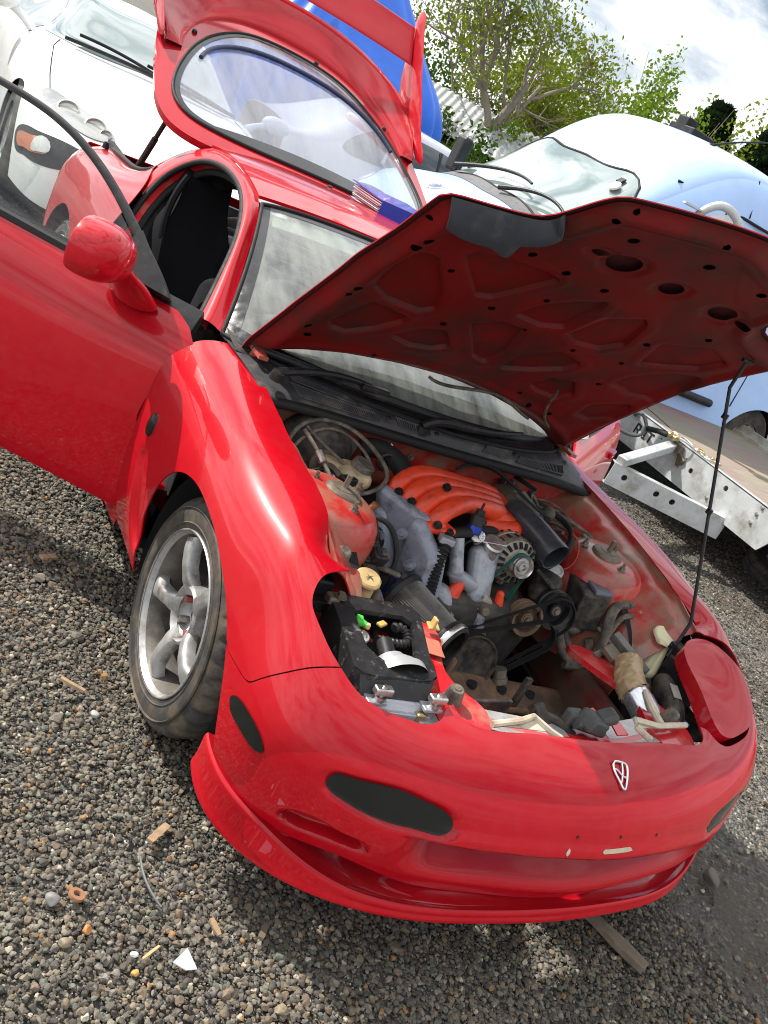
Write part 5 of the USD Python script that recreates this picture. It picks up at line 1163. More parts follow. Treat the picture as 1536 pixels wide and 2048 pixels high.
    m = MB(); m.add(hull([(-.10, -.22, .37, .014), (-.075, -.20, .41, .014)])); m.add(hull([(-.10, -.22, .37, .014), (-.12, -.235, .33, .016)])); part(E, 'engine_bracket', m, RUSTY)
    # cone air filter with end ring and its pipe
    b0, b1 = A(-.262, -.085, .510), A(-.185, -.245, .500); dd = (b1 - b0) / np.linalg.norm(b1 - b0); Ff = frame(dd); Ln = np.linalg.norm(b1 - b0)
    n = 150; P = []
    for t in np.linspace(0, 1, 8):
        r = .078 - .016 * t + .0045 * (np.arange(n) % 2 * 2 - 1); a = np.linspace(0, 2 * np.pi, n, endpoint=False)
        P.append((np.stack([r * np.cos(a), r * np.sin(a), 0 * a + t * Ln], 1)) @ Ff.T + b0)
    fi = part(CAR, 'air_filter', grid(np.array(P), closed_v=True, flip=True), plain('grey_filter_mesh', (0.22, 0.215, 0.20), 0.6, metal=0.35, var=0.2, scale=200, dirt=(0.07, 0.065, 0.06), dirt_amt=0.35), 20)
    m = MB(); m.lathe([(.070, -.012), (.088, -.012), (.090, .0), (.084, .012)], b0, dd, 40); m.lathe([(.066, -.010), (.071, -.008), (.073, .006), (.070, .026), (.064, .030), (.058, .026), (.056, -.02), (0, -.02)], b1, dd, 40)
    part(fi, 'filter_ends', m, BLACK, 30)
    part(fi, 'clamp_ring', MB().lathe([(.072, .004), (.0745, .008), (.0745, .018), (.072, .022)], b1, dd, 36), STEEL)
    part(fi, 'blue_silicone_sleeve', MB().tube([b0 - dd * .005, b0 - dd * .03, b0 - dd * .05 + A(-.01, 0, .01)], .045, 22, 10), plain('blue_silicone', (0.01, 0.012, 0.22), 0.35), True)
    P = spline([b0 - dd * .05, b0 + A(-.07, .12, .03), b0 + A(-.045, .19, .06), b0 + A(.02, .24, .08)], 90); rr = .040 + .003 * np.sign(np.sin(np.arange(90) * .9))
    part(fi, 'inlet_hose', MB().tube(P, rr, 18), RUBBER, 30)
    return E
ENG = engine()

def bay_fittings():
    # brake servo, master cylinder, reservoir
    o = A(-.44, .415, .680); d = A(.05, -1, .06); d /= np.linalg.norm(d)
    bs = part(CAR, 'brake_servo', MB().lathe([(0, .10), (.03, .098), (.05, .088), (.085, .082), (.118, .055), (.128, .030), (.131, .020), (.131, .005), (.124, -.01), (.11, -.03)], o, d, 48), BLACK_DIRTY, 40)
    m = MB(); m.cyl(o + d * .09, o + d * .22, .021, n=16); m.cyl(o + d * .09, o + d * .105, .045, n=18); part(bs, 'master_cylinder', m, DULL)
    m = MB(); m.add(hull([(-.385, .275, .700, .030), (-.385, .225, .700, .030), (-.345, .275, .700, .030), (-.345, .225, .700, .030), (-.365, .25, .66, .03)])); m.add(hull([(-.44, .30, .70, .02), (-.39, .27, .70, .025)])); rs = part(bs, 'fluid_reservoir', m, plain('dirty_tan_tank', (0.40, 0.31, 0.18), 0.5, var=0.2, dirt=(0.10, 0.085, 0.06), dirt_amt=0.5), 40)
    part(rs, 'reservoir_cap', MB().lathe([(0, .026), (.030, .026), (.034, .022), (.036, .0), (.030, -.004)], (-.352, .245, .725), (.15, -.15, 1), 28), HOSE, 30)
    m = MB(); m.box((-.41, .19, .70), (.055, .035, .035), rotm((0, 0, 1), .4), .006); m.box((-.44, .21, .68), (.05, .05, .05), rotm((0, 1, 0), .3), .008); part(bs, 'pressure_switch', m, BLACK)
    def hose(name, pts, r, mt, k=30, parent=CAR, n=8): return part(parent, name, MB().tube(pts, r, n, k), mt, True)
    hose('brake_pipe', [(-.575, .30, .715), (-.53, .345, .775), (-.44, .365, .800), (-.345, .34, .79), (-.29, .28, .765), (-.285, .20, .735), (-.33, .17, .70), (-.40, .19, .67)], .0065, HOSE, 50)
    hose('brake_pipe', [(-.57, .28, .70), (-.50, .33, .765), (-.42, .345, .785), (-.35, .31, .77), (-.31, .26, .735)], .005, HOSE, 40)
    hose('brake_pipe', [(-.535, .32, .77), (-.50, .26, .74), (-.485, .20, .72), (-.475, .14, .70)], .0065, HOSE, 24)
    hose('brake_pipe', [(-.485, .20, .715), (-.465, .17, .69), (-.46, .12, .62)], .006, HOSE, 20)
    part(CAR, 'pipe_union', MB().cyl((-.50, .255, .742), (-.49, .22, .727), .011, n=8), STEEL)
    hose('brake_pipe', [(-.52, .34, .775), (-.47, .30, .75), (-.43, .27, .735), (-.39, .25, .72)], .005, HOSE, 24)
    hose('brake_pipe', [(-.55, .22, .69), (-.50, .22, .70), (-.45, .24, .70), (-.43, .22, .66), (-.44, .15, .58)], .007, BLACK, 30)
    hose('servo_hose', [(-.30, .37, .74), (-.24, .34, .762), (-.19, .27, .74), (-.19, .20, .68)], .030, RUBBER, 30, n=14)
    part(CAR, 'spring_clip', MB().tube([(-.235 + .006 * math.sin(t * 3), .335 - .01 * t, .795 - .012 * t) for t in np.linspace(0, 2, 20)], .003, 5), STEEL)
    m = MB(); m.cyl((-.405, .06, .66), (-.385, .05, .72), .011, n=10); part(CAR, 'copper_stud', m, plain('copper_brown', (0.28, 0.12, 0.06), 0.5, metal=0.6, var=0.3))
    hose('ground_cable', [(-.42, .0, .70), (-.375, -.03, .705), (-.34, -.06, .66), (-.335, -.08, .60), (-.36, -.06, .57)], .008, RUBBER, 30)
    # bracket with black plate on the tower, relays, washer bottle on the right
    m = MB(); m.box((-.435, -.045, .690), (.05, .055, .004), rotm((1, 0, 0), .5) @ rotm((0, 1, 0), -.25)); m.box((-.46, -.05, .655), (.006, .01, .07), rotm((0, 1, 0), -.2)); part(CAR, 'black_bracket', m, BLACK)
    for k, p in enumerate(((-.415, -.045, .645), (-.405, -.095, .640), (-.44, -.08, .615), (-.43, -.125, .60))):
        m = MB(); m.box(p, (.045, .042, .040), rotm((1, 0, 0), .35), .006); m.box(A(*p) + A(-.004, -.008, .021), (.030, .028, .006), rotm((1, 0, 0), .35), .003); r_ = part(CAR, 'relay', m, BLACK_DIRTY, 30)
    hose('wiring_loom', [(-.40, -.08, .60), (-.35, -.09, .60), (-.30, -.09, .59), (-.24, -.08, .575), (-.19, -.09, .56)], .008, HOSE, 24)
    part(CAR, 'wiring_plug', MB().cyl((-.31, -.09, .593), (-.265, -.085, .585), .011, n=8), BLACK)
    m = MB(); m.add(hull([(-.56, -.055, .655, .022), (-.50, -.065, .655, .022), (-.545, -.15, .610, .022), (-.50, -.16, .60, .022)])); m.add(hull([(-.505, -.14, .61, .025), (-.48, -.20, .60, .026), (-.485, -.20, .50, .035)])); m.cyl((-.482, -.200, .60), (-.482, -.200, .624), .024, n=18)
    wb = part(CAR, 'washer_bottle', m, CREAM, 40)
    part(wb, 'bottle_cap', MB().lathe([(0, .010), (.030, .010), (.035, .006), (.036, .0), (.030, -.004)], (-.482, -.200, .628), (-.1, -.25, 1), 28), CREAM, 30)
    part(wb, 'cap_symbol', MB().box((-.482, -.203, .639), (.030, .003, .001), rotm((0, 0, 1), .4)).box((-.482, -.203, .639), (.003, .024, .001), rotm((0, 0, 1), .4)), HOSE)
    hose('filler_hose', [(-.455, -.19, .60), (-.435, -.225, .57), (-.44, -.26, .53), (-.46, -.27, .48)], .020, HOSE, 20, n=14)
    m = MB(); m.add(hull([(-.60, -.19, .63, .02), (-.53, -.20, .63, .02), (-.60, -.30, .585, .02), (-.54, -.30, .585, .02)])); m.add(hull([(-.68, -.25, .56, .02), (-.45, -.27, .54, .02), (-.68, -.33, .54, .02), (-.45, -.34, .54, .02)]))
    part(CAR, 'inner_bracket', m, RED_BAY, 40)
    m = MB(); m.lathe([(0, .034), (.014, .034), (.018, .030), (.024, .004), (.026, 0)], (-.565, -.165, .652), (0, -.3, 1), 18); part(CAR, 'rubber_stop', m, HOSE, 30)
    m = MB(); m.box((-.655, -.26, .63), (.07, .05, .05), None, .012); m.box((-.665, -.30, .60), (.06, .04, .03), None, .01); part(CAR, 'wing_support', m, BLACK, 30)
    # right headlamp: lowered pod with its lid gone
    fr = Polygon(spline([(-.645, -.318), (-.43, -.322), (-.405, -.345), (-.455, -.50), (-.470, -.575), (-.50, -.590), (-.66, -.590), (-.690, -.572), (-.665, -.40), (-.66, -.345)], 100, k=1, closed=True))
    ho = Polygon([(-.612, -.368), (-.460, -.370), (-.448, -.385), (-.495, -.500), (-.525, -.545), (-.600, -.545), (-.628, -.495)]).buffer(-.01).buffer(.01)
    v, f = flat(Polygon(fr.exterior.coords, [ho.exterior.coords]), 0, .03)
    z = .648 - (v[:, 1] + .33) * -.06
    m = MB(); m.add(thicken((np.c_[v[:, :2], z], f), .012))
    rim = np.array(fr.exterior.coords); zr = .648 - (rim[:, 1] + .33) * -.06
    m.add(grid(np.stack([np.c_[rim, zr - .002], np.c_[rim * 1.0, zr - .11]], 1)))
    m.add(thicken((np.array([(-.68, -.585, .628), (-.49, -.595, .628), (-.50, -.612, .585), (-.67, -.605, .585)]), np.array([[0, 2, 1], [0, 3, 2]])), .006))
    hp = part(CAR, 'headlamp_pod', m, plain('scuffed_black_pod', (0.014, 0.014, 0.015), 0.42, var=0.3, dirt=(0.20, 0.20, 0.20), dirt_amt=0.12, dirt_scale=40), 30)
    part(hp, 'pod_interior', MB().box((-.56, -.45, .545), (.24, .26, .01)), DARK)
    c = A(-.545, -.500, .600); dl = A(0, -.85, -.25); dl /= np.linalg.norm(dl)
    part(hp, 'reflector_back', MB().lathe([(.075, .05), (.072, .03), (.060, .028), (.058, .015), (.048, .013), (.046, .003), (.036, .0), (.034, -.012), (0, -.014)], c, dl, 36), plain('grey_white_reflector', (0.28, 0.285, 0.29), 0.4, var=0.06), 25)
    part(hp, 'bulb_socket', MB().cyl(c - dl * .01, c - dl * .06, .020, n=18), BLACK)
    P = spline([(-.50, -.40, .628), (-.475, -.405, .63), (-.475, -.435, .62), (-.52, -.44, .615), (-.56, -.44, .615)], 60); rr = .011 + .0015 * np.sign(np.sin(np.arange(60) * 1.5)); part(hp, 'corrugated_tube', MB().tube(P, rr, 10), BLACK, 30)
    m = MB(); m.box((-.597, -.393, .632), (.018, .030, .016), rotm((0, 0, 1), -.4), .004); m.cyl((-.597, -.393, .632), (-.582, -.41, .63), .008, n=10); part(hp, 'green_plug', m, plain('bright_green_plastic', (0.06, 0.42, 0.05), 0.4), 30)
    part(hp, 'plug_cap', MB().box((-.582, -.412, .632), (.010, .012, .014), rotm((0, 0, 1), -.4), .003), CREAM)
    part(hp, 'cable_tape', MB().box((-.535, -.395, .632), (.028, .016, .008), rotm((0, 0, 1), .5), .003), plain('yellow_tape', (0.45, 0.30, 0.08), 0.5))
    m = MB(); m.lathe([(0, .012), (.006, .012), (.010, .006), (.016, .004), (.018, 0)], (-.605, -.44, .622), (0, -.3, 1), 16); part(hp, 'adjuster', m, STEEL, 20)
    m = MB(); m.bolt((-.640, -.345, .655), (0, 0, 1), .010, .010); m.box((-.655, -.34, .645), (.03, .03, .02), None, .005); part(hp, 'pivot_bolt', m, DULL, 20)
    SILV = plain('silver_lamp_bracket', (0.42, 0.43, 0.46), 0.4, metal=0.5, var=0.1, dirt=(0.12, 0.11, 0.1), dirt_amt=0.3)
    m = MB(); m.add(hull([(-.675, -.600, .578, .010), (-.49, -.612, .578, .010), (-.66, -.622, .545, .012), (-.50, -.635, .545, .012)])); m.box((-.585, -.628, .558), (.19, .012, .03), rotm((0, 0, 1), -.06), .003)
    for x, y in ((-.635, -.612), (-.490, -.622)): m.box((x, y, .588), (.05, .032, .010), None, .003); m.box((x, y - .01, .560), (.06, .034, .010), None, .003)
    lb = part(hp, 'lamp_bracket', m, SILV, 30)
    for x, y in ((-.628, -.615), (-.487, -.626)):
        m = MB(); m.cyl((x, y, .545), (x, y, .628), .0055, n=10); m.cyl((x, y, .592), (x, y, .602), .014, n=16); m.box((x, y, .615), (.045, .022, .018), None, .005); part(lb, 'adjuster_screw', m, STEEL, 25)
    m = MB(); m.box((-.655, -.618, .565), (.028, .02, .03), None, .004); m.box((-.515, -.632, .562), (.024, .02, .032), None, .004); part(lb, 'bracket_clip', m, plain('brass_clip', (0.35, 0.28, 0.16), 0.4, metal=0.6))
    part(CAR, 'lamp_shroud', MB().add(hull([(-.66, -.60, .49, .03), (-.47, -.62, .49, .03), (-.62, -.64, .50, .03), (-.50, -.66, .50, .02)])), BLACK_DIRTY, 40)
    part(CAR, 'plastic_clip', MB().box((-.288, -.285, .575), (.035, .025, .006), rotm((1, 0, 0), .3), .002).box((-.295, -.29, .588), (.008, .02, .03), None, .002), plain('yellow_clip', (0.55, 0.38, 0.14), 0.45))
    part(CAR, 'foil_tape', MB().box((-.33, -.37, .5695), (.045, .07, .0015), rotm((0, 0, 1), -.25)), plain('tan_sticker', (0.42, 0.14, 0.09), 0.5))
    # left side: fuse box, relays, plugs, looms, module, bottle
    Mf = rotm((0, 0, 1), -.28) @ rotm((0, 1, 0), -.15)
    fb = part(CAR, 'fuse_box', MB().box((.435, -.035, .605), (.10, .20, .13), Mf, .010), BLACK_DIRTY, 30)
    part(fb, 'fuse_box_lid', MB().box(A(.435, -.035, .605) + Mf @ A(.022, 0, .069), (.062, .19, .014), Mf, .005), plain('grey_scuffed_lid', (0.10, 0.11, 0.13), 0.35, var=0.25, dirt=(0.2, 0.19, 0.17), dirt_amt=0.3), 30)
    part(fb, 'fuse_box_foot', MB().add(hull([(.40, -.10, .53, .03), (.46, -.08, .53, .03), (.43, .0, .52, .04)])), HOSE, 30)
    rl = part(CAR, 'relay', MB().box((.605, -.075, .655), (.055, .048, .050), rotm((0, 0, 1), -.3), .006), BLACK_DIRTY, 30)
    part(rl, 'relay_label', MB().box((.605, -.075, .6812), (.040, .032, .001), rotm((0, 0, 1), -.3)), plain('grey_relay_top', (0.22, 0.22, 0.23), 0.5))
    part(CAR, 'round_cap', MB().lathe([(0, .004), (.018, .004), (.022, .008), (.027, .008), (.029, 0), (.029, -.02)], (.352, .035, .640), (-.3, -.3, 1), 26), plain('white_ring', (0.55, 0.56, 0.55), 0.4), 30)
    part(CAR, 'wiring_plug', MB().box((.555, -.125, .660), (.050, .040, .030), rotm((0, 0, 1), .3), .006), HOSE, 30)
    part(CAR, 'wiring_plug', MB().box((.585, -.165, .655), (.060, .036, .030), rotm((0, 0, 1), -.2), .006), plain('grey_plug', (0.20, 0.20, 0.19), 0.5, dirt=(0.1, .09, .07), dirt_amt=.4), 30)
    part(CAR, 'wiring_plug', MB().box((.62, -.125, .655), (.03, .045, .024), rotm((0, 0, 1), .6), .005), BLACK, 30)
    hose('wiring_loom', [(.54, -.13, .655), (.49, -.135, .645), (.46, -.17, .60), (.455, -.20, .53), (.43, -.20, .47), (.37, -.18, .44)], .017, HOSE, 40, n=12)
    hose('wiring_loom', [(.54, -.17, .645), (.50, -.17, .63), (.475, -.18, .59), (.465, -.21, .52)], .010, HOSE, 30)
    hose('wiring_loom', [(.33, -.08, .545), (.345, -.13, .50), (.385, -.17, .455), (.44, -.17, .47), (.455, -.14, .52)], .015, HOSE, 36, n=12)
    hose('wiring_loom', [(.38, -.06, .55), (.38, -.12, .50), (.42, -.16, .46)], .014, HOSE, 24, n=12)
    hose('wiring_loom', [(.59, -.20, .62), (.60, -.24, .57), (.58, -.30, .52), (.55, -.36, .48)], .020, HOSE, 24, n=12)
    hose('wire', [(.62, -.14, .66), (.645, -.155, .665), (.65, -.175, .655), (.62, -.185, .645)], .003, plain('white_wire', (0.5, 0.5, 0.48), 0.5), 20)
    hose('wire', [(.365, .02, .66), (.40, .03, .70), (.405, .06, .74), (.40, .10, .75)], .0028, plain('red_wire', (0.4, 0.02, 0.02), 0.5), 20)
    hose('heater_hose', [(.30, .02, .66), (.37, .06, .70), (.42, .12, .74), (.44, .20, .745), (.40, .26, .75), (.34, .30, .75)], .010, RUBBER, 30)
    m = MB(); Mb = fit_frame((0, 0, 0), A(.045, -.115, -.03), (1, .3, .3))[0]
    m.box((.430, -.315, .600), (.145, .028, .030), Mb, .004); md = part(CAR, 'control_module', m, plain('dark_grey_module', (0.05, 0.052, 0.052), 0.45, var=0.2, dirt=(0.14, 0.13, 0.11), dirt_amt=0.4), 30)
    part(md, 'module_bracket', MB().box((.375, -.30, .585), (.05, .045, .02), Mb, .004).box((.385, -.27, .57), (.02, .10, .006), Mb), DULL, 30)
    part(CAR, 'splash_panel', MB().box((.53, -.24, .53), (.16, .22, .012), rotm((0, 1, 0), .5), .004), plain('dusty_grey_panel', (0.13, 0.12, 0.105), 0.7, var=0.25, dirt=(0.2, 0.17, 0.13), dirt_amt=0.5), 30)
    m = MB(); m.add(hull([(.60, -.27, .62, .026), (.575, -.29, .54, .035), (.62, -.26, .54, .035)])); m.cyl((.588, -.268, .62), (.586, -.272, .650), .024, n=18)
    m.tube([(.595, -.235, .655), (.625, -.215, .688), (.66, -.20, .700), (.70, -.21, .695)], .013, 10, 18); m.tube([(.60, -.245, .652), (.64, -.235, .680), (.68, -.235, .680), (.715, -.25, .672)], .012, 10, 18)
    bt = part(CAR, 'washer_bottle', m, plain('pale_cream_bottle', (0.66, 0.60, 0.38), 0.4, var=0.06, subsurface_weight=0.15), 40)
    part(bt, 'bottle_cap', MB().lathe([(0, .008), (.034, .008), (.038, .004), (.039, -.004)], (.584, -.275, .657), (-.12, -.3, 1), 28).box((.59, -.318, .655), (.016, .02, .006), None, .002), stage_mat('pale_cream_bottle'), 30)
    # covered alloy pipe in the left front corner
    P = spline([(.385, -.375, .585), (.360, -.42, .570), (.362, -.48, .555), (.385, -.54, .52), (.40, -.58, .46)], 40)
    ap = part(CAR, 'alloy_pipe', MB().tube(P, [.036, .040, .042, .042, .040], 26), plain('polished_alloy_pipe', (0.62, 0.63, 0.66), 0.22, metal=0.9, var=0.06), True)
    P2 = spline([(.400, -.350, .592), (.378, -.385, .583), (.360, -.425, .570), (.358, -.455, .562)], 40)
    tp = MB().tube(P2, [.040, .041, .046, .046], 40).mesh(); v = tp[0]; nn = vnormals(*tp); v = v + nn * ((np.abs(meshkit.noise(v * 60, 3) - .5) * 2 - .4) * .007)[:, None]
    part(ap, 'brown_tape', (v, tp[1]), plain('brown_parcel_tape', (0.36, 0.25, 0.14), 0.35, var=0.15, scale=40), 25)
    m = MB(); m.tube([(.345, -.485, .60), (.335, -.54, .585), (.330, -.60, .575)], [.008, .011, .010], 8, 16); part(CAR, 'bone_lever', m, stage_mat('bone_painted_bracket'), 40)
    m = MB(); m.add(hull([(.50, -.42, .585, .03), (.485, -.50, .565, .03), (.47, -.55, .53, .028), (.50, -.45, .52, .03)])); dct = part(CAR, 'brake_duct', m, BLACK_DIRTY, 40)
    part(dct, 'blue_tape', MB().box((.475, -.555, .553), (.05, .03, .012), rotm((0, 0, 1), .2), .004), plain('blue_tape', (0.01, 0.10, 0.42), 0.4))
    part(dct, 'duct_sticker', MB().box((.487, -.475, .602), (.028, .05, .002), rotm((0, 0, 1), -.3) @ rotm((1, 0, 0), .25)), plain('grey_sticker', (0.28, 0.27, 0.24), 0.6))
    m = MB(); m.box((.595, -.335, .655), (.05, .05, .03), None, .008); m.box((.585, -.36, .62), (.06, .05, .05), rotm((0, 0, 1), .3), .008); m.bolt((.57, -.33, .66), (0, 0, 1), .008); part(CAR, 'prop_clip', m, BLACK, 30)
    m = MB(); m.box((.555, -.50, .535), (.10, .20, .012), rotm((0, 1, 0), -.1), .004); m.box((.58, -.58, .55), (.08, .03, .05), None, .006); part(CAR, 'left_lamp_tray', m, BLACK_DIRTY, 30)
    m = MB(); m.box((.655, -.13, .695), (.05, .05, .012), rotm((0, 1, 0), -.3), .003); part(CAR, 'black_plate', m, BLACK)
    # dark clutter of the left rear corner: lines, solenoids, turbo pipework
    m = MB(); rng = np.random.default_rng(5)
    for k in range(14):
        a = A(rng.uniform(.26, .40), rng.uniform(.20, .38), rng.uniform(.66, .75)); b = A(rng.uniform(.36, .56), rng.uniform(.05, .30), rng.uniform(.62, .74))
        c_ = .5 * (a + b) + A(rng.uniform(-.05, .05), rng.uniform(-.03, .05), rng.uniform(.0, .05)); m.tube([a, c_, b], rng.uniform(.0035, .008), 7, 18)
    part(CAR, 'vacuum_lines', m, HOSE, True)
    m = MB()
    for k in range(12):
        p = A(rng.uniform(.30, .54), rng.uniform(.12, .36), rng.uniform(.60, .70)); m.add(hull([(*p, rng.uniform(.015, .03)), (*(p + rng.normal(0, .03, 3)), rng.uniform(.012, .03))]))
    part(CAR, 'turbo_plumbing', lumpy(m.mesh(), .003), plain('grimy_brown_metal', (0.055, 0.047, 0.037), 0.6, metal=0.3, var=0.4, scale=50, dirt=(0.12, 0.10, 0.07), dirt_amt=0.45), 30)
    m = MB(); m.box((.545, .13, .715), (.05, .09, .02), rotm((0, 0, 1), .4) @ rotm((1, 0, 0), .3), .004); m.box((.59, .08, .70), (.03, .06, .03), rotm((0, 0, 1), .4), .006); part(CAR, 'solenoid_bracket', m, DULL, 30)
    m = MB(); m.box((.36, .37, .775), (.012, .10, .012), rotm((0, 0, 1), .5)); m.cyl((.30, .36, .77), (.28, .34, .74), .014, n=10); m.box((.345, .30, .755), (.035, .02, .05), rotm((0, 0, 1), .5), .004); part(CAR, 'throttle_cable', m, BLACK, 30)
    m = MB()
    for k in range(5): y = .30 - .03 * k; m.tube([(.06, .36, .76), (.16, .37 - .004 * k, .79 + .004 * k), (.27, y + .06, .775), (.36, y, .75)], .004, 6, 20)
    part(CAR, 'wiring_loom', m, RUBBER, True)
    part(CAR, 'firewall_bolt', MB().bolt((-.10, .395, .745), (0, -1, .1), .008), DULL, 20)
    part(CAR, 'firewall_bolt', MB().bolt((.29, .400, .745), (0, -1, .1), .010), BLACK, 20)
bay_fittings()

def nose_details():
    # badge: open triangular emblem
    p, n = surf_at(x=0, y=-.783, z=.568); up = A(0, .75, .6); up -= n * (up @ n); up /= np.linalg.norm(up); rt = np.cross(up, n)
    if rt[0] < 0: rt = -rt
    P = lambda x, y: p + rt * x + up * y + n * .0035
    sc = .027; m = MB()
    tri = spline([(-.75, .72), (.30, .86), (.95, .62), (.82, .05), (.30, -.75), (-.05, -1.05), (-.40, -.55), (-.80, .30)], 60, closed=True) * sc
    m.tube([P(x * 1.0, y * 1.25) for x, y in tri], .0032, 8)
    m.tube([P(x * sc, y * sc * 1.25) for x, y in spline([(-.80, .35), (-.35, .25), (.10, -.10), (.55, -.18), (.90, .15)], 24)], .0028, 7)
    m.tube([P(x * sc, y * sc * 1.25) for x, y in spline([(.42, .82), (.30, .35), (.0, -.25), (-.30, -.62)], 20)], .0024, 7)
    part(CAR, 'nose_emblem', m, CHROME, True)
    for x, z in ((-.119, .452), (.014, .455), (.16, .452)):
        q, nn = surf_at(x=x, z=z, y=-.86); part(CAR, 'plate_screw_hole', MB().cyl(q - nn * .004, q + nn * .001, .004, n=12), DARK)
    def patch(poly, mtl, name):
        V, F = FRONT; g = np.where(V[:, 1] < -.7, sdist(Polygon(poly), V[:, [0, 2]]), -1.0); ln = clip(FRONT, g)
        part(CAR, name, (ln[0] + vnormals(*ln) * .0008, ln[1]), mtl, True)
    PR = plain('bare_primer_patch', (0.42, 0.37, 0.27), 0.6, var=0.15, scale=60)
    patch([(-.025, .418), (.080, .421), (.071, .432), (-.029, .428)], PR, 'primer_patch')
    patch([(-.144, .408), (-.134, .407), (-.128, .418), (-.132, .427), (-.141, .426)], PR, 'primer_patch')
    q, nn = surf_at(y=.506, z=.586, x=-.877); m = MB()
    Fm = frame(nn, (0, 0, 1)); a = np.linspace(0, 2 * np.pi, 40, endpoint=False)
    rows = [(q + (np.stack([r * .021 * np.cos(a), r * .036 * np.sin(a), 0 * a + h], 1)) @ Fm.T) for r, h in ((1.05, -.002), (1.0, .004), (.85, .010), (.5, .014), (.05, .015))]
    part(CAR, 'side_repeater', grid(np.array(rows), closed_v=True, flip=True), LENS_DARK, True)
nose_details()
# ------------------------------------------------------------------ other vehicles in the yard
WHITE = paint('white_paint', (0.78, 0.79, 0.78), rough=0.35, coat=0.7, dust=0.08, dust_color=(0.45, 0.42, 0.36))
SILVER = paint('silver_paint', (0.50, 0.52, 0.55), rough=0.3, coat=0.8, dust=0.1)
BRONZE = paint('beige_brown_paint', (0.17, 0.15, 0.12), rough=0.4, coat=0.6, dust=0.2)
PALE_BLUE = paint('pale_blue_paint', (0.40, 0.56, 0.86), rough=0.38, coat=0.6, dust=0.05)
DARK_GLASS = mat('dark_car_glass', {'p': ('principled_bsdf', {'base_color': (0.02, 0.026, 0.03), 'roughness': 0.03, 'coat_weight': 1.0, 'coat_roughness': 0.01})}, [])
PALE_SCREEN = mat('pale_windscreen_glass', {'p': ('principled_bsdf', {'base_color': (0.16, 0.21, 0.20), 'roughness': 0.03, 'coat_weight': 1.0, 'coat_roughness': 0.01, 'coat_ior': 1.9, 'specular_ior_level': 1.0})}, [])
SMOKE_LENS = plain('smoky_headlamp_lens', (0.26, 0.27, 0.25), 0.12, var=0.12, coat=1.0)
LAMP_BOWL = plain('lamp_bowl', (0.42, 0.42, 0.40), 0.2, metal=0.4)
AMBER = plain('amber_lens', (0.50, 0.10, 0.015), 0.15, coat=1.0)
CLEAR_LENS = plain('clear_lens', (0.5, 0.5, 0.48), 0.12, coat=1.0)
def simple_wheel(t, x, y, z, r, w, s, rim=.68):
    """Wheel with its axis along local y; s = side of the outer face."""
    m = MB(); prof = [(r * rim, -w / 2), (r * .88, -w * .52), (r * .97, -w * .42), (r, -w * .30), (r, w * .30), (r * .97, w * .42), (r * .88, w * .52), (r * rim, w / 2)]
    m.lathe(prof, (x, y, z), (0, s, 0), 48); wt = part(t, 'wheel', m, TYRE, 40)
    m = MB(); m.lathe([(r * rim, w * .42), (r * rim * .93, w * .40), (r * rim * .85, w * .22), (.05, w * .30), (.03, w * .36), (0, w * .36)], (x, y, z), (0, s, 0), 40)
    part(wt, 'rim', m, ALLOY, 40)
    m = MB(); F = frame((0, s, 0))
    for k in range(5): g = k * 1.2566; m.box(A(x, y, z) + F @ A(r * .36 * math.cos(g), r * .36 * math.sin(g), w * .34), (r * .5, .06, .02), F @ rotm((0, 0, 1), g), .008)
    part(wt, 'rim_spokes', m, ALLOY, 40)
def car_body(t, stations, paint_, n=(120, 90), arches=(), r=.34):
    """Closed body skin lofted from half sections: (distance from the nose, [(side, height) ...]); local frame: nose at x = 0, rear along +x, left along -y."""
    net = []
    for b, sec in stations:
        h = [(b + (q[2] if len(q) > 2 else 0), q[0], q[1]) for q in sec]
        net.append([(x, -y, z) for x, y, z in h[::-1]] + h[1:])
    P = loft(net, *n); V, F = grid(P, flip=True)
    for ax in arches: 
        g = np.where(np.abs(V[:, 1]) > .60, np.hypot(V[:, 0] - ax, V[:, 2] - r * .93) - r * 1.08, 1.0); V, F = clip((V, F), g)
    if vnormals(V, F)[np.argmax(V[:, 2]), 2] < 0: F = F[:, ::-1]
    part(t, 'body', thicken((V, F), .004), paint_, 40)
    return V, F
def overlay(t, name, VF, mask, mt, off=.004, smooth=True, **kw):
    v, f = clip(VF, mask(VF[0])); return part(t, name, (v + vnormals(v, f) * off, f), mt, smooth, **kw)
def line_on(VF, pts, r, axis=1):
    """A thin tube over the skin through (x, z) points on the side given by axis sign."""
    V = VF[0]; s = 1 if axis > 0 else -1; side = V[V[:, 1] * s > .3]; out = []
    for x, z in pts:
        d = (side[:, 0] - x) ** 2 + (side[:, 2] - z) ** 2; i = np.argsort(d)[:6]; w = 1 / (d[i] + 1e-5); out.append((x, (side[i, 1] * w).sum() / w.sum() + s * (r * .5 + .003), z))
    return out
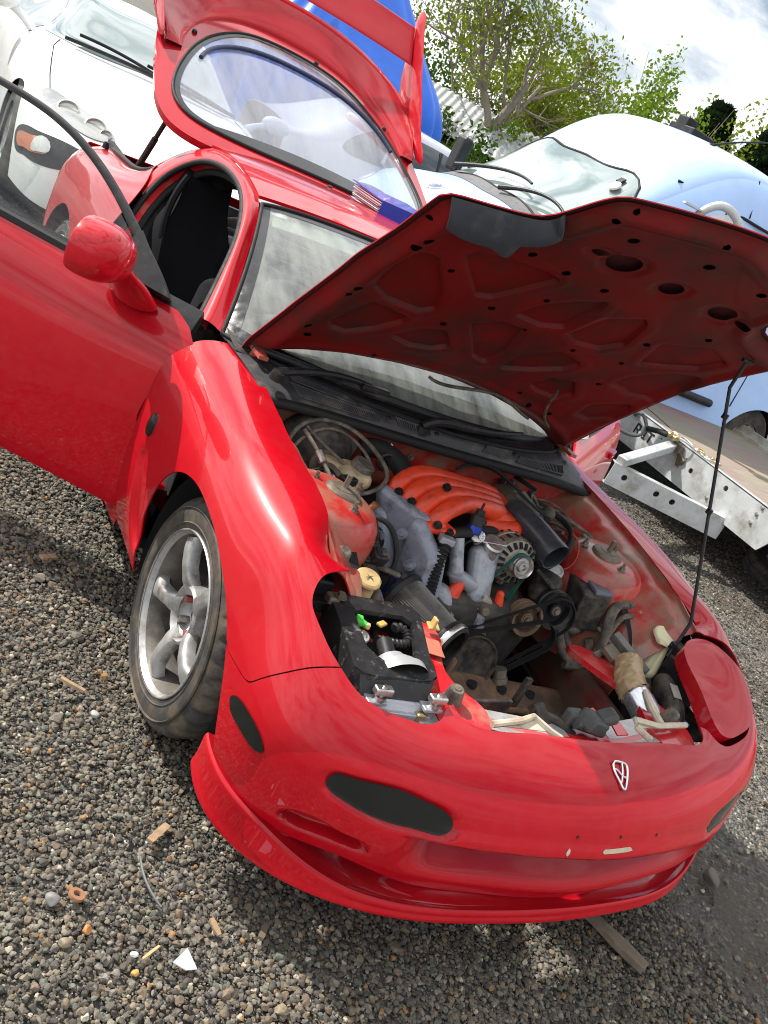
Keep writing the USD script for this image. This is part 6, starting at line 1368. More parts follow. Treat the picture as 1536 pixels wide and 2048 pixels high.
def white_coupe():
    t = thing('white_coupe', 'white low coupe with smoky round-lamp headlights facing the red car tail', 'car', loc=(-.08, 3.56, .16), rz=math.radians(88))
    st = [(.0, [(0, .52), (.30, .515), (.48, .50), (.58, .46), (.61, .41), (.60, .34), (.56, .24), (.50, .18)]),
          (.09, [(0, .60), (.32, .595), (.52, .575), (.66, .535), (.73, .47), (.74, .39), (.72, .27), (.66, .17)]),
          (.30, [(0, .675), (.34, .67), (.56, .655), (.72, .615), (.80, .54), (.815, .43), (.80, .29), (.76, .16)]),
          (.75, [(0, .765), (.36, .76), (.60, .75), (.77, .715), (.86, .625), (.885, .50), (.88, .33), (.85, .17)]),
          (1.2, [(0, .845), (.36, .84), (.60, .83), (.78, .795), (.875, .69), (.90, .55), (.90, .36), (.87, .18)]),
          (1.66, [(0, .915), (.36, .905), (.62, .895), (.77, .87), (.865, .77), (.90, .60), (.90, .38), (.87, .18)]),
          (1.80, [(0, .965), (.36, .95), (.60, .92), (.76, .885), (.865, .78), (.90, .60), (.90, .38), (.87, .18)]),
          (2.10, [(0, 1.115), (.34, 1.105), (.56, 1.05), (.72, .92), (.86, .78), (.90, .60), (.90, .38), (.87, .18)]),
          (2.42, [(0, 1.235), (.32, 1.225), (.52, 1.18), (.68, .98), (.86, .79), (.90, .60), (.90, .38), (.87, .18)]),
          (2.85, [(0, 1.27), (.32, 1.262), (.52, 1.22), (.68, 1.0), (.86, .80), (.90, .60), (.90, .38), (.87, .18)]),
          (3.4, [(0, 1.22), (.32, 1.21), (.50, 1.16), (.66, .99), (.87, .82), (.91, .62), (.91, .40), (.87, .20)]),
          (4.1, [(0, 1.0), (.34, .99), (.56, .96), (.72, .90), (.86, .80), (.89, .62), (.88, .40), (.82, .24)]),
          (4.5, [(0, .90), (.34, .895), (.56, .88), (.68, .82), (.74, .72), (.76, .60), (.74, .45), (.68, .32)])]
    VF = car_body(t, st, WHITE, (150, 110), (.92, 3.47), .33)
    lat = lambda v: np.abs(v[:, 1])
    scr = smooth_poly([(1.72, -.60), (1.70, 0), (1.72, .60), (1.80, .70), (2.34, .53), (2.44, .44), (2.46, 0), (2.44, -.44), (2.34, -.53), (1.80, -.70)])
    overlay(t, 'windscreen', VF, lambda v: np.where(v[:, 2] > .88, sdist(scr, v[:, :2]), -1), PALE_SCREEN)
    for s in (-1, 1):
        lamp = smooth_poly([(.20, .40), (.16, .50), (.22, .62), (.36, .72), (.60, .80), (.66, .76), (.56, .66), (.40, .50), (.28, .41)])
        lm = overlay(t, 'headlamp', VF, lambda v: np.where((v[:, 1] * s > 0) & (v[:, 2] > .5), sdist(lamp, np.c_[v[:, 0], v[:, 1] * s]), -1), SMOKE_LENS, .006)
        V, F = VF; nn = vnormals(V, F)
        for b, l, rr in ((.30, .52, .060), (.42, .64, .062), (.245, .455, .035)):
            i = np.argmin((V[:, 0] - b) ** 2 + (V[:, 1] - l * s) ** 2 + 10 * (V[:, 2] < .4)); n = A(-.55, .25 * s, .8); n /= np.linalg.norm(n)
            part(lm, 'lamp_ring', MB().lathe([(rr, -.02), (rr, .0), (rr * .86, .002), (rr * .84, -.010), (0, -.016)], V[i] + nn[i] * .012, n, 30), LAMP_BOWL, 30)
        ind = smooth_poly([(.10, .50), (.08, .47), (.14, .43), (.34, .40), (.46, .40), (.48, .43), (.40, .47), (.22, .50)])
        rc = smooth_poly([(.02, .52), (.0, .44), (.10, .385), (.34, .36), (.52, .37), (.55, .43), (.44, .50), (.2, .535)])
        overlay(t, 'indicator_recess', VF, lambda v: np.where((v[:, 1] * s > .45), sdist(rc, v[:, [0, 2]]), -1), stage_mat('dark_void'), .002)
        iv = overlay(t, 'indicator', VF, lambda v: np.where((v[:, 1] * s > .45), sdist(ind, v[:, [0, 2]]), -1), AMBER, .010)
        cl = smooth_poly([(.10, .50), (.08, .47), (.14, .44), (.20, .43), (.20, .50)])
        overlay(iv, 'clear_part', VF, lambda v: np.where((v[:, 1] * s > .45), sdist(cl, v[:, [0, 2]]), -1), CLEAR_LENS, .013)
        win = smooth_poly([(2.0, .90), (2.45, 1.13), (2.9, 1.17), (3.4, 1.08), (3.7, .93), (3.2, .88), (2.5, .875)])
        overlay(t, 'side_window', VF, lambda v: np.where((v[:, 1] * s > .4), sdist(win, v[:, [0, 2]]), -1), DARK_GLASS)
        part(t, 'bonnet_seam', MB().tube([(x, y * s, z) for x, y, z in surf_line(VF, [(.66, .74), (.9, .735), (1.2, .715), (1.5, .69), (1.70, .64)])], .004, 5), DARK, True)
        m = MB(); sh = trimesh.creation.icosphere(subdivisions=3); v = np.array(sh.vertices) * [.075, .115, .065]; m.add((v, sh.faces), None, (1.93, 1.02 * s, .98)); m.tube([(1.90, .80 * s, .87), (1.92, .90 * s, .93), (1.93, .98 * s, .96)], [.03, .025, .03], 10, 10)
        part(t, 'door_mirror', m, WHITE if s > 0 else paint('bluish_white_paint', (0.45, 0.52, 0.62)), True)
    intake = smooth_poly([(-.50, .33), (-.40, .40), (.40, .40), (.50, .33), (.42, .24), (-.42, .24)])
    overlay(t, 'bumper_intake', VF, lambda v: np.where(v[:, 0] < .2, sdist(intake, v[:, 1:3]), -1), DARK)
    m = MB(); m.tube([(.10, -.45, .595), (.06, 0, .605), (.10, .45, .595)], .005, 5, 20); part(t, 'bonnet_seam', m, DARK, True)
    m = MB(); m.tube([(1.70, -.55, .935), (1.74, -.28, .965), (1.78, .05, .985)], .012, 6, 16); m.tube([(1.69, -.1, .94), (1.76, .2, .975), (1.80, .52, .975)], .012, 6, 16); m.tube([(1.66, -.62, .93), (1.65, 0, .95), (1.66, .62, .93)], .014, 6, 20)
    part(t, 'wipers', m, BLACK, True)
    for s in (-1, 1):
        for b in (.92, 3.47): simple_wheel(t, b, .77 * s, .315, .315, .22, s)
def surf_line(VF, pts):
    V, F = VF; n = vnormals(V, F); out = []
    for x, y in pts:
        d = (V[:, 0] - x) ** 2 + (V[:, 1] - y) ** 2 + 4 * (n[:, 2] < .2); i = np.argsort(d)[:4]; w = 1 / (d[i] + 1e-5); out.append((x, y, (V[i, 2] * w).sum() / w.sum() + .001))
    return out
white_coupe()

def saloon(name, label, paint_, loc, rz, glass_=None):
    t = thing(name, label, 'car', loc=loc, rz=rz)
    st = [(.0, [(0, .60), (.4, .59), (.62, .55), (.70, .46), (.68, .30), (.62, .2)]), (.12, [(0, .70), (.4, .69), (.68, .64), (.80, .50), (.80, .32), (.74, .19)]),
          (.9, [(0, .90), (.4, .89), (.70, .84), (.85, .66), (.87, .40), (.84, .2)]), (1.25, [(0, .96), (.4, .95), (.70, .91), (.86, .72), (.88, .42), (.85, .2)]),
          (1.95, [(0, 1.38), (.36, 1.37), (.58, 1.30), (.80, .92), (.89, .50), (.85, .2)]), (2.6, [(0, 1.46), (.36, 1.45), (.58, 1.38), (.80, .94), (.89, .50), (.85, .2)]),
          (3.3, [(0, 1.40), (.36, 1.39), (.57, 1.32), (.79, .95), (.89, .52), (.85, .22)]), (3.9, [(0, 1.06), (.38, 1.05), (.62, 1.02), (.80, .90), (.87, .55), (.82, .25)]),
          (4.25, [(0, .96), (.38, .95), (.60, .92), (.72, .84), (.76, .58), (.70, .34)])]
    VF = car_body(t, st, paint_, (90, 70), (.82, 3.4), .31)
    scr = Polygon([(1.30, -.66), (1.30, .66), (1.88, .50), (1.92, 0), (1.88, -.50)])
    overlay(t, 'windscreen', VF, lambda v: np.where(v[:, 2] > .9, sdist(scr, v[:, :2]), -1), PALE_SCREEN)
    for s in (-1, 1):
        wn = smooth_poly([(1.62, .98), (2.0, 1.27), (2.6, 1.36), (3.2, 1.28), (3.62, 1.0), (2.6, .965)])
        wp = overlay(t, 'side_window', VF, lambda v: np.where(v[:, 1] * s > .3, sdist(wn, v[:, [0, 2]]), -1), DARK_GLASS, .004)
        for pz in ([(2.42, .97), (2.40, 1.35)], [(3.12, .98), (3.04, 1.30)], [(1.92, .975), (1.95, 1.24)]): part(wp, 'window_pillar', MB().tube(line_on(VF, pz, .02, s), .022, 6, 8), paint_ if pz[0][0] > 3 else BLACK, True)
        for b in (.82, 3.4): simple_wheel(t, b, .76 * s, .31, .31, .2, s)
        part(t, 'door_seam', MB().tube(line_on(VF, [(2.42, .92), (2.42, .6), (2.40, .32)], .004, s), .004, 4), DARK, True)
        part(t, 'door_handle', MB().box((2.62, line_on(VF, [(2.62, .82)], .01, s)[0][1], .82), (.16, .03, .03), None, .008), paint_)
        m = MB(); v = np.array(trimesh.creation.icosphere(subdivisions=2).vertices); m.add((v * [.06, .10, .07], trimesh.creation.icosphere(subdivisions=2).faces), None, (1.55, .95 * s, 1.0)); part(t, 'door_mirror', m, paint_, True)
        lp = smooth_poly([(.02, .60), (.30, .70), (.36, .62), (.05, .50)]); overlay(t, 'headlamp', VF, lambda v: np.where(v[:, 1] * s > .4, sdist(lp, v[:, [0, 2]]), -1), CLEAR_LENS)
    return t
saloon('silver_saloon', 'silver saloon with dark side windows below the blue tarpaulin', SILVER, (6.25, 8.5, .13), math.radians(180))
saloon('beige_saloon', 'dull beige brown saloon far behind the white coupe', BRONZE, (-.15, 10.6, .17), math.radians(172))

def van():
    """Nose at local x = 0, rear along +x; faces -x of the yard."""
    t = thing('pale_blue_van', 'pale blue panel van with raised roof parked behind the trailer', 'van', loc=(1.66, 4.42, .18), rz=0.0)
    st = [(.0, [(0, .92), (.45, .91), (.70, .86), (.80, .74), (.82, .52), (.80, .30)]), (.10, [(0, 1.03), (.45, 1.02), (.74, .97), (.86, .82), (.90, .55), (.87, .30)]),
          (.45, [(0, 1.20), (.45, 1.19), (.78, 1.13), (.92, .95), (.96, .60), (.94, .30)]), (.72, [(0, 1.29), (.45, 1.275), (.80, 1.20), (.94, 1.02), (.98, .62), (.96, .30)]),
          (.82, [(0, 1.36), (.45, 1.34), (.78, 1.26), (.93, 1.06), (.98, .64), (.96, .30)]), (1.08, [(0, 1.56), (.45, 1.54), (.76, 1.46), (.92, 1.18), (.98, .66), (.96, .30)]),
          (1.36, [(0, 1.83), (.45, 1.81), (.79, 1.71), (.915, 1.30), (.98, .68), (.96, .30)]), (1.50, [(0, 2.04), (.45, 2.01), (.80, 1.84), (.925, 1.36), (.98, .70), (.96, .30)]),
          (1.70, [(0, 2.23), (.52, 2.18), (.85, 1.97), (.935, 1.42), (.98, .72), (.96, .30)]), (2.05, [(0, 2.33), (.66, 2.28), (.90, 2.10), (.945, 1.46), (.98, .72), (.96, .30)]),
          (3.2, [(0, 2.36), (.70, 2.31), (.92, 2.12), (.955, 1.48), (.98, .72), (.96, .30)]), (4.7, [(0, 2.35), (.70, 2.30), (.92, 2.10), (.95, 1.46), (.98, .72), (.95, .34)]), (4.82, [(0, 2.26), (.48, 2.22), (.80, 2.04), (.91, 1.42), (.94, .72), (.9, .40)])]
    VF = car_body(t, st, PALE_BLUE, (170, 90), (.95, 3.70), .35)
    scr = smooth_poly([(.80, -.74), (.77, -.4), (.76, 0), (.77, .4), (.80, .74), (.88, .80), (1.10, .82), (1.34, .78), (1.39, .70), (1.37, .4), (1.36, 0), (1.37, -.4), (1.39, -.70), (1.34, -.78), (1.10, -.82), (.88, -.80)])
    sw = overlay(t, 'windscreen', VF, lambda v: np.where(v[:, 2] > 1.2, sdist(scr, v[:, :2]), -1), PALE_SCREEN)
    edge = np.array(scr.exterior.coords)[::3]
    part(sw, 'screen_seal', MB().tube(surf_line(VF, edge), .012, 6), RUBBER, True)
    for s in (-1, 1):
        wn = Polygon([(1.06, 1.16), (1.34, 1.56), (1.42, 1.62), (1.95, 1.64), (1.98, 1.20), (1.3, 1.14)]).buffer(.02)
        w_ = overlay(t, 'door_window', VF, lambda v: np.where(v[:, 1] * s > .4, sdist(wn, v[:, [0, 2]]), -1), DARK_GLASS, .004)
        part(w_, 'window_seal', MB().tube(line_on(VF, [(1.12, 1.30), (1.34, 1.62), (1.42, 1.70), (1.54, 1.73), (1.7, 1.735), (2.0, 1.735)], .01, s), .012, 6, 40), RUBBER, True)
        part(t, 'slide_rail', MB().tube(line_on(VF, [(1.60, 1.94), (2.4, 1.94), (3.2, 1.94), (4.6, 1.94)], .012, s), .012, 6, 30), DARK, True)
        for pts in ([(2.06, 1.92), (2.06, 1.3), (2.04, .7), (2.0, .35)], [(2.26, 2.22), (2.30, 1.96)], [(3.22, 1.88), (3.24, 1.2), (3.26, .62)], [(4.0, 2.12), (4.0, 1.5), (4.0, .9)]):
            part(t, 'panel_seam', MB().tube(line_on(VF, pts, .004, s), .0055, 5, 20), DARK, True)
        part(t, 'side_moulding', MB().tube(line_on(VF, [(1.9, .58), (2.4, .58), (3.02, .58)], .02, s), .035, 8, 20), BLACK, True)
        for b in (.95, 3.70): simple_wheel(t, b, .84 * s, .34, .335, .21, s, .60)
        part(t, 'wheel_arch_liner', MB().add(grid(np.array([[(3.70 + .40 * math.cos(a), x * s, .33 + .40 * math.sin(a)) for a in np.linspace(-.2, 3.34, 20)] for x in (.55, .9)]))), DARK, True)
        m = MB(); m.box((.98, 1.10 * s, 1.40), (.10, .16, .30), None, .03); m.tube([(1.0, .90 * s, 1.22), (.99, 1.0 * s, 1.28), (.98, 1.08 * s, 1.33)], .022, 8, 8); part(t, 'door_mirror', m, BLACK, 40)
        lp = smooth_poly([(.02, .90), (.28, 1.02), (.36, .92), (.22, .74), (.03, .72)]); overlay(t, 'headlamp', VF, lambda v: np.where(v[:, 1] * s > .5, sdist(lp, v[:, [0, 2]]), -1), CLEAR_LENS)
    q = surf_line(VF, [(.26, 0)])[0]; bn = A(-.42, 0, .9); bn /= np.linalg.norm(bn); F = frame(bn, (0, 1, 0))
    bd = part(t, 'bonnet_badge', MB().lathe([(0, .008), (.058, .008), (.066, .004), (.068, 0)], q, bn, 32), plain('badge_grey_rim', (0.45, 0.47, 0.52), 0.3, metal=0.5), 30)
    part(bd, 'badge_blue', MB().cyl(A(*q) + bn * .008, A(*q) + bn * .0095, .052, n=28), plain('badge_blue_face', (0.08, 0.13, 0.26), 0.3))
    m = MB(); zz = [(-.038, .030), (-.020, -.022), (.0, .016), (.020, -.022), (.038, .030)]
    m.tube([A(*q) + bn * .0105 + F @ A(x, y, 0) for x, y in zz], .005, 5); m.tube([A(*q) + bn * .0105 + F @ A(x, y, 0) for x, y in ((-.018, .036), (0, -.006), (.018, .036))], .005, 5)
    part(bd, 'badge_mark', m, plain('badge_pale_mark', (0.55, 0.58, 0.62), 0.3))
    m = MB()
    m.add(thicken(clip(VF, np.where(VF[0][:, 2] > 1.1, sdist(Polygon([(.66, -.82), (.64, 0), (.66, .82), (.83, .80), (.775, .4), (.765, 0), (.775, -.4), (.83, -.80)]), VF[0][:, :2]), -1)), -.006)); part(t, 'scuttle', m, plain('van_scuttle_grey', (0.10, 0.10, 0.105), 0.6, var=0.3), 40)
    for a in ([(.70, .62, 1.30), (.78, .40, 1.38), (.86, .05, 1.45), (.85, -.25, 1.44)], [(.70, -.1, 1.31), (.79, -.35, 1.39), (.86, -.62, 1.40), (.86, -.80, 1.33)]):
        m = MB(); m.tube([(x, y, z + .02) for x, y, z in a], [.020, .016, .014, .010], 6, 16); part(t, 'wiper', m, BLACK, True)
    m = MB(); m.box((2.25, .05, 2.365), (.26, .30, .06), None, .01); m.box((2.18, .08, 2.42), (.12, .13, .08), None, .01); part(t, 'roof_vent', m, BLACK, 30)
    m = MB(); m.tube([(2.0, -.50, 2.30), (2.08, -.505, 2.345), (2.8, -.52, 2.62)], [.010, .006, .004], 6, 12); m.lathe([(.03, 0), (.025, .015), (.012, .022)], (1.99, -.50, 2.285), (-.2, 0, 1), 14); part(t, 'aerial', m, BLACK, True)
    part(t, 'screen_sensor', MB().box((1.315, -.58, 1.765), (.05, .06, .012), rotm((0, 1, 0), -.75)), BLACK)
    part(t, 'tax_disc', MB().cyl((1.262, -.62, 1.705), (1.250, -.62, 1.716), .045, n=22), plain('white_disc', (0.75, 0.75, 0.72), 0.4))
van()

# ------------------------------------------------------------------ car trailer
GALV = plain('galvanised_steel', (0.46, 0.48, 0.48), 0.5, metal=0.35, var=0.14, scale=9, bump=0.0006, dirt=(0.24, 0.23, 0.20), dirt_amt=0.4, dirt_scale=5)
DECK = mat('plywood_deck', {'g': ('geometry', {}), 'mp': ('mapping', {'rotation': (0, 0, math.radians(60)), 'scale': (1.2, 26.0, 1.0)}), 'n': ('noise_texture', {'scale': 3.0, 'detail': 6.0, 'roughness': 0.65}), 'n2': ('noise_texture', {'scale': 1.4, 'detail': 5.0}),
    'r': ('rgb_ramp', {'ramp': [(0.3, (0.22, 0.165, 0.12)), (0.55, (0.33, 0.26, 0.195)), (0.75, (0.40, 0.335, 0.27))]}), 'm': ('mix', {'mix_type': 'multiply', 'fac': 0.5}), 'p': ('principled_bsdf', {'roughness': 0.8})},
    [('g.position', 'mp.vector'), ('mp.vector', 'n.vector'), ('g.position', 'n2.vector'), ('n.fac', 'r.fac'), ('r.color', 'm.color1'), ('n2.color', 'm.color2'), ('m.color', 'p.base_color')])
def trailer():
    o = A(3.34, 2.74, 0); u = A(0, -1, 0); w = A(1, 0, 0); Mt = np.stack([u, w, A(0, 0, 1)], 1)
    t = thing('car_trailer', 'galvanised flat car trailer with plywood deck beside the red car', 'trailer', loc=tuple(o), rz=-math.pi / 2)
    # local frame: x along the near beam towards the camera side, y across (away), z up
    XZ = np.stack([A(1, 0, 0), A(0, 0, 1), A(0, -1, 0)], 1)
    bp = Polygon([(-2.6, .365), (1.33, .365), (1.38, .455), (2.9, .455), (2.9, .62), (-2.6, .62)])
    for x, z, r in ((.582, .505, .019), (.895, .555, .019), (.499, .551, .007), (.490, .499, .007), (.475, .472, .007), (.217, .557, .008)): bp = bp.difference(Point(x, z).buffer(r))
    m = MB(); m.prism(bp, .010, XZ, (0, .010, 0)); m.box((.15, .03, .617), (5.5, .06, .008)); m.box((-.6, .03, .369), (3.8, .05, .008))
    bm = part(t, 'side_beam', m, GALV, 20)
    for c, x in (('R', -.050), ('I', .048), ('T', .092)):
        part(bm, 'cut_letter', MB().add(meshkit.text_mesh(c, .072, .002, True), XZ, (x, -.0012, .475)), DARK, False)
    for x, z in ((.822, .493), (.812, .432), (1.193, .546), (1.190, .482), (.37, .60), (1.20, .60)):
        part(t, 'beam_bolt', MB().bolt((x, -.001, z), (0, -1, 0), .009, .010), STEEL, 20)
    dk = part(t, 'deck', MB().box((.15, .98, .600), (5.5, 1.86, .02)), DECK)
    m = MB(); m.box((.15, 1.95, .61), (5.5, .08, .05)); m.box((.15, 1.97, .66), (5.5, .02, .07)); part(t, 'far_rail', m, plain('weathered_rail', (0.42, 0.42, 0.36), 0.6, var=0.15, dirt=(0.22, 0.20, 0.14), dirt_amt=0.5), 30)
    # lower arm and the strut that ties it to the beam
    loc = lambda p: (np.array(p, float) - o) @ Mt
    a, b = loc((2.60, 2.10, .345)), loc((3.37, 1.715, .325)); d = (b - a) / np.linalg.norm(b - a); Fd = np.stack([d, np.cross(A(0, 0, 1), d), A(0, 0, 1)], 1)
    Ln = np.linalg.norm(b - a); pl = Polygon([(0, -.075), (Ln, -.075), (Ln, .075), (0, .075)])
    for x in (.12, .40, .54): pl = pl.difference(Point(x * Ln, .012).buffer(.020))
    m = MB(); Mx = np.stack([Fd[:, 0], Fd[:, 2], -Fd[:, 1]], 1); m.prism(pl, .008, Mx, a); m.box(a + d * Ln / 2 + Fd @ A(0, .03, .072), (Ln, .06, .006), Fd); m.box(a + d * Ln / 2 + Fd @ A(0, .03, -.072), (Ln, .06, .006), Fd)
    part(t, 'drawbar_arm', m, GALV, 20)
    s0, s1 = a + A(.01, .03, .095), A(.36, -.02, .575); part(t, 'drawbar_strut', MB().box(.5 * (s0 + s1), (.07, .055, np.linalg.norm(s1 - s0)), frame(s1 - s0), .006), GALV, 30)
    m = MB(); m.box((.40, -.025, .58), (.09, .04, .06), None, .006); m.add(hull([(.43, -.01, .56, .012), (.46, -.01, .48, .010), (.50, -.01, .53, .012)])); part(t, 'arm_bracket', m, DULL, 30)
    # cable loop, shackle and chain over the edge
    q0 = A(.36, -.03, .60)
    m = MB(); m.tube([q0 + A(-.46, .02, -.02), q0 + A(-.34, -.06, .03), q0 + A(-.24, -.09, .01), q0 + A(-.19, -.10, -.05), q0 + A(-.20, -.16, -.10), q0 + A(-.27, -.25, -.11), q0 + A(-.33, -.34, -.13)], .013, 8, 40); part(t, 'cable_loop', m, plain('grey_cable', (0.07, 0.07, 0.07), 0.5), True)
    part(t, 'strap_handle', MB().tube([q0 + A(-.19, -.10, -.02), q0 + A(-.10, -.08, .01), q0 + A(-.04, -.06, .02)], .019, 8), RUBBER, True)
    GOLD = plain('yellow_zinc', (0.45, 0.36, 0.18), 0.35, metal=0.8, var=0.2)
    m = MB(); m.box(q0 + A(0, -.04, .03), (.09, .05, .03), None, .008); m.tube([q0 + A(-.03, -.05, .05), q0 + A(.03, -.05, .06), q0 + A(.06, -.04, .04)], .008, 6, 10); m.cyl(q0 + A(0, -.08, .035), q0 + A(0, .0, .035), .012, n=10); part(t, 'ratchet', m, GOLD, 30)
    m = MB(); m.tube([q0 + A(.02, -.05, .035), q0 + A(.08, -.03, .05), q0 + A(.14, .03, .04), q0 + A(.10, .05, .045), q0 + A(.02, -.02, .045)], .007, 6, 24); part(t, 'shackle', m, STEEL, True)
    for k in range(7):
        c = q0 + A(.13 + .022 * k, .06 + .035 * (k % 3) * (1 if k % 2 else .4), .032 + .008 * (k % 2)); g = k * 1.1
        ring = [c + rotm((0, 0, 1), g) @ rotm((1, 0, 0), .5 * (k % 2)) @ A(.026 * math.cos(x), .016 * math.sin(x), 0) for x in np.linspace(0, 6.28, 18)]
        part(t, 'chain_link', MB().tube(ring, .0055, 6), GOLD if k % 2 else STEEL, True)
    part(t, 'chain_ring', MB().tube([q0 + A(.30, .12, .03) + A(.030 * math.cos(x), .026 * math.sin(x), .006) for x in np.linspace(0, 6.28, 22)], .006, 6), GOLD, True)
    part(t, 'winch_cable', MB().tube([(.44, .05, .622), (.2, .16, .616), (-.3, .30, .613), (-1.0, .42, .613)], .004, 5, 24), DULL, True)
    # wheel under the beam, with a cut tread
    r, wd = .285, .19; seg = 144; a_ = np.linspace(0, 2 * np.pi, seg, endpoint=False); P = []
    for h, rr, blk in ((-.5, .62, 0), (-.53, .85, 0), (-.48, .95, 0), (-.44, .985, 1), (-.30, 1, 1), (-.24, 1, 0), (-.23, .975, 0), (-.19, .975, 0), (-.18, 1, 0), (-.03, 1, 2), (-.02, .975, 0), (.02, .975, 0), (.03, 1, 0), (.18, 1, 2), (.19, .975, 0), (.23, .975, 0), (.24, 1, 0), (.30, 1, 1), (.44, .985, 1), (.48, .95, 0), (.53, .85, 0), (.5, .62, 0)):
        rad = np.full(seg, r * rr); 
        if blk == 1: rad = rad - .008 * ((np.arange(seg) % 4) == 0)
        if blk == 2: rad = rad - .005 * (((np.arange(seg) + 2) % 6) == 0)
        P.append(np.stack([rad * np.cos(a_), 0 * a_ + h * wd, rad * np.sin(a_)], 1))
    P = np.array(P)
    for c in (A(2.1, .12, .285), A(2.1, 1.80, .285), A(2.75, .12, .285), A(2.75, 1.80, .285)):
        wt = part(t, 'wheel', grid(P + c, closed_v=True, flip=True), TYRE, 30)
        part(wt, 'rim', MB().lathe([(r * .62, .09), (r * .58, .06), (.08, .04), (.04, .07), (0, .07)], c, (0, -1 if c[1] < 1 else 1, 0), 32), GALV, 40)
    sp_ = thing('spare_wheel', 'loose trailer tyre lying flat on the gravel under the side beam', 'tyre', loc=(4.20, 1.66, .115))
    Q = P[:, :, [0, 2, 1]]; tl = rotm((1, 0, 0), .10) @ rotm((0, 1, 0), -.12)
    g_ = grid(Q, closed_v=True, flip=False); part(sp_, 'tyre', (g_[0] @ tl.T, g_[1]), plain('dusty_tyre_rubber', (0.06, 0.058, 0.055), 0.75, var=0.25, scale=18, dirt=(0.13, 0.12, 0.10), dirt_amt=0.5), 30)
    g_ = MB().lathe([(r * .62, .08), (r * .56, .05), (.09, .02), (.06, .05), (0, .05)], n=32).mesh(); part(sp_, 'rim', (g_[0] @ tl.T, g_[1]), GALV, 40)
    # winch post with a bent-tube head
    px, py = loc((3.42, 3.18, 0))[:2]
    m = MB(); m.box((px, py, 1.15), (.08, .06, 1.10), None, .008); part(t, 'winch_post', m, GALV, 30)
    hd = A(px, py, 1.97); Mh = np.stack([A(.82, -.05, .05), A(0, 1, 0), A(-.06, 0, 1)], 1)
    Mh = rotm((0, 0, 1), math.radians(60))
    lp = [A(-.16, 0, -.16), A(-.16, 0, -.02), A(-.10, 0, .09), A(.02, 0, .115), A(.13, 0, .06), A(.17, 0, -.05), A(.13, 0, -.15), A(.05, 0, -.19)]
    lp = [rotm((0, 1, 0), .35) @ q for q in lp]
    m = MB(); m.tube([hd + Mh @ q for q in lp], .030, 12, 50); part(t, 'winch_loop', m, GALV, True)
    pl = smooth_poly([(-.12, -.14), (-.10, .0), (.0, .085), (.10, .04), (.135, -.05), (.09, -.14)])
    for x, y, r_ in ((.03, .0, .017), (.085, -.02, .012), (.05, -.07, .010), (-.02, -.05, .012)): pl = pl.difference(Point(x, y).buffer(r_))
    m = MB(); m.prism(pl, .012, Mh @ rotm((0, 1, 0), .35) @ np.stack([A(1, 0, 0), A(0, 0, 1), A(0, -1, 0)], 1), hd); part(t, 'winch_plate', m, plain('pale_plate', (0.58, 0.59, 0.58), 0.5), 20)
    m = MB(); m.box(hd + Mh @ A(-.24, 0, .03), (.14, .10, .014), Mh); part(t, 'winch_bracket', m, GALV)
trailer()

# ------------------------------------------------------------------ tarpaulin, shed, log pile
TARP = plain('blue_tarpaulin', (0.010, 0.105, 0.50), 0.38, var=0.15, scale=4, bump=0.002)
def tarp():
    rows = []
    a = np.linspace(0, 2 * np.pi, 140, endpoint=False)
    prof = [(1.12, .02), (1.12, .6), (1.11, 1.2), (1.08, 1.62), (.86, 2.05), (.62, 2.5), (.40, 2.9), (.22, 3.2), (.10, 3.35), (.01, 3.40)]
    zs = np.linspace(0, 1, 70); pr_ = spline([(p[0], p[1]) for p in prof], 70)
    for s, z in pr_:
        cx = np.sign(np.cos(a)) * np.abs(np.cos(a)) ** .55; cy = np.sign(np.sin(a)) * np.abs(np.sin(a)) ** .55
        fold = .05 * np.sin(a * 17 + 2 * np.sin(z * 1.3)) * (1 - z / 3.4) + .07 * (meshkit.fbm(np.stack([cx * 3, cy * 3, 0 * cx + z * .9], -1), 4, 8) - .5)
        k = s * (1 + fold)
        rows.append(np.stack([1.55 * k * cx + .25 * (z / 3) * -1, 1.2 * k * cy, 0 * a + z + .03 * np.sin(a * 5) * (z > .1)], 1))
    v, f = grid(np.array(rows), closed_v=True)
    obj('tarpaulin_cover', (v @ rotm((0, 0, 1), .25).T + A(3.45, 10.9, .17), f), TARP, 'tall blue tarpaulin draped over something behind the silver saloon', 'tarpaulin', smooth=50)
tarp()
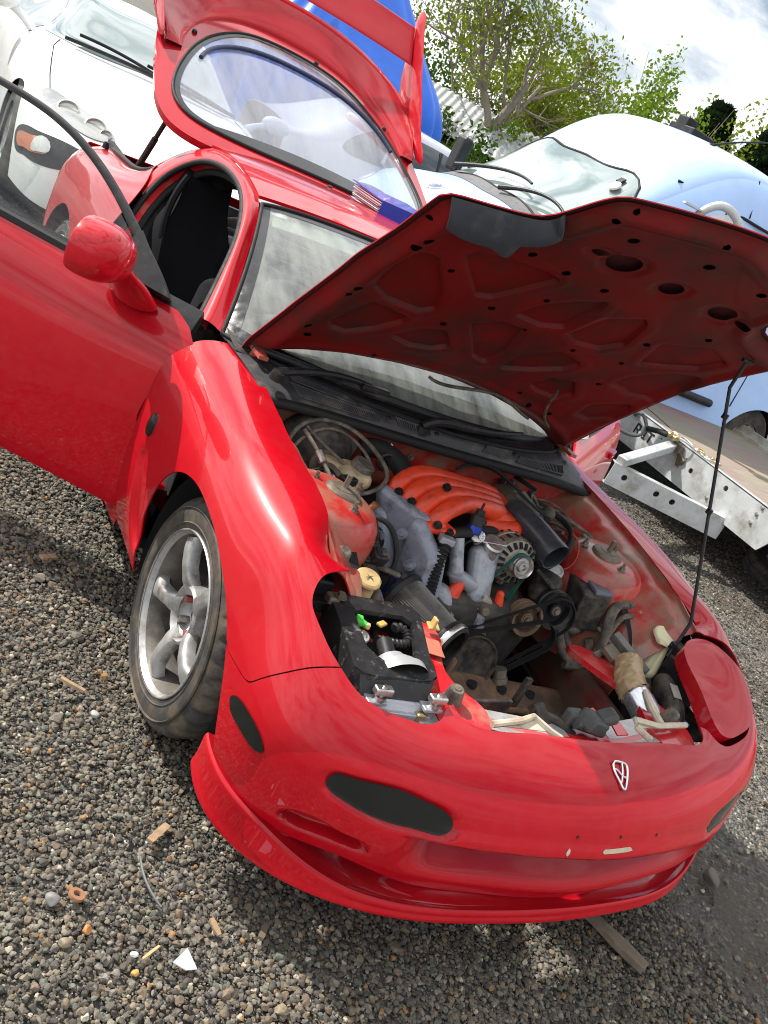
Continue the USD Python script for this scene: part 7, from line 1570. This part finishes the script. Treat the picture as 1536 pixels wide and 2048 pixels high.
def shed():
    t = thing('shed', 'low cream shed with pale corrugated roof behind the bushes', 'shed', loc=(8.5, 15.8, -.25), rz=math.radians(-38))
    CR = plain('cream_boards', (0.52, 0.50, 0.38), 0.7, var=0.1, scale=8, dirt=(0.3, 0.27, 0.18), dirt_amt=0.3)
    w = part(t, 'wall', MB().box((0, 0, .95), (4.6, 3.0, 1.9)), CR)
    for k in range(11): part(w, 'board', MB().box((-2.1 + .42 * k, -1.515, .95), (.40, .03, 1.88)), CR)
    part(t, 'window', MB().box((.9, -1.54, 1.2), (.8, .03, .6)), DARK_GLASS); part(t, 'door', MB().box((-1.2, -1.54, .92), (.8, .03, 1.75)), plain('grey_door', (0.3, 0.31, 0.3), 0.6))
    RF = plain('pale_roof_sheet', (0.36, 0.375, 0.375), 0.6, var=0.08, dirt=(0.35, 0.35, 0.3), dirt_amt=0.3)
    for s in (-1, 1):
        x = np.linspace(-2.5, 2.5, 200); y = np.linspace(0, 1.8, 6); X, Y = np.meshgrid(x, y, indexing='ij')
        P = np.stack([X, Y * s, 2.75 - .42 * Y + .018 * np.sin(X * 42)], -1); part(t, 'roof', thicken(grid(P, flip=(s < 0)), .01), RF, 60)
    for s in (-1, 1): part(t, 'gable', (np.array([(2.3 * s, -1.5, 1.9), (2.3 * s, 1.5, 1.9), (2.3 * s, 0, 2.7)]), np.array([[0, 1, 2]])), CR, False)
shed()
def logs():
    rng = np.random.default_rng(3); LG = plain('grey_brown_log', (0.13, 0.10, 0.075), 0.85, var=0.4, scale=20, bump=0.004)
    for k in range(14):
        y = rng.uniform(-.1, .1); z = .10 + .17 * (k // 5) + rng.uniform(-.02, .02); m = MB(); c = A(5.35 + rng.uniform(-.1, .1), 10.6 + (k % 5) * .20 + .1 * (k // 5), .17 + z)
        d = A(rng.normal(0, .06), rng.normal(0, .05), 0) + A(.9, -.15, 0); m.cyl(c - d * .9, c + d * rng.uniform(.5, .9), rng.uniform(.06, .10), n=10)
        obj('log', m, LG, ('bottom row log, ', 'middle row log, ', 'top row log, ')[k // 5] + ('nearest the tarpaulin edge', 'second along the stack', 'in the middle of the stack', 'fourth along the stack', 'at the far end of the stack')[k % 5] if k < 14 else '', 'log', 'stacked logs by the tarpaulin', smooth=40)
logs()
# ------------------------------------------------------------------ trees and bushes
BARK = plain('grey_brown_bark', (0.17, 0.145, 0.115), 0.9, var=0.35, scale=14, bump=0.004)
TWIG = plain('pale_twig', (0.20, 0.165, 0.125), 0.9, var=0.25)
def leaf_mat(name, c1, c2, tr=0.45):
    return mat(name, {'oi': ('geometry', {}), 'r': ('rgb_ramp', {'ramp': [(0.0, c1), (1.0, c2)]}), 'd': ('diffuse_bsdf', {}), 't': ('translucent_bsdf', {}), 'm': ('mix_closure', {'fac': tr})},
               [('oi.random_per_island', 'r.fac'), ('r.color', 'd.color'), ('r.color', 't.color'), ('d.BSDF', 'm.closure1'), ('t.BSDF', 'm.closure2')], surface='m.closure')
LEAF_SPRING = leaf_mat('spring_leaf', (0.16, 0.20, 0.020), (0.34, 0.36, 0.045))
LEAF_HEDGE = leaf_mat('hedge_leaf', (0.055, 0.105, 0.016), (0.16, 0.23, 0.03))
LEAF_BRIGHT = leaf_mat('bright_hedge_leaf', (0.14, 0.22, 0.02), (0.30, 0.36, 0.04))
LEAF_DARK = leaf_mat('conifer_needle', (0.014, 0.026, 0.010), (0.045, 0.058, 0.020), 0.2)
def leaves(P, rng, size, name=None, aspect=1.7):
    """Small folded leaf quads (two triangles) at the points P."""
    n = len(P); q = Rot.random(n, random_state=rng.integers(1 << 30)).as_matrix(); s = size * rng.uniform(.6, 1.3, n)
    base = A((0, -.5 * aspect, 0), (.5, 0, .12), (0, .5 * aspect, 0), (-.5, 0, .12))
    v = np.einsum('nij,kj->nki', q, base) * s[:, None, None] + P[:, None]
    i = np.arange(n)[:, None] * 4
    return v.reshape(-1, 3), np.vstack([i + [0, 1, 2], i + [0, 2, 3]])
def branches(rng, o, d, length, r, depth, out, tips, spread=.55, up=.15, bend=.25, kids=(2, 4)):
    k = 6; pts = [np.array(o, float)]; dd = np.array(d, float) / np.linalg.norm(d)
    for i in range(k):
        dd = dd + rng.normal(0, bend / k * 1.6, 3) + A(0, 0, up / k); dd /= np.linalg.norm(dd); pts.append(pts[-1] + dd * length / k)
    out.append((np.array(pts), r, max(r * .45, .004)))
    if depth == 0:
        tips += [pts[-1], pts[-2], pts[-3]]; return
    for c in range(rng.integers(*kids) + (1 if depth > 1 else 0)):
        t = rng.uniform(.35, 1.0); j = int(t * k); side = rng.normal(size=3); side -= dd * (side @ dd); side /= np.linalg.norm(side)
        branches(rng, pts[min(j, k)], dd * .75 + side * spread * rng.uniform(.7, 1.4), length * rng.uniform(.55, .78), r * .55, depth - 1, out, tips, spread, up, bend, kids)
def tree(name, label, loc, seed, height, trunk_r, lean=(0, 0, 1), depth=4, leaf=LEAF_SPRING, leaf_size=.05, per_tip=6, spread=.6, jitter=.16, cat='tree', group=None, kids=(2, 4), frac=.42):
    rng = np.random.default_rng(seed); out, tips = [], []
    branches(rng, (0, 0, -.1), lean, height * frac, trunk_r, depth, out, tips, spread, .25, .35, kids)
    t = thing(name, label, cat, group, loc=loc)
    m = MB()
    for p, r0, r1 in out[:1]: m.tube(p, np.linspace(r0, r1, len(p)), 10)
    part(t, 'trunk', m, BARK, True)
    m = MB()
    for p, r0, r1 in out[1:]: m.tube(p, np.linspace(r0, r1, len(p)), 6 if r0 > .03 else 4, cap=False)
    part(t, 'branches', m, TWIG, True, kind='stuff')
    if per_tip:
        T = np.array(tips); P = np.repeat(T, per_tip, 0) + rng.normal(0, jitter, (len(T) * per_tip, 3)) * (1, 1, .8)
        part(t, 'crown', leaves(P, rng, leaf_size), leaf, False, kind='stuff')
    return t
def bush(name, label, loc, seed, size, n, leaf, leaf_size=.07, cat='bush', group=None, lumps=9, stems=7):
    rng = np.random.default_rng(seed); sx, sy, sz = size
    t = thing(name, label, cat, group, loc=loc)
    c = rng.uniform(-1, 1, (lumps, 3)) * [.62, .55, .42] + [0, 0, .45]; c[:, 2] = np.abs(c[:, 2]); rr = rng.uniform(.25, .48, lumps)
    w = rr ** 2 / (rr ** 2).sum(); k = rng.choice(lumps, n, p=w); d = rng.normal(size=(n, 3)); d /= np.linalg.norm(d, axis=1, keepdims=True)
    P = c[k] + d * (rr[k] * rng.random(n) ** .35 * rng.uniform(.8, 1.15, n))[:, None]
    cl = meshkit.fbm(P * 5, 3, seed); P = P[(cl > .40) | (rng.random(n) < .35)]; P = P[P[:, 2] > 0]
    P = P * [sx, sy, sz]
    part(t, 'crown', leaves(P, rng, leaf_size), leaf, False, kind='stuff')
    m = MB()
    for i in range(stems):
        a = A(rng.uniform(-.3, .3) * sx, rng.uniform(-.3, .3) * sy, -.1); b = A(rng.uniform(-.8, .8) * sx, rng.uniform(-.7, .7) * sy, sz * rng.uniform(.8, 1.15)); m.tube([a, .5 * (a + b) + rng.normal(0, .12, 3), b], [.03, .018, .004], 5, 10)
    part(t, 'stems', m, TWIG, True)
    return t
def build_plants():
    tree('spring_tree', 'leaning spring tree with sparse yellow-green leaves behind the tarpaulin', (7.6, 14.6, .1), 21, 8.4, .15, (.30, .0, 1), 5, LEAF_SPRING, .055, 9, .66, .20)
    tree('spring_tree', 'thin spring tree in first leaf left of the leaning one', (5.4, 15.8, .1), 8, 7.2, .12, (-.1, .1, 1), 5, LEAF_SPRING, .050, 6, .58, .18)
    tree('spring_tree', 'young multi-branched tree at the back edge of the bushes', (11.2, 18.2, .1), 33, 5.6, .10, (.15, 0, 1), 5, LEAF_SPRING, .065, 4, .66, .15)
    specs = [((6.6, 13.0), (1.3, 1.1, 1.75), 3600, LEAF_HEDGE, 'dark green bush right of the blue tarpaulin'), ((10.6, 16.6), (2.2, 1.6, 2.9), 7000, LEAF_HEDGE, 'large rounded green bush right of the shed roof'),
             ((13.0, 17.4), (1.9, 1.5, 4.0), 6800, LEAF_BRIGHT, 'bright yellow-green bush above the van screen'), ((11.4, 14.0), (1.8, 1.3, 2.5), 5600, LEAF_HEDGE, 'low green bush behind the van bonnet'),
             ((14.9, 17.8), (1.9, 1.5, 4.9), 7600, LEAF_BRIGHT, 'tallest sunlit bush in fresh leaf behind the van roof'), ((8.0, 12.6), (1.1, .9, 1.55), 2900, LEAF_BRIGHT, 'small leafy bush in front of the shed'),
             ((16.8, 18.2), (1.5, 1.3, 4.9), 3600, LEAF_SPRING, 'thin spring bush at the right end of the row'), ((9.6, 20.5), (2.8, 1.6, 4.6), 8500, LEAF_HEDGE, 'tall dense bush behind the leaning tree')]
    specs += [((7.4, 14.0), (1.2, 1.0, 1.9), 4200, LEAF_HEDGE, 'bush in mixed green hiding the left end of the shed'), ((9.6, 14.6), (1.3, 1.1, 2.2), 4800, LEAF_BRIGHT, 'yellow-green bush covering the shed wall'),
              ((12.3, 16.0), (1.7, 1.3, 3.2), 6500, LEAF_HEDGE, 'green bush between the shed and the sunlit one'), ((14.2, 16.4), (1.5, 1.2, 3.5), 5600, LEAF_HEDGE, 'dark lower bush under the tallest sunlit bush'),
              ((18.6, 19.2), (1.6, 1.3, 4.4), 5200, LEAF_HEDGE, 'green bush left of the conifers')]
    for k, (xy, sz, n, lf, lb) in enumerate(specs): bush('bush', lb, (*xy, .1), 50 + k, sz, n, lf, .075, group='bushes along the back of the yard')
    for k, (x, y, h) in enumerate(((23.6, 25.6, 6.6), (25.2, 24.0, 7.8), (27.4, 23.0, 8.0), (25.4, 27.5, 7.4))):
        rng = np.random.default_rng(80 + k); t = thing('conifer', ['dark conifer nearest the van roof vent', 'tallest dark conifer at the right edge', 'dark conifer cut by the right edge of the view', 'dark conifer standing behind the others'][k], 'tree', 'dark conifers on the right', loc=(x, y, 0))
        m = MB(); m.tube([(0, 0, -.1), (0, 0, h * .9)], [.16, .03], 8); part(t, 'trunk', m, BARK, True)
        n = 16000; z = rng.random(n) ** .85; a = rng.uniform(0, 6.28, n); lump = meshkit.fbm(np.c_[np.cos(a) * 1.6, np.sin(a) * 1.6, z * 4.5], 4, 40 + k); r = np.maximum(1.02 - z, 0) ** .55 * 1.9 * (.35 + 1.35 * lump) * rng.random(n) ** .35 + .08
        cl = meshkit.fbm(np.c_[np.cos(a) * 3, np.sin(a) * 3, z * 8], 3, k); keep = cl + rng.random(n) * .35 > .54
        P = np.c_[r * np.cos(a), r * np.sin(a), .5 + z * (h - .5) - .25 * r][keep]; part(t, 'crown', leaves(P, rng, .15, aspect=2.4), LEAF_DARK, False, kind='stuff')
    for k, (x, y) in enumerate(((20.5, 25.0), (22.0, 27.0), (18.6, 26.0))):
        tree('bare_tree', ['bare pale twiggy tree left of the conifers', 'bare twiggy tree just behind the conifers', 'bare twiggy tree behind the bushes'][k], (x, y, .1), 100 + k, 7.2, .10, (0, 0, 1), 5, per_tip=0, spread=.42, kids=(2, 4))
build_plants()

# ------------------------------------------------------------------ loose things
def small_things():
    # lever-arch binder lying on the roof
    b = thing('ring_binder', 'blue ring binder stuffed with papers lying on the red roof', 'binder', loc=(.165, 1.775, 1.232), rz=.12)
    BL = plain('blue_binder_board', (0.012, 0.03, 0.30), 0.35, var=0.08, coat=0.3)
    part(b, 'spine', MB().box((.16, .0, .034), (.32, .004, .065), None), BL)
    part(b, 'cover', MB().box((.16, .14, .0665), (.32, .28, .003), rotm((1, 0, 0), .02)), BL); part(b, 'cover', MB().box((.16, .14, .0025), (.32, .28, .003)), BL)
    rng = np.random.default_rng(2); PP = plain('white_paper', (0.72, 0.68, 0.66), 0.8); PK = plain('pink_paper', (0.55, 0.25, 0.35), 0.8); BR = plain('brown_card', (0.30, 0.16, 0.09), 0.8)
    for k in range(14):
        z = .008 + k * .0040; w = .295 + rng.uniform(-.01, .012); part(b, 'paper', MB().box((.155 + rng.uniform(-.012, .004), .13, z), (w, .23 + rng.uniform(-.02, .03), .0022), rotm((0, 1, 0), rng.normal(0, .012))), (PP, PK, PP, BR, PP, PK)[k % 6])
    # debris on the gravel
    WD = plain('weathered_wood', (0.30, 0.20, 0.12), 0.85, var=0.35, scale=40, bump=0.001)
    def chip(x, y, l, w, h, a, lab, mt=WD, nm='wood_chip', cat='wood chip', tilt=.15, seed=0):
        rng = np.random.default_rng(seed); xs = np.linspace(-.5, .5, 8); v = []
        wj = w * (1 - .5 * np.abs(xs) ** 1.5) * rng.uniform(.85, 1.15, 8); hj = h * rng.uniform(.8, 1.1, 8)
        P = np.stack([np.stack([xs * l, s * wj / 2, t * hj / 2 + .0 * xs], 1) for s, t in ((-1, -1), (1, -1), (1, 1), (-1, 1))], 1)
        m = MB(); m.add(grid(P, closed_v=True, flip=True)); 
        for e, fl in ((0, False), (-1, True)): m.add((P[e], np.array([[0, 1, 2], [0, 2, 3]])[:, ::-1] if fl else np.array([[0, 1, 2], [0, 2, 3]])))
        v, f = m.mesh(); v = v @ rotm((0, 1, 0), tilt).T @ rotm((0, 0, 1), a).T + A(x, y, .016 + h / 2)
        obj(nm, (v, f), mt, lab, cat, smooth=25)
    chip(-.872, -.462, .085, .019, .008, .75, 'long split wood chip lying left of the chin spoiler', seed=1)
    chip(-.80, -.715, .040, .013, .006, -1.3, 'short orange-brown wood chip below the chin spoiler', seed=2)
    chip(-.955, -.762, .055, .006, .004, .6, 'thin straw-like splinter beside the white shard', plain('straw', (0.45, 0.33, 0.16), 0.8), seed=3)
    chip(-.99, .62, .06, .022, .008, .5, 'flat pale wood flake near the front tyre', seed=4)
    chip(-1.0, .03, .07, .012, .008, -.5, 'thin wood splinter left of the front tyre', seed=5)
    chip(.36, -.845, .20, .045, .018, -1.15, 'grey wooden batten poking out under the front bumper', plain('grey_batten', (0.16, 0.125, 0.09), 0.9, var=0.35, scale=30, bump=0.001), 'wooden_batten', 'batten', .02, 6)
    chip(-.69, -.735, .05, .014, .007, .9, 'dark bark sliver in the shade of the spoiler', plain('dark_bark', (0.12, 0.09, 0.06), 0.9), seed=7)
    chip(-.945, -.50, .030, .011, .006, 1.2, 'small black plastic scrap among the stones', BLACK, 'plastic_scrap', 'scrap', .3, 8)
    v = np.array([(0, 0, .022), (.046, .004, .024), (.036, -.040, .014), (.014, -.028, .016)]); 
    obj('plastic_shard', thicken((v @ rotm((0, 0, 1), .55).T + A(-.915, -.79, 0), np.array([[0, 2, 1], [0, 3, 2]])), .003), plain('milky_plastic', (0.62, 0.64, 0.72), 0.35, subsurface_weight=0.2), 'milky white plastic shard on the gravel by the bottom edge', 'shard', smooth=False)
    rng = np.random.default_rng(9)
    def pebble(x, y, s, col, lab, cat='pebble', seed=0):
        vv, ff = stone_mesh(np.random.default_rng(seed), 0); c = trimesh.Trimesh(vv, ff, process=False).subdivide_loop(1); v = np.array(c.vertices) * s
        obj('pebble', (v @ rotm((0, 0, 1), seed).T + A(x, y, s * .45), np.array(c.faces)), plain(f'pebble_{seed}', col, 0.6, var=0.18), lab, cat, smooth=40)
    pebble(-1.07, -.69, .014, (0.45, 0.19, 0.06), 'smooth orange pebble at the lower left', seed=21)
    pebble(-.985, -.755, .012, (0.58, 0.58, 0.56), 'rounded white pebble beside the straw splinter', seed=22)
    pebble(-.99, -.795, .011, (0.50, 0.27, 0.06), 'amber pebble below the white one', seed=23)
    pebble(-1.13, -.62, .024, (0.16, 0.155, 0.15), 'largest grey stone at the lower left', seed=24)
    pebble(-1.12, -.72, .022, (0.19, 0.15, 0.10), 'brownish rounded stone near the lower left corner', seed=25)
    pebble(.98, -.66, .055, (0.11, 0.09, 0.075), 'broad flat dark stone right of the bumper', seed=26)
    pebble(-.95, -.07, .020, (0.28, 0.27, 0.25), 'pale flat stone by the front tyre', seed=27)
    ring = MB(); ring.lathe([(.009, 0), (.017, .0), (.018, .004), (.017, .008), (.009, .008), (.008, .004), (.009, 0)], (-1.085, -.62, .016), (.2, .1, 1), 24)
    obj('rusty_washer', ring, plain('rust', (0.25, 0.12, 0.06), 0.8, var=0.3), 'small rusty washer lying near the orange pebble', 'washer')
    obj('cable_tie', MB().tube([(-.93, -.53, .022), (-.935, -.58, .026), (-.925, -.63, .024), (-.91, -.66, .02)], .003, 5, 20), plain('grey_cable_tie', (0.10, 0.11, 0.11), 0.5), 'bent grey cable tie lying on the gravel', 'cable tie')
    obj('wire_offcut', MB().tube([(-1.31, .34, .02), (-1.24, .30, .03), (-1.20, .33, .028), (-1.215, .40, .022)], .004, 5, 20), plain('white_offcut', (0.6, 0.58, 0.5), 0.6), 'curled white wire offcut at the left edge', 'wire')
small_things()
